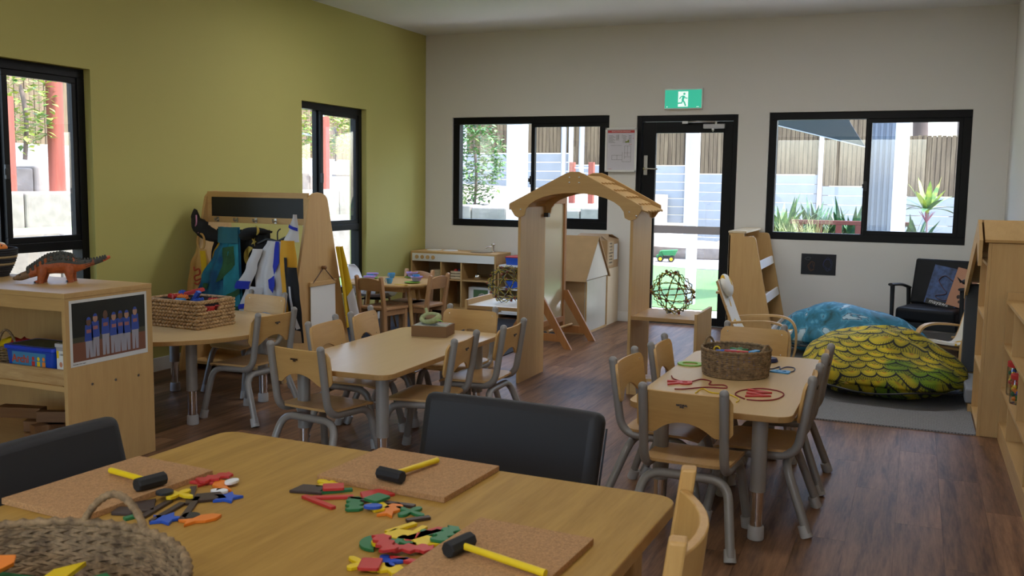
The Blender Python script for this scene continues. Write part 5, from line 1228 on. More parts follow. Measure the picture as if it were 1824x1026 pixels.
def fabric(name, c1, c2=None, sc=6, rough=0.9):
    if c2 is None: return plain(name, c1, rough, bump=0.15, bscale=500)
    m, n, b = _m(name); tc = n.nodes.new('ShaderNodeTexCoord'); t = n.nodes.new('ShaderNodeTexNoise'); t.inputs['Scale'].default_value = sc; t.inputs['Detail'].default_value = 4
    cr = n.nodes.new('ShaderNodeValToRGB'); cr.color_ramp.elements[0].position = 0.4; cr.color_ramp.elements[1].position = 0.6
    cr.color_ramp.elements[0].color = (*c1, 1); cr.color_ramp.elements[1].color = (*c2, 1)
    n.links.new(tc.outputs['Object'], t.inputs['Vector']); n.links.new(t.outputs[0], cr.inputs[0]); n.links.new(cr.outputs[0], b.inputs['Base Color']); b.inputs['Roughness'].default_value = rough
    return m
def costume(name, label, cat='costume'):
    return thing(name, label, cat, (0.655, -3.66, 0), R(-2), 'costumes on the dress up stand')
FW = fabric('cloth_white', (0.55, 0.54, 0.55)); FB = fabric('cloth_blue', (0.015, 0.03, 0.36)); FK = fabric('cloth_black', (0.008, 0.008, 0.010)); FG = plain('cloth_gold', (0.42, 0.29, 0.05), 0.4, 0.4, bump=0.6, bscale=300)
FY = fabric('cloth_yellow', (0.62, 0.40, 0.01)); FC = fabric('cloth_cream', (0.50, 0.28, 0.08), (0.56, 0.34, 0.12)); FT = fabric('cloth_teal', (0.01, 0.07, 0.17), (0.015, 0.17, 0.26), 7); FGr = fabric('cloth_green', (0.02, 0.075, 0.03), (0.03, 0.11, 0.04), 12); FM = fabric('cloth_mustard', (0.40, 0.24, 0.01)); FP = fabric('cloth_plum', (0.10, 0.055, 0.05))
FT2 = fabric('cloth_teal_light', (0.015, 0.16, 0.22), (0.02, 0.22, 0.28), 9)
# black hat with a pink ribbon
t = costume('black_hat', 'black pointed hat with a pink ribbon on the dress up stand', 'hat')
m = MB(); m.tube(smooth([(-0.53, -0.24, 1.19), (-0.49, -0.27, 1.12), (-0.43, -0.29, 1.06), (-0.36, -0.28, 1.01), (-0.24, -0.25, 0.98)], 4), [0.008,0.016,0.026,0.030,0.032,0.046,0.052,0.058,0.066,0.060,0.064,0.058,0.060,0.055,0.05,0.035,0.02], 12, flat=0.7); rn = random.Random(2); m.v = [(x+rn.uniform(-.004,.004), y+rn.uniform(-.006,.006), z+rn.uniform(-.005,.005)) for x, y, z in m.v]; obj('crown', m, FK, t, smooth_=70)
m = MB(); m.tube(smooth([(-0.44, -0.325, 1.15), (-0.43, -0.335, 1.10), (-0.44, -0.335, 1.05), (-0.40, -0.345, 1.02)], 5), 0.006, 6); obj('ribbon', m, plain('pink', (0.40, 0.16, 0.25), 0.6), t, smooth_=70)
# cream drawstring apron
t = costume('cream_apron', 'cream and yellow apron with a red squiggle at the far left', 'costume')
fn = drape([(0.90, -0.44, -0.34), (0.78, -0.50, -0.31), (0.60, -0.53, -0.33), (0.42, -0.55, -0.38)], -0.33, 0.012, 2, 1.0); cloth('cloth', fn, FC, t)
patch('brown_hem', fn, FP, t, [(0.05, 0.80), (0.95, 0.80), (0.95, 1.0), (0.05, 1.0)]); patch('yellow_panel', fn, FY, t, [(0.6, 0.02), (0.98, 0.02), (0.9, 0.42), (0.7, 0.42)])
m = MB(); m.tube([Vector((-0.39+0.035*math.cos(a*math.pi/8), -0.335, 0.955+0.06*math.sin(a*math.pi/8))) for a in range(16)], 0.008, 7, closed=True); obj('neck_loop', m, FC, t, smooth_=70)
m = MB(); m.tube(smooth([fn(0.25, .28, .006), fn(.35, .33, .006), fn(.55, .30, .006), fn(.6, .38, .006), fn(.4, .42, .006), fn(.5, .48, .006), fn(.7, .45, .006), fn(.6, .54, .006), fn(.45, .52, .006)], 4), 0.006, 6); obj('red_squiggle', m, plain('squiggle', (0.42, 0.06, 0.03), 0.7), t, smooth_=70)
# black cape hanging behind the left costumes
t = costume('black_cape', 'plain black cape hanging behind the teal cape', 'costume')
fn = drape([(1.05, -0.34, 0.05), (0.85, -0.40, 0.06), (0.36, -0.42, 0.06)], -0.215, 0.012, 4, 0.8); cloth('cloth', fn, FK, t)
# mustard cape behind
t = costume('mustard_cape', 'mustard yellow cape half hidden by the teal cape', 'costume')
fn = drape([(1.00, -0.26, -0.14), (0.85, -0.34, -0.12), (0.60, -0.36, -0.10)], -0.27, 0.01, 2, 2); cloth('cloth', fn, FM, t)
# teal crocodile cape
t = costume('teal_cape', 'teal and blue cape with green crocodile shapes', 'costume')
fn = drape([(1.075, -0.18, 0.00), (0.95, -0.185, 0.005), (0.88, -0.24, 0.01), (0.70, -0.36, 0.015), (0.48, -0.46, 0.02), (0.40, -0.34, 0.015)], -0.36, 0.016, 3, 0.5, bulge=0.04); cloth('cloth', fn, FT, t, 36, 26)
patch('light_panel', fn, FT2, t, [(0.66, 0.18), (0.97, 0.18), (0.98, 0.97), (0.72, 0.97), (0.66, 0.6)], 0.003)
patch('collar', fn, fabric('cloth_collar', (0.02, 0.11, 0.14)), t, [(0.0, 0.0), (1.0, 0.0), (1.0, 0.17), (0.0, 0.17)], 0.012)
patch('crocodile_shape', fn, FGr, t, [(0.40, 0.22), (0.8, 0.2), (0.85, 0.40), (0.65, 0.55), (0.45, 0.60), (0.55, 0.42)], 0.006)
patch('crocodile_tail', fn, FGr, t, [(0.62, 0.80), (0.75, 0.72), (0.98, 0.64), (0.98, 0.70), (0.8, 0.78)], 0.007)
patch('crocodile_hem', fn, FGr, t, [(0.30, 0.93), (0.42, 0.86), (0.62, 0.84), (0.98, 0.85), (0.98, 0.95), (0.5, 0.96)], 0.006)
patch('green_spot', fn, FGr, t, [(0.10, 0.62), (0.28, 0.62), (0.26, 0.68), (0.12, 0.68)], 0.005)
# wizard robe
t = costume('wizard_robe', 'black wizard robe with gold moons and stars', 'costume')
fn = drape([(1.06, 0.02, 0.22), (0.90, 0.0, 0.23), (0.60, 0.0, 0.24), (0.36, -0.02, 0.26)], -0.30, 0.014, 3, 2.2, bulge=0.03); cloth('cloth', fn, FK, t)
def starp(c, r_, sx=1.0, rot=0): return [(c[0]+(r_ if i % 2 == 0 else r_*0.42)*math.cos(i*math.pi/5+rot)*2.6*sx, c[1]+(r_ if i % 2 == 0 else r_*0.42)*math.sin(i*math.pi/5+rot)) for i in range(10)]
def moonp(c, r_): return [(c[0]+2.6*r_*math.cos(R(a)), c[1]+r_*math.sin(R(a))) for a in range(60, 301, 20)] + [(c[0]+2.6*r_*(0.35+0.75*math.cos(R(a))), c[1]+r_*0.8*math.sin(R(a))) for a in range(280, 79, -20)]
patch('gold_star', fn, FG, t, starp((0.46, 0.12), 0.055), 0.006); patch('gold_moon', fn, FG, t, moonp((0.26, 0.28), 0.11), 0.006); patch('gold_star', fn, FG, t, starp((0.30, 0.62), 0.045), 0.006)
m = MB(); m.tube(smooth([(0.02, -0.33, 0.99), (0.08, -0.37, 1.03), (0.16, -0.37, 1.055), (0.27, -0.34, 1.05)], 4), [0.02,0.035,0.05,0.058,0.060,0.062,0.058,0.050,0.046,0.040,0.03,0.02,0.008], 12, flat=0.55); rn = random.Random(5); m.v = [(x+rn.uniform(-.003,.003), y+rn.uniform(-.004,.004), z+rn.uniform(-.004,.004)) for x, y, z in m.v]; obj('rolled_hat', m, FK, t, smooth_=70)
m = MB(); m.tube([(0.19+0.022*math.cos(R(a)), -0.418, 1.06+0.032*math.sin(R(a))) for a in range(-80, 91, 17)], [0.002,.005,.007,.009,.010,.010,.009,.007,.005,.004,.002], 6); obj('gold_moon', m, FG, t, smooth_=70)
# white sailor suit
t = costume('sailor_suit', 'white suit with blue trim on a black hanger', 'costume')
fn = drape([(0.99, 0.26, 0.47), (0.90, 0.20, 0.49), (0.72, 0.15, 0.49), (0.50, 0.16, 0.49), (0.40, 0.26, 0.49)], -0.375, 0.012, 3, 0.2, bulge=0.04); cloth('jacket', fn, FW, t, 32, 24)
fs_ = drape([(0.93, 0.15, 0.24), (0.80, 0.09, 0.19), (0.64, -0.01, 0.12)], -0.405, 0.006, 1, 1); slv = cloth('sleeve', fs_, FW, t, 14, 14)
patch('blue_cuff', fs_, FB, slv, [(0.0, 0.80), (1.0, 0.80), (1.0, 1.0), (0.0, 1.0)], 0.006)
fl_ = drape([(0.66, 0.08, 0.24), (0.50, 0.02, 0.17), (0.36, -0.03, 0.09)], -0.40, 0.006, 1, 2); lg = cloth('trouser_leg', fl_, FW, t, 14, 14)
patch('blue_stripe', fl_, FB, lg, [(0.0, 0.45), (1.0, 0.35), (1.0, 0.47), (0.0, 0.57)], 0.006)
patch('blue_lapel', fn, FB, t, [(0.52, 0.0), (0.66, 0.0), (0.70, 0.25), (0.60, 0.40), (0.52, 0.3)], 0.007); patch('blue_bow', fn, FB, t, [(0.45, 0.46), (0.62, 0.40), (0.64, 0.52), (0.55, 0.62), (0.46, 0.56)], 0.012); patch('blue_hem', fn, FB, t, [(0.62, 0.86), (0.98, 0.86), (0.98, 1.0), (0.62, 1.0)], 0.006)
m = MB(); m.tube([(0.17, -0.37, 0.965), (0.25, -0.37, 1.0), (0.335, -0.36, 0.985), (0.42, -0.37, 1.02), (0.47, -0.37, 0.975)], 0.010, 8); m.tube(smooth([(0.335, -0.36, 0.985), (0.335, -0.36, 1.05), (0.35, -0.345, 1.075)], 4), 0.005, 6); obj('hanger', m, M['black'], t, smooth_=60)
# white cap with a blue stripe on the corner of the header
t = costume('folded_hat', 'folded white cap with a blue stripe hung on the stand corner', 'hat')
fn = drape([(1.18, 0.505, 0.535), (1.08, 0.47, 0.55), (0.99, 0.42, 0.55)], -0.40, 0.004, 1, 0.3); cloth('cap', fn, FW, t, 10, 10); patch('blue_stripe', fn, FB, t, [(0.0, 0.35), (1.0, 0.48), (1.0, 0.60), (0.0, 0.47)], 0.004)
# penguin suit at the right front edge
t = costume('penguin_suit', 'yellow and black penguin costume at the stand corner', 'costume')
fn = drape([(1.00, 0.42, 0.53), (0.86, 0.41, 0.55), (0.62, 0.43, 0.55), (0.36, 0.44, 0.54)], -0.43, 0.010, 1.5, 1.0, bulge=0.02); cloth('yellow_cloth', fn, fabric('cloth_amber', (0.60, 0.30, 0.02)), t, 20, 20)
patch('black_stripe', fn, FK, t, [(0.42, 0.18), (0.62, 0.18), (0.60, 0.55), (0.48, 0.55)], 0.006)
fp = drape([(0.82, 0.50, 0.58), (0.66, 0.49, 0.60), (0.48, 0.51, 0.62), (0.30, 0.50, 0.63)], -0.465, 0.006, 1, 0.4, bulge=0.02); pg = cloth('penguin_panel', fp, FK, t, 16, 20)
patch('white_belly', fp, FW, pg, [(0.35, 0.25), (0.5, 0.25), (0.45, 0.5), (0.75, 0.75), (0.95, 0.8), (0.7, 0.82), (0.4, 0.65)], 0.005); patch('cream_base', fp, fabric('cloth_sand', (0.42, 0.28, 0.16)), pg, [(0.05, 0.80), (0.95, 0.84), (0.98, 1.0), (0.02, 1.0)], 0.005)
# yellow and white costume hung over the back edge of the end panel
t = costume('banana_costume', 'yellow and white costume hung at the back of the stand', 'costume')
def bfn(u, v, off=0.0):
    z = 0.93-0.62*v; y = 0.12+0.16*v+(-0.02-0.05*v)+(0.07+0.16*v)*u*0.9; x = 0.50+0.02*math.sin(9*u+2*v)+0.03*math.sin(math.pi*u)*v
    return (x+off, y, z)
m = MB(); m.sheet(bfn, 14, 20, 0.006); obj('yellow_cloth', m, FY, t, smooth_=80); patch('white_hem', bfn, FW, t, [(0.35, 0.62), (0.98, 0.45), (0.98, 1.0), (0.35, 1.0)], 0.008)
# hanging whiteboard on the end panel
t = thing('hanging_whiteboard', 'white hanging board on a string on the stand end panel', 'whiteboard', (1.132, -3.69, 0), R(-2))
m = MB(); m.box(0.0, 0.006, -0.17, 0.13, 0.22, 0.655); obj('board', m, M['white'], t, bevel=0.002)
m = MB(); m.box(-0.002, 0.012, -0.18, 0.14, 0.655, 0.69); obj('top_batten', m, M['maple_y'], t, bevel=0.003)
m = MB(); m.tube([(0.010, -0.15, 0.68), (0.012, -0.02, 0.785), (0.010, 0.11, 0.68)], 0.004, 6); obj('string', m, plain('string_brown', (0.08, 0.045, 0.03), 0.8), t)
m = MB(); m.cyl((-0.002, -0.02, 0.785), (0.022, -0.02, 0.785), 0.013, n=12); m.ball((0.022, -0.02, 0.785), 0.015, 10, 6); obj('peg', m, M['brown_x'], t, smooth_=50)

# ================================================================== DISH TABLE, WOODEN CHAIRS, SHELL CHAIR
M['beech_z2'] = M['beech_z']
TD = (0.60, -1.76); ZD = 0.49
t = thing('small_round_table', 'small round wooden table set with play dishes', 'table', (TD[0], TD[1], 0))
m = MB(); m.lathe([(0.001, ZD-0.025), (0.415, ZD-0.025), (0.42, ZD-0.012), (0.415, ZD), (0.001, ZD)], 44); obj('tabletop', m, M['maple_x'], t, smooth_=30)
for i in range(4):
    a = R(45+90*i+18); m = MB(); m.cyl((0.26*math.cos(a), 0.26*math.sin(a), ZD-0.026), (0.33*math.cos(a), 0.33*math.sin(a), 0), 0.022, 0.016, 14); obj('leg', m, M['maple_z'], t, smooth_=40)
m = MB(); m.box(-0.24, 0.24, -0.24, -0.22, ZD-0.075, ZD-0.0255); m.box(-0.24, 0.24, 0.22, 0.24, ZD-0.075, ZD-0.0255); m.box(-0.24, -0.22, -0.22, 0.22, ZD-0.075, ZD-0.0255); m.box(0.22, 0.24, -0.22, 0.22, ZD-0.075, ZD-0.0255); obj('apron', m, M['maple_x'], t)
def beech_chair(label):
    t = thing('beech_chair', label, 'chair', (0,0,0), 0, 'small beech chairs at the dish table')
    for s in (-1, 1):
        m = MB(); pts = [(-0.115,0.0),(-0.155,0.0),(-0.165,0.26),(-0.205,0.555)] + [(-0.188+0.018*math.cos(R(180-a)), 0.558+0.018*math.sin(R(a))) for a in range(0, 181, 30)] + [(-0.125,0.27)]
        m.prism(pts, s*0.148-0.016, s*0.148+0.016, YZ); obj('back_post', m, M['beech_z'], t, bevel=0.006)
        m = MB(); m.box(s*0.142-0.017, s*0.142+0.017, 0.125, 0.16, 0, 0.265); obj('front_leg', m, M['beech_z'], t, bevel=0.005)
        m = MB(); m.box(s*0.142-0.010, s*0.142+0.010, -0.125, 0.125, 0.215, 0.265); obj('side_rail', m, M['beech_x'], t, bevel=0.002)
    m = MB(); m.prism(rrect(0.335, 0.325, 0.03), 0.2655, 0.29, Matrix.Translation((0, 0.015, 0))); obj('seat', m, M['beech_x'], t, bevel=0.005)
    m = MB(); m.box(-0.125, 0.125, 0.133, 0.150, 0.215, 0.265); obj('front_rail', m, M['beech_x'], t, bevel=0.002)
    def bk(u, v):
        a = u*2-1; zt = 0.535+0.022*(1-a*a); zb = 0.44; z = zb+(zt-zb)*v
        return (a*0.134, -0.152-(z-0.26)*0.125-0.022*(1-a*a), z)
    m = MB(); m.sheet(bk, 12, 4, 0.014); obj('backrest', m, M['beech_x'], t, smooth_=50, bevel=0.002)
    return t
b0 = beech_chair('small beech chair with its back to the camera at the dish table'); b0.location = (0.66, -2.05, 0); b0.rotation_euler[2] = R(-12)
dup(b0, (0.68, -1.60, 0), R(176), 'small beech chair facing the camera across the dish table', 'small beech chairs at the dish table')
dup(b0, (0.89, -1.72, 0), R(84), 'small beech chair at the right of the dish table', 'small beech chairs at the dish table')
t = thing('shell_chair', 'white plastic shell chair between the window and the dish table', 'chair', (0.36, -1.70, 0), R(-75))
def shell(u, v):
    a = u*2-1; w_ = 0.20*(1-0.10*(v-0.5)) if v < 0.85 else 0.19*math.sqrt(max(0.02, 1-((v-0.85)/0.15)**2*0.8))
    if v < 0.45: y = 0.19-0.36*v/0.45; z = 0.33-0.02*math.sin(math.pi*v/0.45)+0.05*a*a
    else: f = (v-0.45)/0.55; y = -0.17-0.06*f-0.05*math.sin(f*math.pi/2)+0.05*a*a; z = 0.33+0.29*f
    return (a*w_, y, z)
m = MB(); m.sheet(shell, 16, 24, 0.006); obj('shell', m, M['white_gloss'], t, smooth_=80)
for s in (-1, 1):
    for q, r_ in ((0.12, 0.17), (-0.12, -0.17)):
        m = MB(); m.cyl((s*0.09, q, 0.31), (s*0.16, r_, 0), 0.013, 0.010, 10); obj('leg', m, M['beech_z'], t, smooth_=40)
m = MB(); m.tube([(-0.09,0.12,0.30),(0.09,-0.12,0.30)], 0.005, 6); m.tube([(0.09,0.12,0.30),(-0.09,-0.12,0.30)], 0.005, 6); m.box(-0.1, 0.1, -0.1, 0.1, 0.300, 0.312); obj('wire_brace', m, M['black'], t)
def dish(name, label, prof, mat, x, y, z=ZD+0.0004, cat='dish', handle=None, n=20):
    t = thing(name, label, cat, (x, y, z), 0, 'play dishes on the small round table'); m = MB(); m.lathe(prof, n); obj('vessel', m, mat, t, smooth_=40)
    if handle:
        q = MB(); q.tube([(handle*math.cos(a_)*0.5-0.034, handle*math.sin(a_)*0-0.0, 0.028+handle*0.8*math.sin(a_)) for a_ in [R(90+30*k) for k in range(7)]], 0.0035, 6); obj('handle', q, mat, t, smooth_=50)
    return t
bowlp = lambda r_, h_: [(0.001, 0), (r_*0.6, 0), (r_*0.62, 0.004), (r_*0.92, h_*0.8), (r_*1.02, h_*0.82), (r_*1.02, h_), (r_*0.94, h_), (r_*0.6, 0.008), (0.001, 0.008)]
plp = lambda r_: [(0.001, 0), (r_*0.7, 0), (r_, 0.010), (r_, 0.013), (r_*0.7, 0.004), (0.001, 0.004)]
cupp = [(0.001, 0), (0.018, 0), (0.022, 0.004), (0.030, 0.03), (0.031, 0.05), (0.028, 0.05), (0.020, 0.006), (0.001, 0.006)]
for x, y, c, lb in ((0.33, -1.72, 'lime', 'green play plate at the left of the dish table'), (0.63, -1.45, 'lime', 'green play plate on the far side of the dish table'), (0.87, -1.88, 'lime', 'green play plate on the right of the dish table')): dish('play_plate', lb, plp(0.075), M[c], x, y, cat='plate')
for x, y, z, lb in ((0.29, -1.62, 0, 'purple play bowl at the far left of the dish table'), (0.63, -1.45, 0.0135, 'purple play bowl on the far green plate'), (0.87, -1.80, 0.0135, 'purple play bowl holding a blue cup'), (0.42, -1.89, 0, 'purple play bowl just behind the near beech chair')): dish('play_bowl', lb, bowlp(0.058, 0.045), M['purple'], x, y, ZD+0.0004+z, cat='bowl')
for x, y, z, lb in ((0.37, -1.79, 0.0, 'blue play cup at the left of the dish table'), (0.47, -1.56, 0, 'blue play cup at the far side of the dish table'), (0.71, -2.02, 0, 'blue play cup with handle near the front of the dish table'), (0.87, -1.80, 0.024, 'blue play cup sitting in a purple bowl')): dish('play_cup', lb, cupp, M['sky'], x, y, ZD+0.0004+z, cat='cup', handle=0.024)
for x, y, a, lb in ((0.84, -2.05, 0, 'yellow play fork on the right front of the dish table'), (0.47, -1.44, 20, 'yellow play spoon at the far edge of the dish table'), (0.56, -2.06, 70, 'yellow play knife behind the near beech chair')):
    m = MB(); m.prism(rrect(0.12, 0.012, 0.004, 2), 0, 0.003); m.prism(rrect(0.03, 0.024, 0.008, 2, 0.06, 0), 0, 0.003); o = obj('play_cutlery', m, M['yellow'], loc=(x, y, ZD+0.0005)); o.rotation_euler[2] = R(a); tag(o, lb, 'cutlery', 'play cutlery on the dish table')
# dark rug under the home corner
M['rug_dark'] = plain('rug_dark', (0.035, 0.038, 0.050), 0.95, bump=0.6, bscale=400, var=0.25, vscale=120)
m = MB(); m.prism(rrect(2.0, 2.35, 0.02, 2), 0, 0.008); tag(obj('dark_rug', m, M['rug_dark'], loc=(1.04, -1.66, 0.0003)), 'dark grey rug under the dish table and home corner', 'rug')

# ================================================================== PLAY KITCHEN AND WHITE SHELF
M['kit'] = M['maple_z']
t = thing('play_kitchen', 'play kitchen unit with four wooden knobs in the back corner', 'play kitchen', (0, 0, 0))
KX0, KX1, KY, KH = 0.045, 1.062, -0.42, 0.672
m = MB(); m.box(KX0, KX1, KY, -0.016, KH-0.022, KH); tp = obj('worktop', m, M['maple_x'], t, bevel=0.002)
for x in (KX0, KX1-0.018): m = MB(); m.box(x, x+0.018, KY+0.002, -0.016, 0.0, KH-0.0222); obj('end_panel', m, M['maple_z'], t, bevel=0.001)
for x in (0.405, 0.648): m = MB(); m.box(x, x+0.016, KY+0.004, -0.030, 0.085, KH-0.105); obj('divider', m, M['maple_z'], t)
m = MB(); m.box(KX0+0.018, KX1-0.018, -0.030, -0.018, 0.085, KH-0.0222); obj('back_panel', m, wood('kit_back', (0.30, 0.21, 0.115), (0.24, 0.165, 0.085), 'z', 1), t)
m = MB(); m.box(KX0+0.018, KX1-0.018, KY+0.002, -0.030, 0.07, 0.085); obj('bottom_board', m, M['maple_x'], t)
for x0_, x1_ in ((KX0+0.018, 0.405), (0.421, 0.648), (0.664, KX1-0.018)): m = MB(); m.box(x0_, x1_, KY+0.01, -0.030, 0.368, 0.383); obj('shelf', m, M['maple_x'], t)
m = MB(); m.box(KX0+0.018, KX1-0.018, KY, KY+0.014, KH-0.105, KH-0.0222); fp_ = obj('white_fascia', m, M['white'], t, bevel=0.001)
for i in range(4):
    x = 0.125+0.066*i; m = MB(); m.cyl((x, KY-0.014, KH-0.062), (x, KY+0.0, KH-0.062), 0.021, n=20); obj('knob', m, M['maple_x'], fp_, bevel=0.002, smooth_=40)
for x in (0.22, 0.42):
    m = MB(); m.lathe([(0.001, 0.0), (0.085, 0.0), (0.085, 0.006), (0.07, 0.009), (0.001, 0.009)], 24, Matrix.Translation((x, -0.20, KH+0.0002))); obj('hot_plate', m, M['white'], tp, smooth_=40)
m = MB(); m.lathe([(0.001, 0.001), (0.09, 0.001), (0.115, 0.003), (0.122, 0.006), (0.115, 0.0065), (0.09, 0.004), (0.001, 0.003)], 28, Matrix.Translation((0.80, -0.22, KH+0.0002))); obj('sink', m, M['chrome'], tp, smooth_=40)
m = MB(); m.cyl((0.905, -0.14, KH), (0.905, -0.14, KH+0.075), 0.015, n=14); m.tube(fillet([(0.905, -0.14, KH+0.055), (0.865, -0.17, KH+0.062), (0.84, -0.19, KH+0.045)], 0.02), 0.009, 10); m.ball((0.905, -0.14, KH+0.082), (0.024, 0.024, 0.012), 12, 6); m.lathe([(0.03, 0.0), (0.03, 0.006), (0.015, 0.012)], 16, Matrix.Translation((0.905, -0.14, KH))); obj('tap', m, M['chrome'], tp, smooth_=50)
def crate(x, y, z, lb):
    t = thing('toy_crate', lb, 'crate', (x, y, z+0.0004), 0, 'small wooden crates in the play kitchen')
    for k in range(3):
        for s in (-1, 1):
            m = MB(); m.box(-0.06, 0.06, s*0.05-0.003, s*0.05+0.003, 0.005+0.03*k, 0.026+0.03*k); obj('slat', m, M['pale_z'], t)
            m = MB(); m.box(s*0.06-0.003, s*0.06+0.003, -0.047, 0.047, 0.005+0.03*k, 0.026+0.03*k); obj('slat', m, M['pale_z'], t)
    m = MB(); m.box(-0.057, 0.057, -0.047, 0.047, 0, 0.005); obj('base', m, M['pale_z'], t)
    return t
crate(0.33, -0.32, 0.383, 'small wooden crate in the left kitchen compartment'); crate(0.575, -0.33, 0.383, 'small wooden crate in the middle kitchen compartment')
for dx, c, lb in ((-0.02, 'red', 'red play fruit in the middle kitchen crate'), (0.025, 'navy', 'dark play fruit in the middle kitchen crate')):
    m = MB(); m.ball((0, 0, 0), 0.024, 12, 8); tag(obj('play_fruit', m, M[c], smooth_=60, loc=(0.575+dx, -0.33, 0.383+0.085)), lb, 'play food')
t = thing('toy_pot', 'small silver toy pot on the right kitchen shelf', 'pot', (0.80, -0.30, 0.3834)); m = MB(); m.lathe([(0.001, 0), (0.03, 0.0), (0.042, 0.02), (0.04, 0.045), (0.03, 0.058), (0.001, 0.062)], 20); obj('pot', m, M['chrome'], t, smooth_=50); m = MB(); m.ball((0, 0, 0.066), 0.008, 8, 6); obj('lid_knob', m, M['black'], t)
t = thing('picture_box', 'white box with a green picture in the lower kitchen compartment', 'box', (0.83, -0.27, 0.0854)); m = MB(); m.box(-0.13, 0.13, -0.05, 0.05, 0, 0.215); obj('carton', m, M['white'], t, bevel=0.002)
m = MB(); m.box(-0.07, 0.10, -0.0512, -0.0502, 0.03, 0.19); pc = obj('picture', m, plain('pic_green', (0.08, 0.16, 0.06), 0.6), t); m = MB(); m.prism([(0.03+0.05*math.cos(a*0.4), 0.10+0.055*math.sin(a*0.4)) for a in range(16)], 0.0513, 0.0518, XZ); obj('bread_print', m, plain('pic_cream', (0.5, 0.46, 0.38), 0.6, var=0.6, vscale=60), pc)
# white shelf with storage tubs
t = thing('white_shelf', 'low white shelf unit beside the play kitchen', 'shelf unit', (0, 0, 0))
for x in (1.075, 1.70): m = MB(); m.box(x, x+0.016, -0.40, -0.018, 0, 0.56); obj('end_panel', m, M['maple_z'], t)
for z in (0.545, 0.30, 0.04): m = MB(); m.box(1.091, 1.70, -0.40, -0.03, z, z+0.018); obj('shelf', m, M['white'], t)
m = MB(); m.box(1.091, 1.70, -0.03, -0.018, 0, 0.56); obj('back_panel', m, M['maple_z'], t)
def tray(x, y, z, c, w_, d_, h_, lb, lid=None):
    t = thing('storage_tray', lb, 'tray', (x, y, z+0.0004), 0, 'storage trays on the white shelf'); m = MB(); A0 = rrect(w_*0.92, d_*0.92, 0.015, 3); A1 = rrect(w_, d_, 0.018, 3); n = len(A0)
    m.add([(p[0], p[1], 0) for p in A0]+[(p[0], p[1], h_) for p in A1], [(i, (i+1) % n, n+(i+1) % n, n+i) for i in range(n)]+[tuple(reversed(range(n)))]); obj('body', m, M[c], t, smooth_=50)
    m = MB(); m.prism(rrect(w_*1.03, d_*1.03, 0.02, 3), h_, h_+0.012); obj('lid', m, M[lid or c], t, bevel=0.003); return t
tray(1.24, -0.22, 0.563, 'blue', 0.20, 0.28, 0.075, 'blue tray with a red lid on top of the white shelf', 'red'); tray(1.27, -0.24, 0.318, 'blue', 0.26, 0.26, 0.06, 'blue tray on the middle white shelf'); tray(1.25, -0.24, 0.14, 'blue', 0.24, 0.26, 0.03, 'thin blue tray on the white carton')
t = thing('white_carton', 'white carton with pale lettering on the bottom white shelf', 'box', (1.25, -0.24, 0.0584)); m = MB(); m.box(-0.14, 0.14, -0.13, 0.13, 0, 0.078); obj('carton', m, M['white'], t, bevel=0.002)
text('lettering', 'MAGIC', 0.05, plain('pale_print', (0.30, 0.33, 0.36), 0.6), t, Matrix.Translation((-0.03, -0.1312, 0.04)) @ Matrix.Rotation(R(90), 4, 'X'), 0.0004)
t = thing('picture_book', 'tall picture book standing on the white shelf', 'book', (1.60, -0.25, 0.5635)); m = MB(); m.box(-0.08, 0.08, -0.012, 0.012, 0, 0.28); obj('cover', m, plain('book_blue', (0.06, 0.14, 0.30), 0.5, var=0.6, vscale=14), t, bevel=0.001); m = MB(); m.box(-0.076, 0.0805, -0.010, 0.010, 0.003, 0.277); obj('pages', m, M['white'], t)
# house-shaped plywood playhouse, cabinet and carton by the door
t = thing('toy_house', 'low plywood house with a steep gable roof near the door', 'playhouse', (2.275, -0.76, 0))
m = MB(); m.box(-0.62, -0.002, -0.33, 0.33, 0.0, 0.515); obj('body', m, M['card_light'], t, bevel=0.002)
m = MB(); m.box(-0.001, 0.010, -0.325, 0.325, 0.02, 0.51); obj('front_wall', m, plain('pale_panel', (0.62, 0.58, 0.48), 0.3, var=0.06), t, bevel=0.001)
m = MB(); m.prism([(-0.36, 0.518), (0.36, 0.518), (0, 0.905)], -0.01, 0.012, YZ); obj('gable', m, plain('pale_gable', (0.62, 0.57, 0.46), 0.6), t, bevel=0.001)
for s in (-1, 1):
    m = MB(); d = Vector((0, s*0.37, -0.395)).normalized(); nrm = Vector((0, s*0.395, 0.37)).normalized()*0.016; A = Vector((0, 0, 0.91)); B = Vector((0, s*0.385, 0.50))
    vs = [Vector((x, p.y+q.y, p.z+q.z)) for x in (-0.66, 0.03) for p in (A, B) for q in (Vector((0,0,0)), nrm)]
    m.add(vs, [(0,1,3,2),(4,6,7,5),(0,2,6,4),(1,5,7,3),(0,4,5,1),(2,3,7,6)]); obj('roof_slope', m, M['card_light'], t, bevel=0.001)
m = MB(); m.box(0.0102, 0.02, -0.33, -0.318, 0.02, 0.51); m.box(0.0102, 0.02, 0.318, 0.33, 0.02, 0.51); m.box(0.0102, 0.02, -0.33, 0.33, 0.0, 0.02); obj('edge_trim', m, M['maple_z'], t)
t = thing('ply_cabinet', 'pale plywood cabinet against the wall behind the toy house', 'cabinet', (2.285, -0.235, 0)); m = MB(); m.box(-0.55, 0, -0.18, 0.215, 0, 0.575); obj('carcass', m, M['pale_z'], t, bevel=0.002); m = MB(); m.box(0.0, 0.004, -0.176, -0.170, 0.01, 0.57); obj('door_gap', m, M['brown'], t)
t = thing('cardboard_carton', 'open brown cardboard carton on the plywood cabinet', 'carton', (2.185, -0.235, 0.5755), R(0))
m = MB(); m.box(-0.28, 0.10, -0.20, 0.19, 0, 0.004)
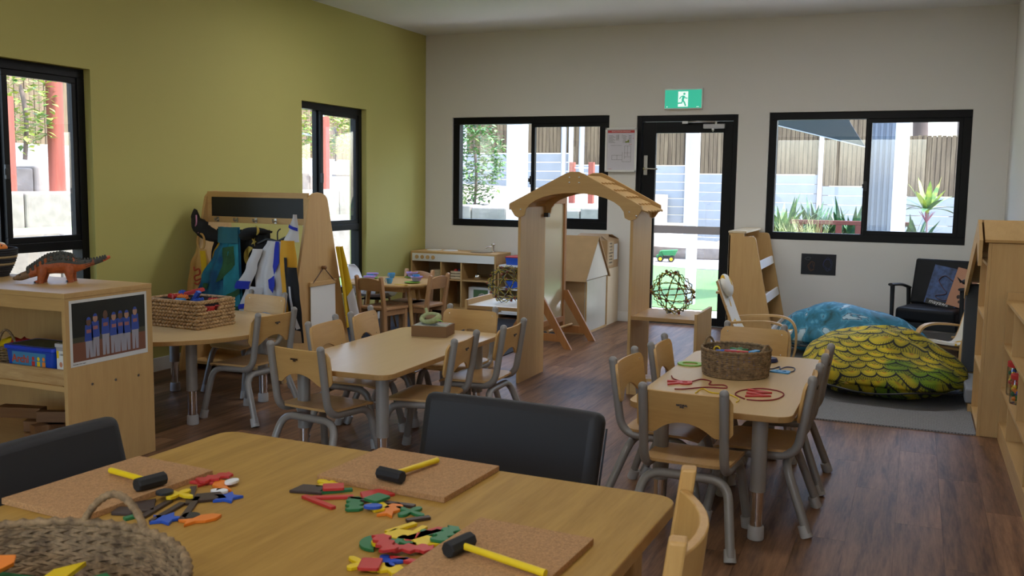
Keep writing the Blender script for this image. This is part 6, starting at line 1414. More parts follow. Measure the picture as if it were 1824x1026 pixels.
for a in ((-0.28, 0.10, -0.20, -0.196), (-0.28, 0.10, 0.186, 0.19), (-0.28, -0.276, -0.196, 0.186), (0.096, 0.10, -0.196, 0.186)): m.box(*a, 0.004, 0.285)
cb_ = obj('box_body', m, M['card_light'], t, bevel=0.001)
def flap(pts, name='flap'): q = MB(); q.sheet(lambda u, v: tuple(Vector(pts[0])*(1-u)*(1-v)+Vector(pts[1])*u*(1-v)+Vector(pts[2])*u*v+Vector(pts[3])*(1-u)*v), 3, 3, 0.004); obj(name, q, M['card_light'], t)
flap([(-0.28,-0.20,0.285),(0.10,-0.20,0.285),(0.06,-0.03,0.345),(-0.24,-0.03,0.345)]); flap([(-0.28,0.19,0.285),(0.10,0.19,0.285),(0.08,0.02,0.335),(-0.26,0.02,0.335)]); flap([(0.10,-0.20,0.285),(0.10,0.19,0.285),(0.02,0.16,0.33),(0.02,-0.16,0.33)])
m = MB(); m.box(0.1002, 0.101, -0.17, 0.01, 0.03, 0.27); obj('printed_panel', m, plain('box_print', (0.46, 0.34, 0.19), 0.7), cb_); m = MB(); m.box(0.1002, 0.1014, 0.03, 0.15, 0.08, 0.24); obj('white_label', m, M['white'], cb_)
for k in range(7):
    text('lettering', ['FRAGILE', 'NO. 1402', 'QTY 12', 'THIS WAY UP', 'N.W. 9KG', 'G.W. 11KG', 'CARTON 3'][k], 0.022, ink, cb_, Matrix.Translation((0.1018, -0.08, 0.25-0.032*k)) @ Matrix.Rotation(R(90), 4, 'Z') @ Matrix.Rotation(R(90), 4, 'X'), 0.0003)
# ================================================================== FREESTANDING SCREEN WITH TRIANGULAR FEET
t = thing('standing_screen', 'tall clear screen in an orange wood frame with triangular feet', 'screen', (2.13, -1.62, 0), R(-4))
for y in (-0.27, 0.27):
    m = MB(); m.box(-0.02, 0.02, y-0.022, y+0.022, 0.02, 1.30); obj('upright', m, M['orange_z'], t, bevel=0.003)
    m = MB(); m.prism([(0.02, 0.45), (0.02, 0.37), (0.265, 0.0), (0.335, 0.0), (0.055, 0.45)], -y-0.012, -y+0.012, XZ); ft = obj('sloping_foot', m, M['orange_z'], t, bevel=0.002)
    m = MB(); m.box(-0.30, 0.24, y-0.011, y+0.011, 0.06, 0.125); obj('foot_rail', m, M['orange_z'], t, bevel=0.002)
    m = MB(); m.prism([(-0.02, 0.45), (-0.02, 0.37), (-0.265, 0.0), (-0.335, 0.0), (-0.055, 0.45)], -y-0.012, -y+0.012, XZ); obj('sloping_foot', m, M['orange_z'], t, bevel=0.002)
m = MB(); m.cyl((0.10, -0.26, 0.14), (0.10, 0.26, 0.14), 0.012, n=12); obj('dowel', m, M['maple_y'], t, smooth_=40)
for z0_, z1_ in ((1.24, 1.30), (0.16, 0.21)): m = MB(); m.box(-0.02, 0.02, -0.248, 0.248, z0_, z1_); obj('cross_rail', m, M['orange_z'], t, bevel=0.002)
m = MB(); m.box(-0.005, 0.005, -0.25, 0.25, 0.20, 1.25); obj('panel', m, plain('shiny_panel', (0.55, 0.45, 0.28), 0.15), t)

# ================================================================== ARCHED PLAYHOUSE
AX0, AX1, AY0, AY1 = 2.545, 3.375, -3.41, -2.90
t = thing('arched_playhouse', 'maple playhouse with an arched roof and side benches', 'playhouse', (0, 0, 0))
for x in (AX0, AX1-0.02): m = MB(); m.box(x, x+0.02, AY0+0.012, AY1-0.012, 0, 1.25); obj('side_panel', m, M['maple_z'], t, bevel=0.002)
XC = (AX0+AX1)/2
def arch(xc):
    o = [(xc-0.065, 1.485), (xc-0.03, 1.498), (xc+0.03, 1.498), (xc+0.065, 1.485)]
    o += [(xc+0.475, 1.275), (xc+0.478, 1.255), (xc+0.435, 1.19), (xc+0.41, 1.178), (xc+0.385, 1.182)]
    n = 14
    for k in range(n+1):
        a = math.pi*k/n; o.append((xc+0.36*math.cos(a), 1.195+0.16*math.sin(a)**0.9))
    o += [(xc-0.385, 1.182), (xc-0.41, 1.178), (xc-0.435, 1.19), (xc-0.478, 1.255), (xc-0.475, 1.275)]
    return o
m = MB(); m.prism(arch(XC), -(AY0+0.012), -(AY0-0.008), XZ); ap = obj('arch_panel', m, M['maple_x'], t, bevel=0.002)
for dx, z in ((-0.035, 1.46), (0.035, 1.46), (-0.035, 1.425), (0.035, 1.425), (-0.39, 1.235), (0.39, 1.235), (0.44, 1.21)):
    q = MB(); q.ball((XC+dx, AY0-0.009, z), (0.007, 0.003, 0.007), 10, 6); obj('bolt', q, M['chrome'], ap, smooth_=50)
m = MB(); m.prism(arch(XC), -(AY1+0.008), -(AY1-0.012), XZ); obj('arch_panel', m, M['maple_x'], t, bevel=0.002)
sl_ = (1.485-1.275)/0.41
for s in (-1, 1):
    A = Vector((XC+s*0.03, 0, 1.482)); B = Vector((XC+s*0.475, 0, 1.250))
    d = (B-A).normalized(); nn = Vector((-d.z*s, 0, d.x*s)) ; nn = nn if nn.z > 0 else -nn
    nrow = 5; L = (B-A).length
    for k in range(nrow):
        a0 = A+d*(L*k/nrow); a1 = A+d*(L*(k+1)/nrow+0.015); lift0 = nn*(-0.018); lift1 = nn*(-0.006)
        for q in range(6):
            y0_ = AY0+0.02+q*(AY1-AY0-0.04)/6; y1_ = AY0+0.02+(q+1)*(AY1-AY0-0.04)/6
            P = [(a0+lift0, 0), (a1+lift1, 0)]
            vs = []
            for yy in (y0_+0.001, y1_-0.001):
                for pnt in (a0+lift0, a0+lift0+nn*0.009, a1+lift1, a1+lift1+nn*0.009): vs.append((pnt.x, yy, pnt.z))
            # rounded lower edge
            mid = (y0_+y1_)/2; e1 = a1+lift1+d*0.018
            vs += [(e1.x, mid, e1.z), ((e1+nn*0.009).x, mid, (e1+nn*0.009).z)]
            q_ = MB(); q_.add(vs, [(0,2,6,4),(1,5,7,3),(0,4,5,1),(0,1,3,2),(4,6,7,5),(2,8,6),(3,7,9),(2,3,9,8),(8,9,7,6)])
            obj('shingle', q_, M['maple_y'], t)
m = MB(); m.box(AX0, AX0+0.02, AY1-0.011, AY1+0.0, 0, 0.1); 
# benches either side
for nm, x0_, x1_, mt in (('bench_seat', AX1, AX1+0.44, M['maple_x']), ('bench_seat', AX0-0.40, AX0, M['white'])):
    m = MB(); m.box(x0_+0.0005, x1_-0.0005, AY0+0.015, AY1-0.015, 0.517, 0.536); bs = obj(nm, m, mt, t, bevel=0.001)
    m = MB(); m.box(x0_+0.0005, x1_-0.0005, AY0+0.0125, AY0+0.0148, 0.512, 0.537); obj('bench_edging', m, M['edge'], bs)
    xe = x1_ if x0_ == AX1 else x0_
    m = MB(); m.box(xe-0.010, xe+0.010, AY0+0.012, AY1-0.012, 0.0, 0.575); obj('bench_end', m, M['maple_z'], t, bevel=0.002)
m = MB(); m.box(AX1+0.001, AX1+0.30, AY0+0.02, AY0+0.16, 0.10, 0.118); m.box(AX1+0.001, AX1+0.06, AY0+0.02, AY0+0.035, 0.0, 0.10); obj('base_ledge', m, M['maple_x'], t)
m = MB(); m.box(AX0+0.021, AX0+0.055, AY1-0.05, AY1-0.013, 1.17, 1.20); obj('corner_bracket', m, M['black'], t)
# expanding sphere toys
def expander(label, loc, r_, tilt, seed):
    t = thing('expanding_sphere', label, 'toy', loc, 0, 'expanding lattice spheres'); t.rotation_euler = (R(tilt), R(tilt*0.6), 0)
    ring_m = {0: MB(), 1: MB()}; jm = MB()
    axes = [(Vector((1,0,0)), Vector((0,1,0))), (Vector((1,0,0)), Vector((0,0,1))), (Vector((0,1,0)), Vector((0,0,1))), (Vector((0.5,0.81,0.31)).normalized(), None), (Vector((-0.31,0.5,0.81)).normalized(), None), (Vector((0.81,-0.31,0.5)).normalized(), None)]
    for ai, (a, b) in enumerate(axes):
        if b is None:
            b = a.cross(Vector((0,0,1))).normalized(); a = b.cross(a)
        n = 20
        for ph in (0, 1):
            pts = []
            for k in range(n):
                an = 2*math.pi*k/n; rr = r_*(1.0 if (k+ph) % 2 == 0 else 0.86); pts.append((a*math.cos(an)+b*math.sin(an))*rr)
            ring_m[ph].tube(pts, 0.0032, 5, closed=True)
        for k in range(0, n, 5):
            an = 2*math.pi*k/n; jm.ball((a*math.cos(an)+b*math.sin(an))*r_*0.99, 0.011, 6, 5)
    for ph, mt in ((0, plain('lattice_dark', (0.03, 0.045, 0.045), 0.4)), (1, plain('lattice_yellow', (0.42, 0.33, 0.03), 0.4))): obj('lattice', ring_m[ph], mt, t, smooth_=50)['kind'] = 'stuff'
    obj('joints', jm, plain('joint_red', (0.22, 0.055, 0.03), 0.5), t, smooth_=60)['kind'] = 'stuff'
    return t
expander('coloured lattice sphere on the right bench by the door', (3.60, -3.16, 0.536+0.153), 0.152, 18, 1)
expander('coloured lattice sphere on the left white bench', (2.36, -3.16, 0.536+0.142), 0.141, 40, 2)
# ================================================================== READING CORNER
def weave_mat(name, c1, c2, sx, sy):
    m, n, b = _m(name); tc = n.nodes.new('ShaderNodeTexCoord'); mp = n.nodes.new('ShaderNodeMapping'); mp.inputs['Scale'].default_value = (sx, sy, 1)
    ck = n.nodes.new('ShaderNodeTexBrick'); ck.inputs['Scale'].default_value = 1.0; ck.inputs['Color1'].default_value = (*c1, 1); ck.inputs['Color2'].default_value = (*[x*0.9 for x in c1], 1); ck.inputs['Mortar'].default_value = (*c2, 1)
    ck.inputs['Mortar Size'].default_value = 0.06; ck.inputs['Brick Width'].default_value = 0.5; ck.inputs['Row Height'].default_value = 0.5
    n.links.new(tc.outputs['Object'], mp.inputs[0]); n.links.new(mp.outputs[0], ck.inputs[0]); n.links.new(ck.outputs[0], b.inputs['Base Color']); b.inputs['Roughness'].default_value = 0.95
    bp = n.nodes.new('ShaderNodeBump'); bp.inputs['Strength'].default_value = 0.6; bp.inputs['Distance'].default_value = 0.004; bp.invert = True
    n.links.new(ck.outputs['Fac'], bp.inputs['Height']); n.links.new(bp.outputs[0], b.inputs['Normal'])
    return m
m = MB(); m.prism(rrect(1.36, 2.66, 0.02, 2), 0, 0.009); tag(obj('light_rug', m, weave_mat('rug_light', (0.30, 0.30, 0.31), (0.12, 0.12, 0.125), 28, 28), loc=(4.815, -2.24, 0.0003)), 'light grey woven rug in the reading corner', 'rug')
# sloping bookshelf, open towards the right wall
t = thing('bookshelf', 'sloping maple bookshelf standing out from the wall by the door', 'bookshelf', (0, 0, 0))
side = [(3.565, 0.0), (4.005, 0.0), (3.805, 0.945), (3.795, 0.965), (3.775, 0.972), (3.70, 0.972), (3.70, 1.0), (3.565, 1.0)]
for y in (-0.90, -0.038): m = MB(); m.prism(side, -y-0.018, -y, XZ); obj('side_panel', m, M['maple_z'], t, bevel=0.002)
m = MB(); m.box(3.565, 3.58, -0.90, -0.038, 0.02, 0.98); obj('back_panel', m, M['pale_z'], t)
m = MB(); m.box(3.56, 3.72, -0.905, -0.018, 1.0002, 1.018); obj('top_board', m, M['pale_z'], t, bevel=0.002)
slp = lambda z: 4.005-(z/0.945)*0.2
for z in (0.10, 0.40, 0.70):
    m = MB(); m.box(3.58, slp(z)-0.02, -0.899, -0.039, z-0.014, z); sh = obj('shelf', m, M['pale_z'], t)
    m = MB(); m.prism([(slp(z)-0.022, z-0.02), (slp(z-0.02)-0.004, z-0.02), (slp(z+0.05)-0.004, z+0.05), (slp(z+0.05)-0.020, z+0.05)], 0.0385, 0.8995, XZ); obj('front_lip', m, M['white'], sh)
bkc = [(0.32,0.06,0.04),(0.06,0.07,0.16),(0.42,0.38,0.40),(0.45,0.15,0.06),(0.22,0.10,0.20),(0.40,0.16,0.24),(0.10,0.06,0.05),(0.5,0.45,0.36)]
blab = ['red', 'navy', 'grey', 'orange', 'plum', 'pink', 'dark brown', 'cream']
rowlab = {0.70: 'top', 0.40: 'middle', 0.10: 'bottom'}
for z in (0.70, 0.40):
    y = -0.86
    for k in range(8):
        th = 0.016+0.004*((k*3) % 3); h_ = 0.20+0.025*((k*5) % 4); y += th+0.004
        tt = thing('picture_book', '%s book on the %s shelf of the sloping bookshelf' % (blab[k], rowlab[z]), 'book', (slp(z)-0.055, y, z+0.0005), 0, 'books on the sloping bookshelf'); tt.rotation_euler = (0, R(-10), 0)
        m = MB(); m.box(-0.15, 0.0, -th/2, th/2, 0, h_); 
        mt = plain('book_cover_%d_%d' % (int(z*10), k), bkc[(k+int(z*10)) % 8], 0.5) if z < 0.5 else plain('book_cover_%d' % k, bkc[k], 0.5)
        if z < 0.5: tt['label'] = '%s book on the middle shelf of the sloping bookshelf' % blab[(k+4) % 8]
        obj('cover', m, mt, tt, bevel=0.001)
        m = MB(); m.box(-0.148, -0.006, -th/2+0.002, th/2-0.002, 0.002, h_+0.0006); obj('pages', m, M['white'], tt)
# bentwood child's armchairs
def ribbon(path, x0, x1, th, M_=None):
    P = smooth(path, 6); q = MB(); q.sheet(lambda u, v: (x0+(x1-x0)*u, P[int(round(v*(len(P)-1)))].y, P[int(round(v*(len(P)-1)))].z), 1, len(P)-1, th); return q
cush = None
def flower_mat():
    m, n, b = _m('cushion_print'); tc = n.nodes.new('ShaderNodeTexCoord'); t = n.nodes.new('ShaderNodeTexNoise'); t.inputs['Scale'].default_value = 9; t.inputs['Detail'].default_value = 1
    cr = n.nodes.new('ShaderNodeValToRGB'); cr.color_ramp.interpolation = 'CONSTANT'; cr.color_ramp.elements[0].color = (0.70, 0.67, 0.60, 1); cr.color_ramp.elements[1].position = 0.60; cr.color_ramp.elements[1].color = (0.62, 0.36, 0.02, 1)
    n.links.new(tc.outputs['Object'], t.inputs['Vector']); n.links.new(t.outputs[0], cr.inputs[0]); n.links.new(cr.outputs[0], b.inputs['Base Color']); b.inputs['Roughness'].default_value = 0.9; return m
M['cushion'] = flower_mat()
def bent_chair(label, loc, rz):
    t = thing('bentwood_armchair', label, 'armchair', loc, rz, 'bentwood child armchairs')
    for s in (-1, 1):
        x0_, x1_ = (0.185, 0.225) if s > 0 else (-0.225, -0.185)
        q = ribbon([(0,-0.24,0.014),(0,0.0,0.012),(0,0.20,0.014),(0,0.265,0.05),(0,0.285,0.17),(0,0.275,0.29),(0,0.225,0.352),(0,0.12,0.372),(0,-0.05,0.362),(0,-0.18,0.345)], x0_, x1_, 0.016); obj('arm_frame', q, M['maple_y'], t, smooth_=60)
        q = ribbon([(0,0.235,0.265),(0,0.10,0.235),(0,-0.02,0.215),(0,-0.10,0.235),(0,-0.155,0.31),(0,-0.20,0.42),(0,-0.255,0.56),(0,-0.295,0.67)], x0_*0.78, x1_*0.78, 0.016); obj('seat_frame', q, M['maple_y'], t, smooth_=60)
    for y, z in ((0.20, 0.245), (-0.14, 0.27), (-0.27, 0.60)): m = MB(); m.box(-0.22, 0.22, y-0.012, y+0.012, z-0.02, z-0.004); obj('cross_rail', m, M['maple_x'], t)
    P = smooth([(0,0.27,0.285),(0,0.12,0.265),(0,-0.02,0.240),(0,-0.09,0.255),(0,-0.14,0.325),(0,-0.185,0.43),(0,-0.24,0.57),(0,-0.28,0.68)], 5); N = len(P)-1
    def cf(u, v): p = P[int(round(v*N))]; return (-0.165+0.33*u, p.y, p.z)
    m = MB(); m.sheet(cf, 10, N, lambda u, v: -0.032*(0.25+0.75*math.sin(math.pi*min(1, max(0, u)))**0.5)*(0.5+0.5*min(1, 6*v*(1-v)+0.3))); obj('cushion', m, M['cushion'], t, smooth_=80)
    m = MB(); m.ball((0, 0, 0), (0.155, 0.036, 0.095), 14, 10, Matrix.Translation((0, -0.238, 0.628)) @ Matrix.Rotation(R(21), 4, 'X')); obj('headrest', m, M['cushion'], t, smooth_=80)
    return t
bent_chair('bentwood child armchair with printed cushion beside the bookshelf', (3.98, -1.90, 0.0), R(-90))
bent_chair('bentwood child armchair half hidden by the reading nook', (5.50, -1.62, 0.0), R(140))
# bean bags
def feather_mat():
    """overlapping feather scales: rows of scallops with black outlines and dark barbs"""
    m, n, b = _m('feather_print'); L = n.links.new
    def math_(op, a, b_=None, c=None):
        q = n.nodes.new('ShaderNodeMath'); q.operation = op
        for i, v in enumerate((a, b_, c)):
            if v is None: continue
            if isinstance(v, (int, float)): q.inputs[i].default_value = v
            else: L(v, q.inputs[i])
        return q.outputs[0]
    tc = n.nodes.new('ShaderNodeTexCoord'); ns = n.nodes.new('ShaderNodeTexNoise'); ns.inputs['Scale'].default_value = 2.6; ns.inputs['Detail'].default_value = 1
    L(tc.outputs['Object'], ns.inputs['Vector'])
    vm = n.nodes.new('ShaderNodeVectorMath'); vm.operation = 'MULTIPLY_ADD'; vm.inputs[1].default_value = (0.30, 0.30, 0.30); L(ns.outputs['Color'], vm.inputs[0]); L(tc.outputs['Object'], vm.inputs[2])
    sx = n.nodes.new('ShaderNodeSeparateXYZ'); L(vm.outputs[0], sx.inputs[0])
    u = math_('MULTIPLY', math_('ADD', sx.outputs[0], math_('MULTIPLY', sx.outputs[2], 0.35)), 7.5)
    v = math_('MULTIPLY', math_('ADD', math_('MULTIPLY', sx.outputs[2], 1.15), math_('MULTIPLY', sx.outputs[1], 0.75)), 11.0)
    row = math_('FLOOR', v); v1 = math_('FRACT', v)
    u1 = math_('SUBTRACT', math_('FRACT', math_('ADD', u, math_('MULTIPLY', math_('MODULO', row, 2.0), 0.5))), 0.5)
    dv = math_('MULTIPLY', math_('SUBTRACT', 1.0, v1), 0.78)
    r_ = math_('SQRT', math_('ADD', math_('MULTIPLY', u1, u1), math_('MULTIPLY', dv, dv)))
    line = n.nodes.new('ShaderNodeValToRGB'); e = line.color_ramp.elements; e[0].position = 0.47; e[0].color = (1,1,1,1); e[1].position = 0.62; e[1].color = (1,1,1,1)
    for p, c in ((0.50, 0.0), (0.58, 0.0)): k = e.new(p); k.color = (c, c, c, 1)
    L(r_, line.inputs[0])
    ang = math_('ARCTAN2', u1, dv); barb = math_('SINE', math_('MULTIPLY', ang, 34.0))
    bb = n.nodes.new('ShaderNodeMapRange'); bb.inputs[1].default_value = -1; bb.inputs[2].default_value = 0.2; bb.inputs[3].default_value = 0.25; bb.inputs[4].default_value = 1.0; L(barb, bb.inputs[0])
    # barbs only near the outer edge of a feather
    ed = n.nodes.new('ShaderNodeMapRange'); ed.inputs[1].default_value = 0.22; ed.inputs[2].default_value = 0.42; L(r_, ed.inputs[0])
    mk = math_('ADD', math_('MULTIPLY', bb.outputs[0], ed.outputs[0]), math_('SUBTRACT', 1.0, ed.outputs[0]))
    c2 = n.nodes.new('ShaderNodeValToRGB'); e = c2.color_ramp.elements; e[0].position = 0.0; e[0].color = (0.45, 0.13, 0.01, 1); e[1].position = 0.16; e[1].color = (0.66, 0.47, 0.008, 1); k = e.new(0.45); k.color = (0.58, 0.48, 0.012, 1); k = e.new(0.66); k.color = (0.42, 0.36, 0.01, 1)
    L(r_, c2.inputs[0])
    n2 = n.nodes.new('ShaderNodeTexNoise'); n2.inputs['Scale'].default_value = 5; L(tc.outputs['Object'], n2.inputs['Vector'])
    hv_ = n.nodes.new('ShaderNodeMapRange'); hv_.inputs[1].default_value = 0.35; hv_.inputs[2].default_value = 0.65; hv_.inputs[3].default_value = 0.55; hv_.inputs[4].default_value = 1.1; L(n2.outputs[0], hv_.inputs[0])
    val = math_('MULTIPLY', math_('MULTIPLY', mk, hv_.outputs[0]), line.outputs[0])
    mx = n.nodes.new('ShaderNodeMix'); mx.data_type = 'RGBA'; mx.inputs[6].default_value = (0.008, 0.010, 0.010, 1); L(val, mx.inputs[0]); L(c2.outputs[0], mx.inputs[7])
    tn = n.nodes.new('ShaderNodeTexNoise'); tn.inputs['Scale'].default_value = 1.7; tr = n.nodes.new('ShaderNodeValToRGB'); tr.color_ramp.elements[0].position = 0.60; tr.color_ramp.elements[0].color = (0,0,0,1); tr.color_ramp.elements[1].position = 0.64; tr.color_ramp.elements[1].color = (0.8,0.8,0.8,1)
    L(tc.outputs['Object'], tn.inputs['Vector']); L(tn.outputs[0], tr.inputs[0])
    m2 = n.nodes.new('ShaderNodeMix'); m2.data_type = 'RGBA'; m2.blend_type = 'MULTIPLY'; m2.inputs[7].default_value = (0.15, 0.6, 1.0, 1); L(tr.outputs[0], m2.inputs[0]); L(mx.outputs[2], m2.inputs[6])
    L(m2.outputs[2], b.inputs['Base Color']); b.inputs['Roughness'].default_value = 0.75
    return m
def marble_mat():
    m, n, b = _m('sea_print'); tc = n.nodes.new('ShaderNodeTexCoord'); t = n.nodes.new('ShaderNodeTexNoise'); t.inputs['Scale'].default_value = 4; t.inputs['Detail'].default_value = 7; t.inputs['Distortion'].default_value = 2.0
    cr = n.nodes.new('ShaderNodeValToRGB'); e = cr.color_ramp.elements; e[0].position = 0.30; e[0].color = (0.006, 0.05, 0.05, 1); e[1].position = 0.74; e[1].color = (0.45, 0.60, 0.66, 1)
    for p, c in ((0.40, (0.01, 0.13, 0.19)), (0.49, (0.02, 0.19, 0.31)), (0.545, (0.10, 0.34, 0.48)), (0.57, (0.005, 0.03, 0.08)), (0.60, (0.35, 0.52, 0.60))): k = e.new(p); k.color = (*c, 1)
    n.links.new(tc.outputs['Object'], t.inputs['Vector']); n.links.new(t.outputs[0], cr.inputs[0]); n.links.new(cr.outputs[0], b.inputs['Base Color']); b.inputs['Roughness'].default_value = 0.6; return m
def beanbag(label, loc, rz, rx, ry, h, mat, seed, peak=(0, 0), crease=None):
    t = thing('bean_bag', label, 'bean bag', loc, rz, 'bean bags in the reading corner')
    m = MB(); n, k = 56, 30; vs = []; fs = []
    from mathutils import noise
    for i in range(k+1):
        ph = -math.pi/2+math.pi*i/k
        for j in range(n):
            th = 2*math.pi*j/n; c, s = math.cos(th), math.sin(th)
            sq = 1/((abs(c)**2.6+abs(s)**2.6)**(1/2.6))      # squarish plan like a big cushion
            rr = max(0.0, math.cos(ph))**0.62*sq
            x, y = rx*rr*c, ry*rr*s
            zz = math.sin(ph)
            z = h*0.5*(1+ (abs(zz)**0.85)*(1 if zz > 0 else -1))
            u, v = x/rx-peak[0], y/ry-peak[1]
            if zz > -0.2: z *= 0.42+0.58*math.exp(-(u*u*0.9+v*v*0.8))
            nz = noise.noise(Vector((x*3+seed, y*3, z*3)))*0.045 + noise.noise(Vector((x*8+seed, y*8, z*8)))*0.016
            d = Vector((c*0.5, s*0.5, max(0, zz))).normalized()
            p = Vector((x, y, z))+d*nz
            if crease and zz > -0.3:
                q = (p.y-crease[0]*p.x-crease[1]); p.z -= 0.055*math.exp(-(q/0.05)**2)
            p.z = max(0.0, p.z); vs.append(p)
    for i in range(k):
        for j in range(n): fs.append((i*n+j, i*n+(j+1) % n, (i+1)*n+(j+1) % n, (i+1)*n+j))
    fs.append(tuple(reversed(range(n)))); fs.append(tuple(k*n+j for j in range(n)))
    m.add(vs, fs); obj('cover', m, mat, t, smooth_=180)
    m = MB(); pts = []
    for j in range(40):
        th = 2*math.pi*j/40; c, s = math.cos(th), math.sin(th); sq = 1/((abs(c)**2.6+abs(s)**2.6)**(1/2.6)); pts.append((rx*1.005*sq*c, ry*1.005*sq*s, h*0.20+0.015*math.sin(5*th)))
    obj('seam', m.tube(pts, 0.006, 6, closed=True), M['black'], t, smooth_=60)
    return t
beanbag('yellow bean bag with a black feather print on the light rug', (4.935, -2.55, 0.0095), R(-6), 0.555, 0.50, 0.46, feather_mat(), 3.0, (-0.15, 0.15), (-0.35, 0.10))
beanbag('teal and white marbled bean bag behind the yellow one', (4.66, -1.10, 0.0095), R(8), 0.62, 0.36, 0.44, marble_mat(), 9.0, (-0.1, 0))
# black armchair with two books
t = thing('black_armchair', 'black wooden armchair with padded seat in the far right corner', 'armchair', (5.30, -0.44, 0), R(-16))
M['leather'] = plain('leather', (0.008, 0.0085, 0.010), 0.5, 0, 0.2, bump=0.1, bscale=300); M['blackwood'] = plain('blackwood', (0.010, 0.010, 0.011), 0.5)
m = MB(); m.box(-0.245, 0.245, -0.30, 0.20, 0.27, 0.39); obj('seat_cushion', m, M['leather'], t, bevel=0.03, seg=4, smooth_=60)
m = MB(); m.box(-0.25, 0.25, -0.28, 0.20, 0.21, 0.268); obj('seat_frame', m, M['blackwood'], t, bevel=0.004)
m = MB(); m.sheet(lambda u, v: (-0.25+0.50*u, 0.19+0.13*v, 0.37+0.40*v), 6, 6, -0.07); obj('back_cushion', m, M['leather'], t, bevel=0.02, seg=3, smooth_=60)
for s in (-1, 1):
    m = MB(); m.tube(fillet([(s*0.285, -0.33, 0.585), (s*0.285, 0.0, 0.565), (s*0.285, 0.22, 0.52)], 0.1), 0.022, 8, flat=0.6); ar = obj('arm', m, M['blackwood'], t, smooth_=50)
    for y0_, y1_, z1_ in ((-0.27, -0.24, 0.575), (0.20, 0.27, 0.52)):
        m = MB(); m.cyl((s*0.285, y0_, z1_), (s*0.285, y1_, 0), 0.020, 0.014, 10); obj('leg', m, M['blackwood'], t, smooth_=50)
    m = MB(); m.box(s*0.255, s*0.285, -0.25, 0.22, 0.225, 0.26); obj('side_rail', m, M['blackwood'], t)
def shown_book(label, loc, rot, w_, h_, mat):
    t = thing('picture_book', label, 'book', loc, 0, 'books shown on the black armchair'); t.rotation_euler = tuple(R(a) for a in rot)
    m = MB(); m.box(-w_/2, w_/2, -0.004, 0.004, 0, h_); o = obj('cover', m, mat, t, bevel=0.001); return t, o
t, o = shown_book('blue and brown snake patterned picture book on the black armchair', (5.335, -0.47, 0.398), (-14, 10, -14), 0.26, 0.35, plain('cover_blue', (0.05, 0.10, 0.26), 0.5, var=0.7, vscale=22))
m = MB(); m.tube(smooth([(0.08, -0.006, 0.31), (0.06, -0.006, 0.24), (-0.02, -0.006, 0.27), (-0.06, -0.006, 0.22), (-0.02, -0.006, 0.17), (0.03, -0.006, 0.12), (-0.05, -0.006, 0.08), (0.0, -0.006, 0.055), (0.08, -0.006, 0.07)], 5), 0.017, 6, flat=0.15); obj('snake_print', m, plain('snake', (0.12, 0.035, 0.03), 0.6), o)
m = MB(); m.box(-0.12, 0.12, -0.0052, -0.0041, 0.0, 0.045); obj('title_band', m, M['black'], o); text('title_lettering', 'mayawa', 0.05, M['white'], o, Matrix.Translation((-0.01, -0.0056, 0.025)) @ Matrix.Rotation(R(90), 4, 'X'), 0.0002)
t, o = shown_book('peach picture book with dark animal tracks on the black armchair', (5.49, -0.53, 0.398), (-14, 12, -14), 0.22, 0.34, plain('cover_peach', (0.48, 0.22, 0.12), 0.5))
text('title_lettering', 'Sea', 0.06, ink, o, Matrix.Translation((0.0, -0.0056, 0.225)) @ Matrix.Rotation(R(90), 4, 'X'), 0.0002)
m = MB(); m.ball((-0.03, -0.005, 0.09), (0.016, 0.001, 0.018), 10, 6); m.ball((-0.01, -0.005, 0.05), (0.014, 0.001, 0.014), 10, 6); m.ball((0.03, -0.005, 0.13), (0.02, 0.001, 0.03), 10, 6); obj('track_prints', m, plain('track', (0.05, 0.025, 0.02), 0.6), o)['kind'] = 'stuff'
# small dark toy on the arm
t = thing('toy_bird', 'small dark toy animal on the right arm of the black armchair', 'toy', (5.535, -0.68, 0.61), R(30)); m = MB(); m.ball((0, 0, 0.03), (0.05, 0.022, 0.026), 12, 8); m.tube([(0.035, 0, 0.04), (0.06, 0, 0.075)], [0.014, 0.010], 8); obj('body', m, M['black'], t, smooth_=60); m = MB(); m.prism([(-0.04, 0.03), (-0.09, 0.07), (-0.06, 0.02)], -0.004, 0.004, XZ); obj('tail', m, M['black'], t)

# ================================================================== HOUSE SHAPED READING NOOK
NX, NXB, NY1, NYF = 5.495, 5.820, -2.95, -2.30
t = thing('reading_nook', 'house shaped maple reading nook against the right wall', 'reading nook', (0, 0, 0))
gray = plain('felt_grey', (0.075, 0.078, 0.086), 0.95, bump=0.2, bscale=400)
m = MB(); m.box(NX+0.016, NXB, -3.565, -3.547, 0, 1.115); obj('near_panel', m, M['maple_z'], t, bevel=0.002)
m = MB(); m.box(NX, NX+0.0155, -3.565, -3.535, 0, 1.115); obj('corner_edge', m, M['maple_z'], t)
m = MB(); m.box(NX, NXB, NY1-0.016, NY1, 0, 1.03); obj('niche_panel', m, M['maple_z'], t, bevel=0.001)
for z in (0.03, 0.36, 0.67, 0.98): m = MB(); m.box(NX, NXB-0.02, -3.534, NY1-0.0165, z, z+0.018); obj('niche_shelf', m, M['maple_y'], t, bevel=0.001)
m = MB(); m.box(NXB-0.018, NXB, -3.546, NYF, 0.0, 0.78); obj('back_panel', m, M['maple_z'], t)
m = MB(); m.box(NX+0.10, NX+0.112, -3.534, NY1-0.0165, 0.0, 1.05); obj('niche_back', m, M['maple_z'], t)
m = MB(); m.box(NX-0.04, NXB, NYF, NYF+0.018, 0, 0.76); obj('far_panel', m, M['maple_z'], t)
m = MB(); m.box(NX-0.045, NXB-0.02, NYF-0.05, NYF-0.0005, 0.16, 0.77); obj('far_pad', m, gray, t, bevel=0.008)
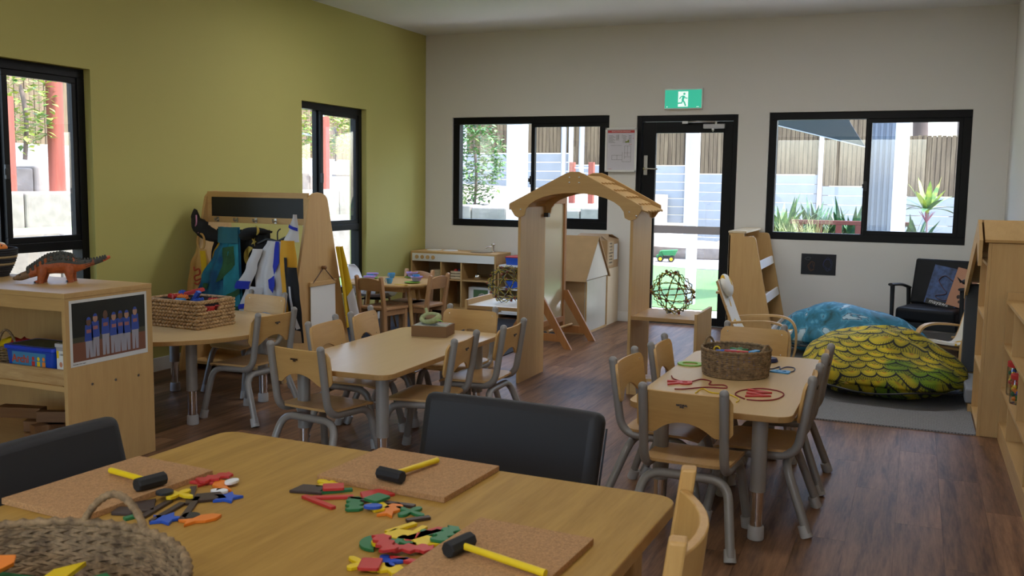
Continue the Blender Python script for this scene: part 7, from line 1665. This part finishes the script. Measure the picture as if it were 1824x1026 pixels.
m = MB(); m.box(NXB-0.06, NXB-0.0185, NY1+0.001, NYF-0.051, 0.16, 0.76); obj('back_pad', m, gray, t, bevel=0.008)
m = MB(); m.box(NX-0.04, NXB-0.061, NY1+0.001, NYF-0.051, 0.06, 0.155); obj('seat_pad', m, plain('felt_light', (0.24, 0.25, 0.27), 0.95), t, bevel=0.015, seg=3)
m = MB(); m.box(NX-0.02, NXB-0.02, NY1+0.001, NYF-0.001, 0.0, 0.058); obj('seat_base', m, M['maple_y'], t)
def slab(p, q, th, x0_, x1_):
    a = Vector((0, p[0], p[1])); b = Vector((0, q[0], q[1])); d = (b-a).normalized(); nn = Vector((0, -d.z, d.y)); nn = nn if nn.z > 0 else -nn
    o_ = MB(); vs = [Vector((x, pp.y, pp.z))+k*nn for x in (x0_, x1_) for pp in (a, b) for k in (0, th)]
    return o_.add(vs, [(0,1,3,2),(4,6,7,5),(0,2,6,4),(1,5,7,3),(0,4,5,1),(2,3,7,6)])
obj('roof_slope', slab((-3.335, 1.222), (-3.58, 1.118), 0.018, NX-0.02, NXB), M['maple_y'], t, bevel=0.001)
obj('roof_slope', slab((-3.335, 1.222), (-2.28, 0.775), 0.018, NX-0.03, NXB), M['maple_y'], t, bevel=0.001)
m = MB(); m.prism([(-3.335, 1.240), (-2.27, 0.79), (-2.27, 0.66), (-3.335, 1.105)], NX-0.05, NX-0.031, YZ); obj('gable_fascia', m, M['maple_y'], t, bevel=0.001)
m = MB(); m.prism([(-3.337, 1.240), (-3.585, 1.130), (-3.585, 0.985), (-3.555, 0.985), (-3.337, 1.105)], NX-0.05, NX-0.031, YZ); obj('gable_fascia', m, M['maple_z'], t, bevel=0.001)
# ---- long cubby cabinet along the right wall
CX0, CX1, CY0, CY1, CH = 5.603, 5.820, -6.6, -3.575, 0.80
t = thing('cubby_cabinet', 'long maple cubby cabinet along the right wall', 'cabinet', (0, 0, 0))
for z in (0.085, 0.285, 0.535, CH-0.018): m = MB(); m.box(CX0, CX1-0.012, CY0+0.018, CY1-0.018, z, z+0.018); obj('shelf', m, M['maple_y'], t, bevel=0.001)
for y in (CY0, CY1-0.018): m = MB(); m.box(CX0, CX1, y, y+0.018, 0, CH+0.045 if y > -4 else CH); obj('end_panel', m, M['maple_z'], t, bevel=0.002)
m = MB(); m.box(CX1-0.012, CX1, CY0+0.018, CY1-0.018, 0, CH+0.04); obj('back_panel', m, M['maple_z'], t)
m = MB(); m.box(CX0, CX0+0.016, CY0+0.018, CY1-0.018, 0.0, 0.085); obj('plinth', m, M['maple_y'], t)
for (z0_, z1_), ys in (((0.553, CH-0.018), (-4.05, -4.9, -5.7)), ((0.303, 0.535), (-4.46, -5.3)), ((0.103, 0.285), (-4.05, -4.9, -5.7))):
    for y in ys: m = MB(); m.box(CX0+0.002, CX1-0.012, y, y+0.016, z0_, z1_); obj('divider', m, M['maple_z'], t)
def jar(x, y, z, r_, h, lb, lids='red'):
    t = thing('counting_jar', lb, 'jar', (x, y, z+0.0004), 0, 'plastic jars in the cubby cabinet')
    m = MB(); m.lathe([(0.001, 0), (r_*0.95, 0), (r_, 0.01), (r_, h*0.82), (r_*0.9, h*0.88), (r_*0.9, h*0.92)], 20); obj('jar_body', m, M['plastic_clear'], t, smooth_=50)
    m = MB(); m.lathe([(r_*0.97, h*0.84), (r_*0.99, h*0.86), (r_*0.99, h*0.99), (r_*0.9, h), (0.001, h)], 20); obj('lid', m, M[lids], t, smooth_=40)
    rn = random.Random(int(y*100))
    for c in ('red', 'yellow', 'blue', 'green', 'orange'):
        m = MB()
        for q in range(12): a = rn.uniform(0, 6.28); rr = (r_-0.014)*math.sqrt(rn.uniform(0.3, 1)); m.ball((rr*math.cos(a), rr*math.sin(a), rn.uniform(0.016, h*0.78)), 0.012, 6, 5)
        o = obj('counters_'+c, m, M[c], t, smooth_=60); o['kind'] = 'stuff'
jar(5.668, -3.80, 0.303, 0.058, 0.185, 'larger red lidded jar of bright counters in the cubby cabinet'); jar(5.660, -4.03, 0.303, 0.052, 0.155, 'smaller red lidded jar of bright counters nearer the camera')
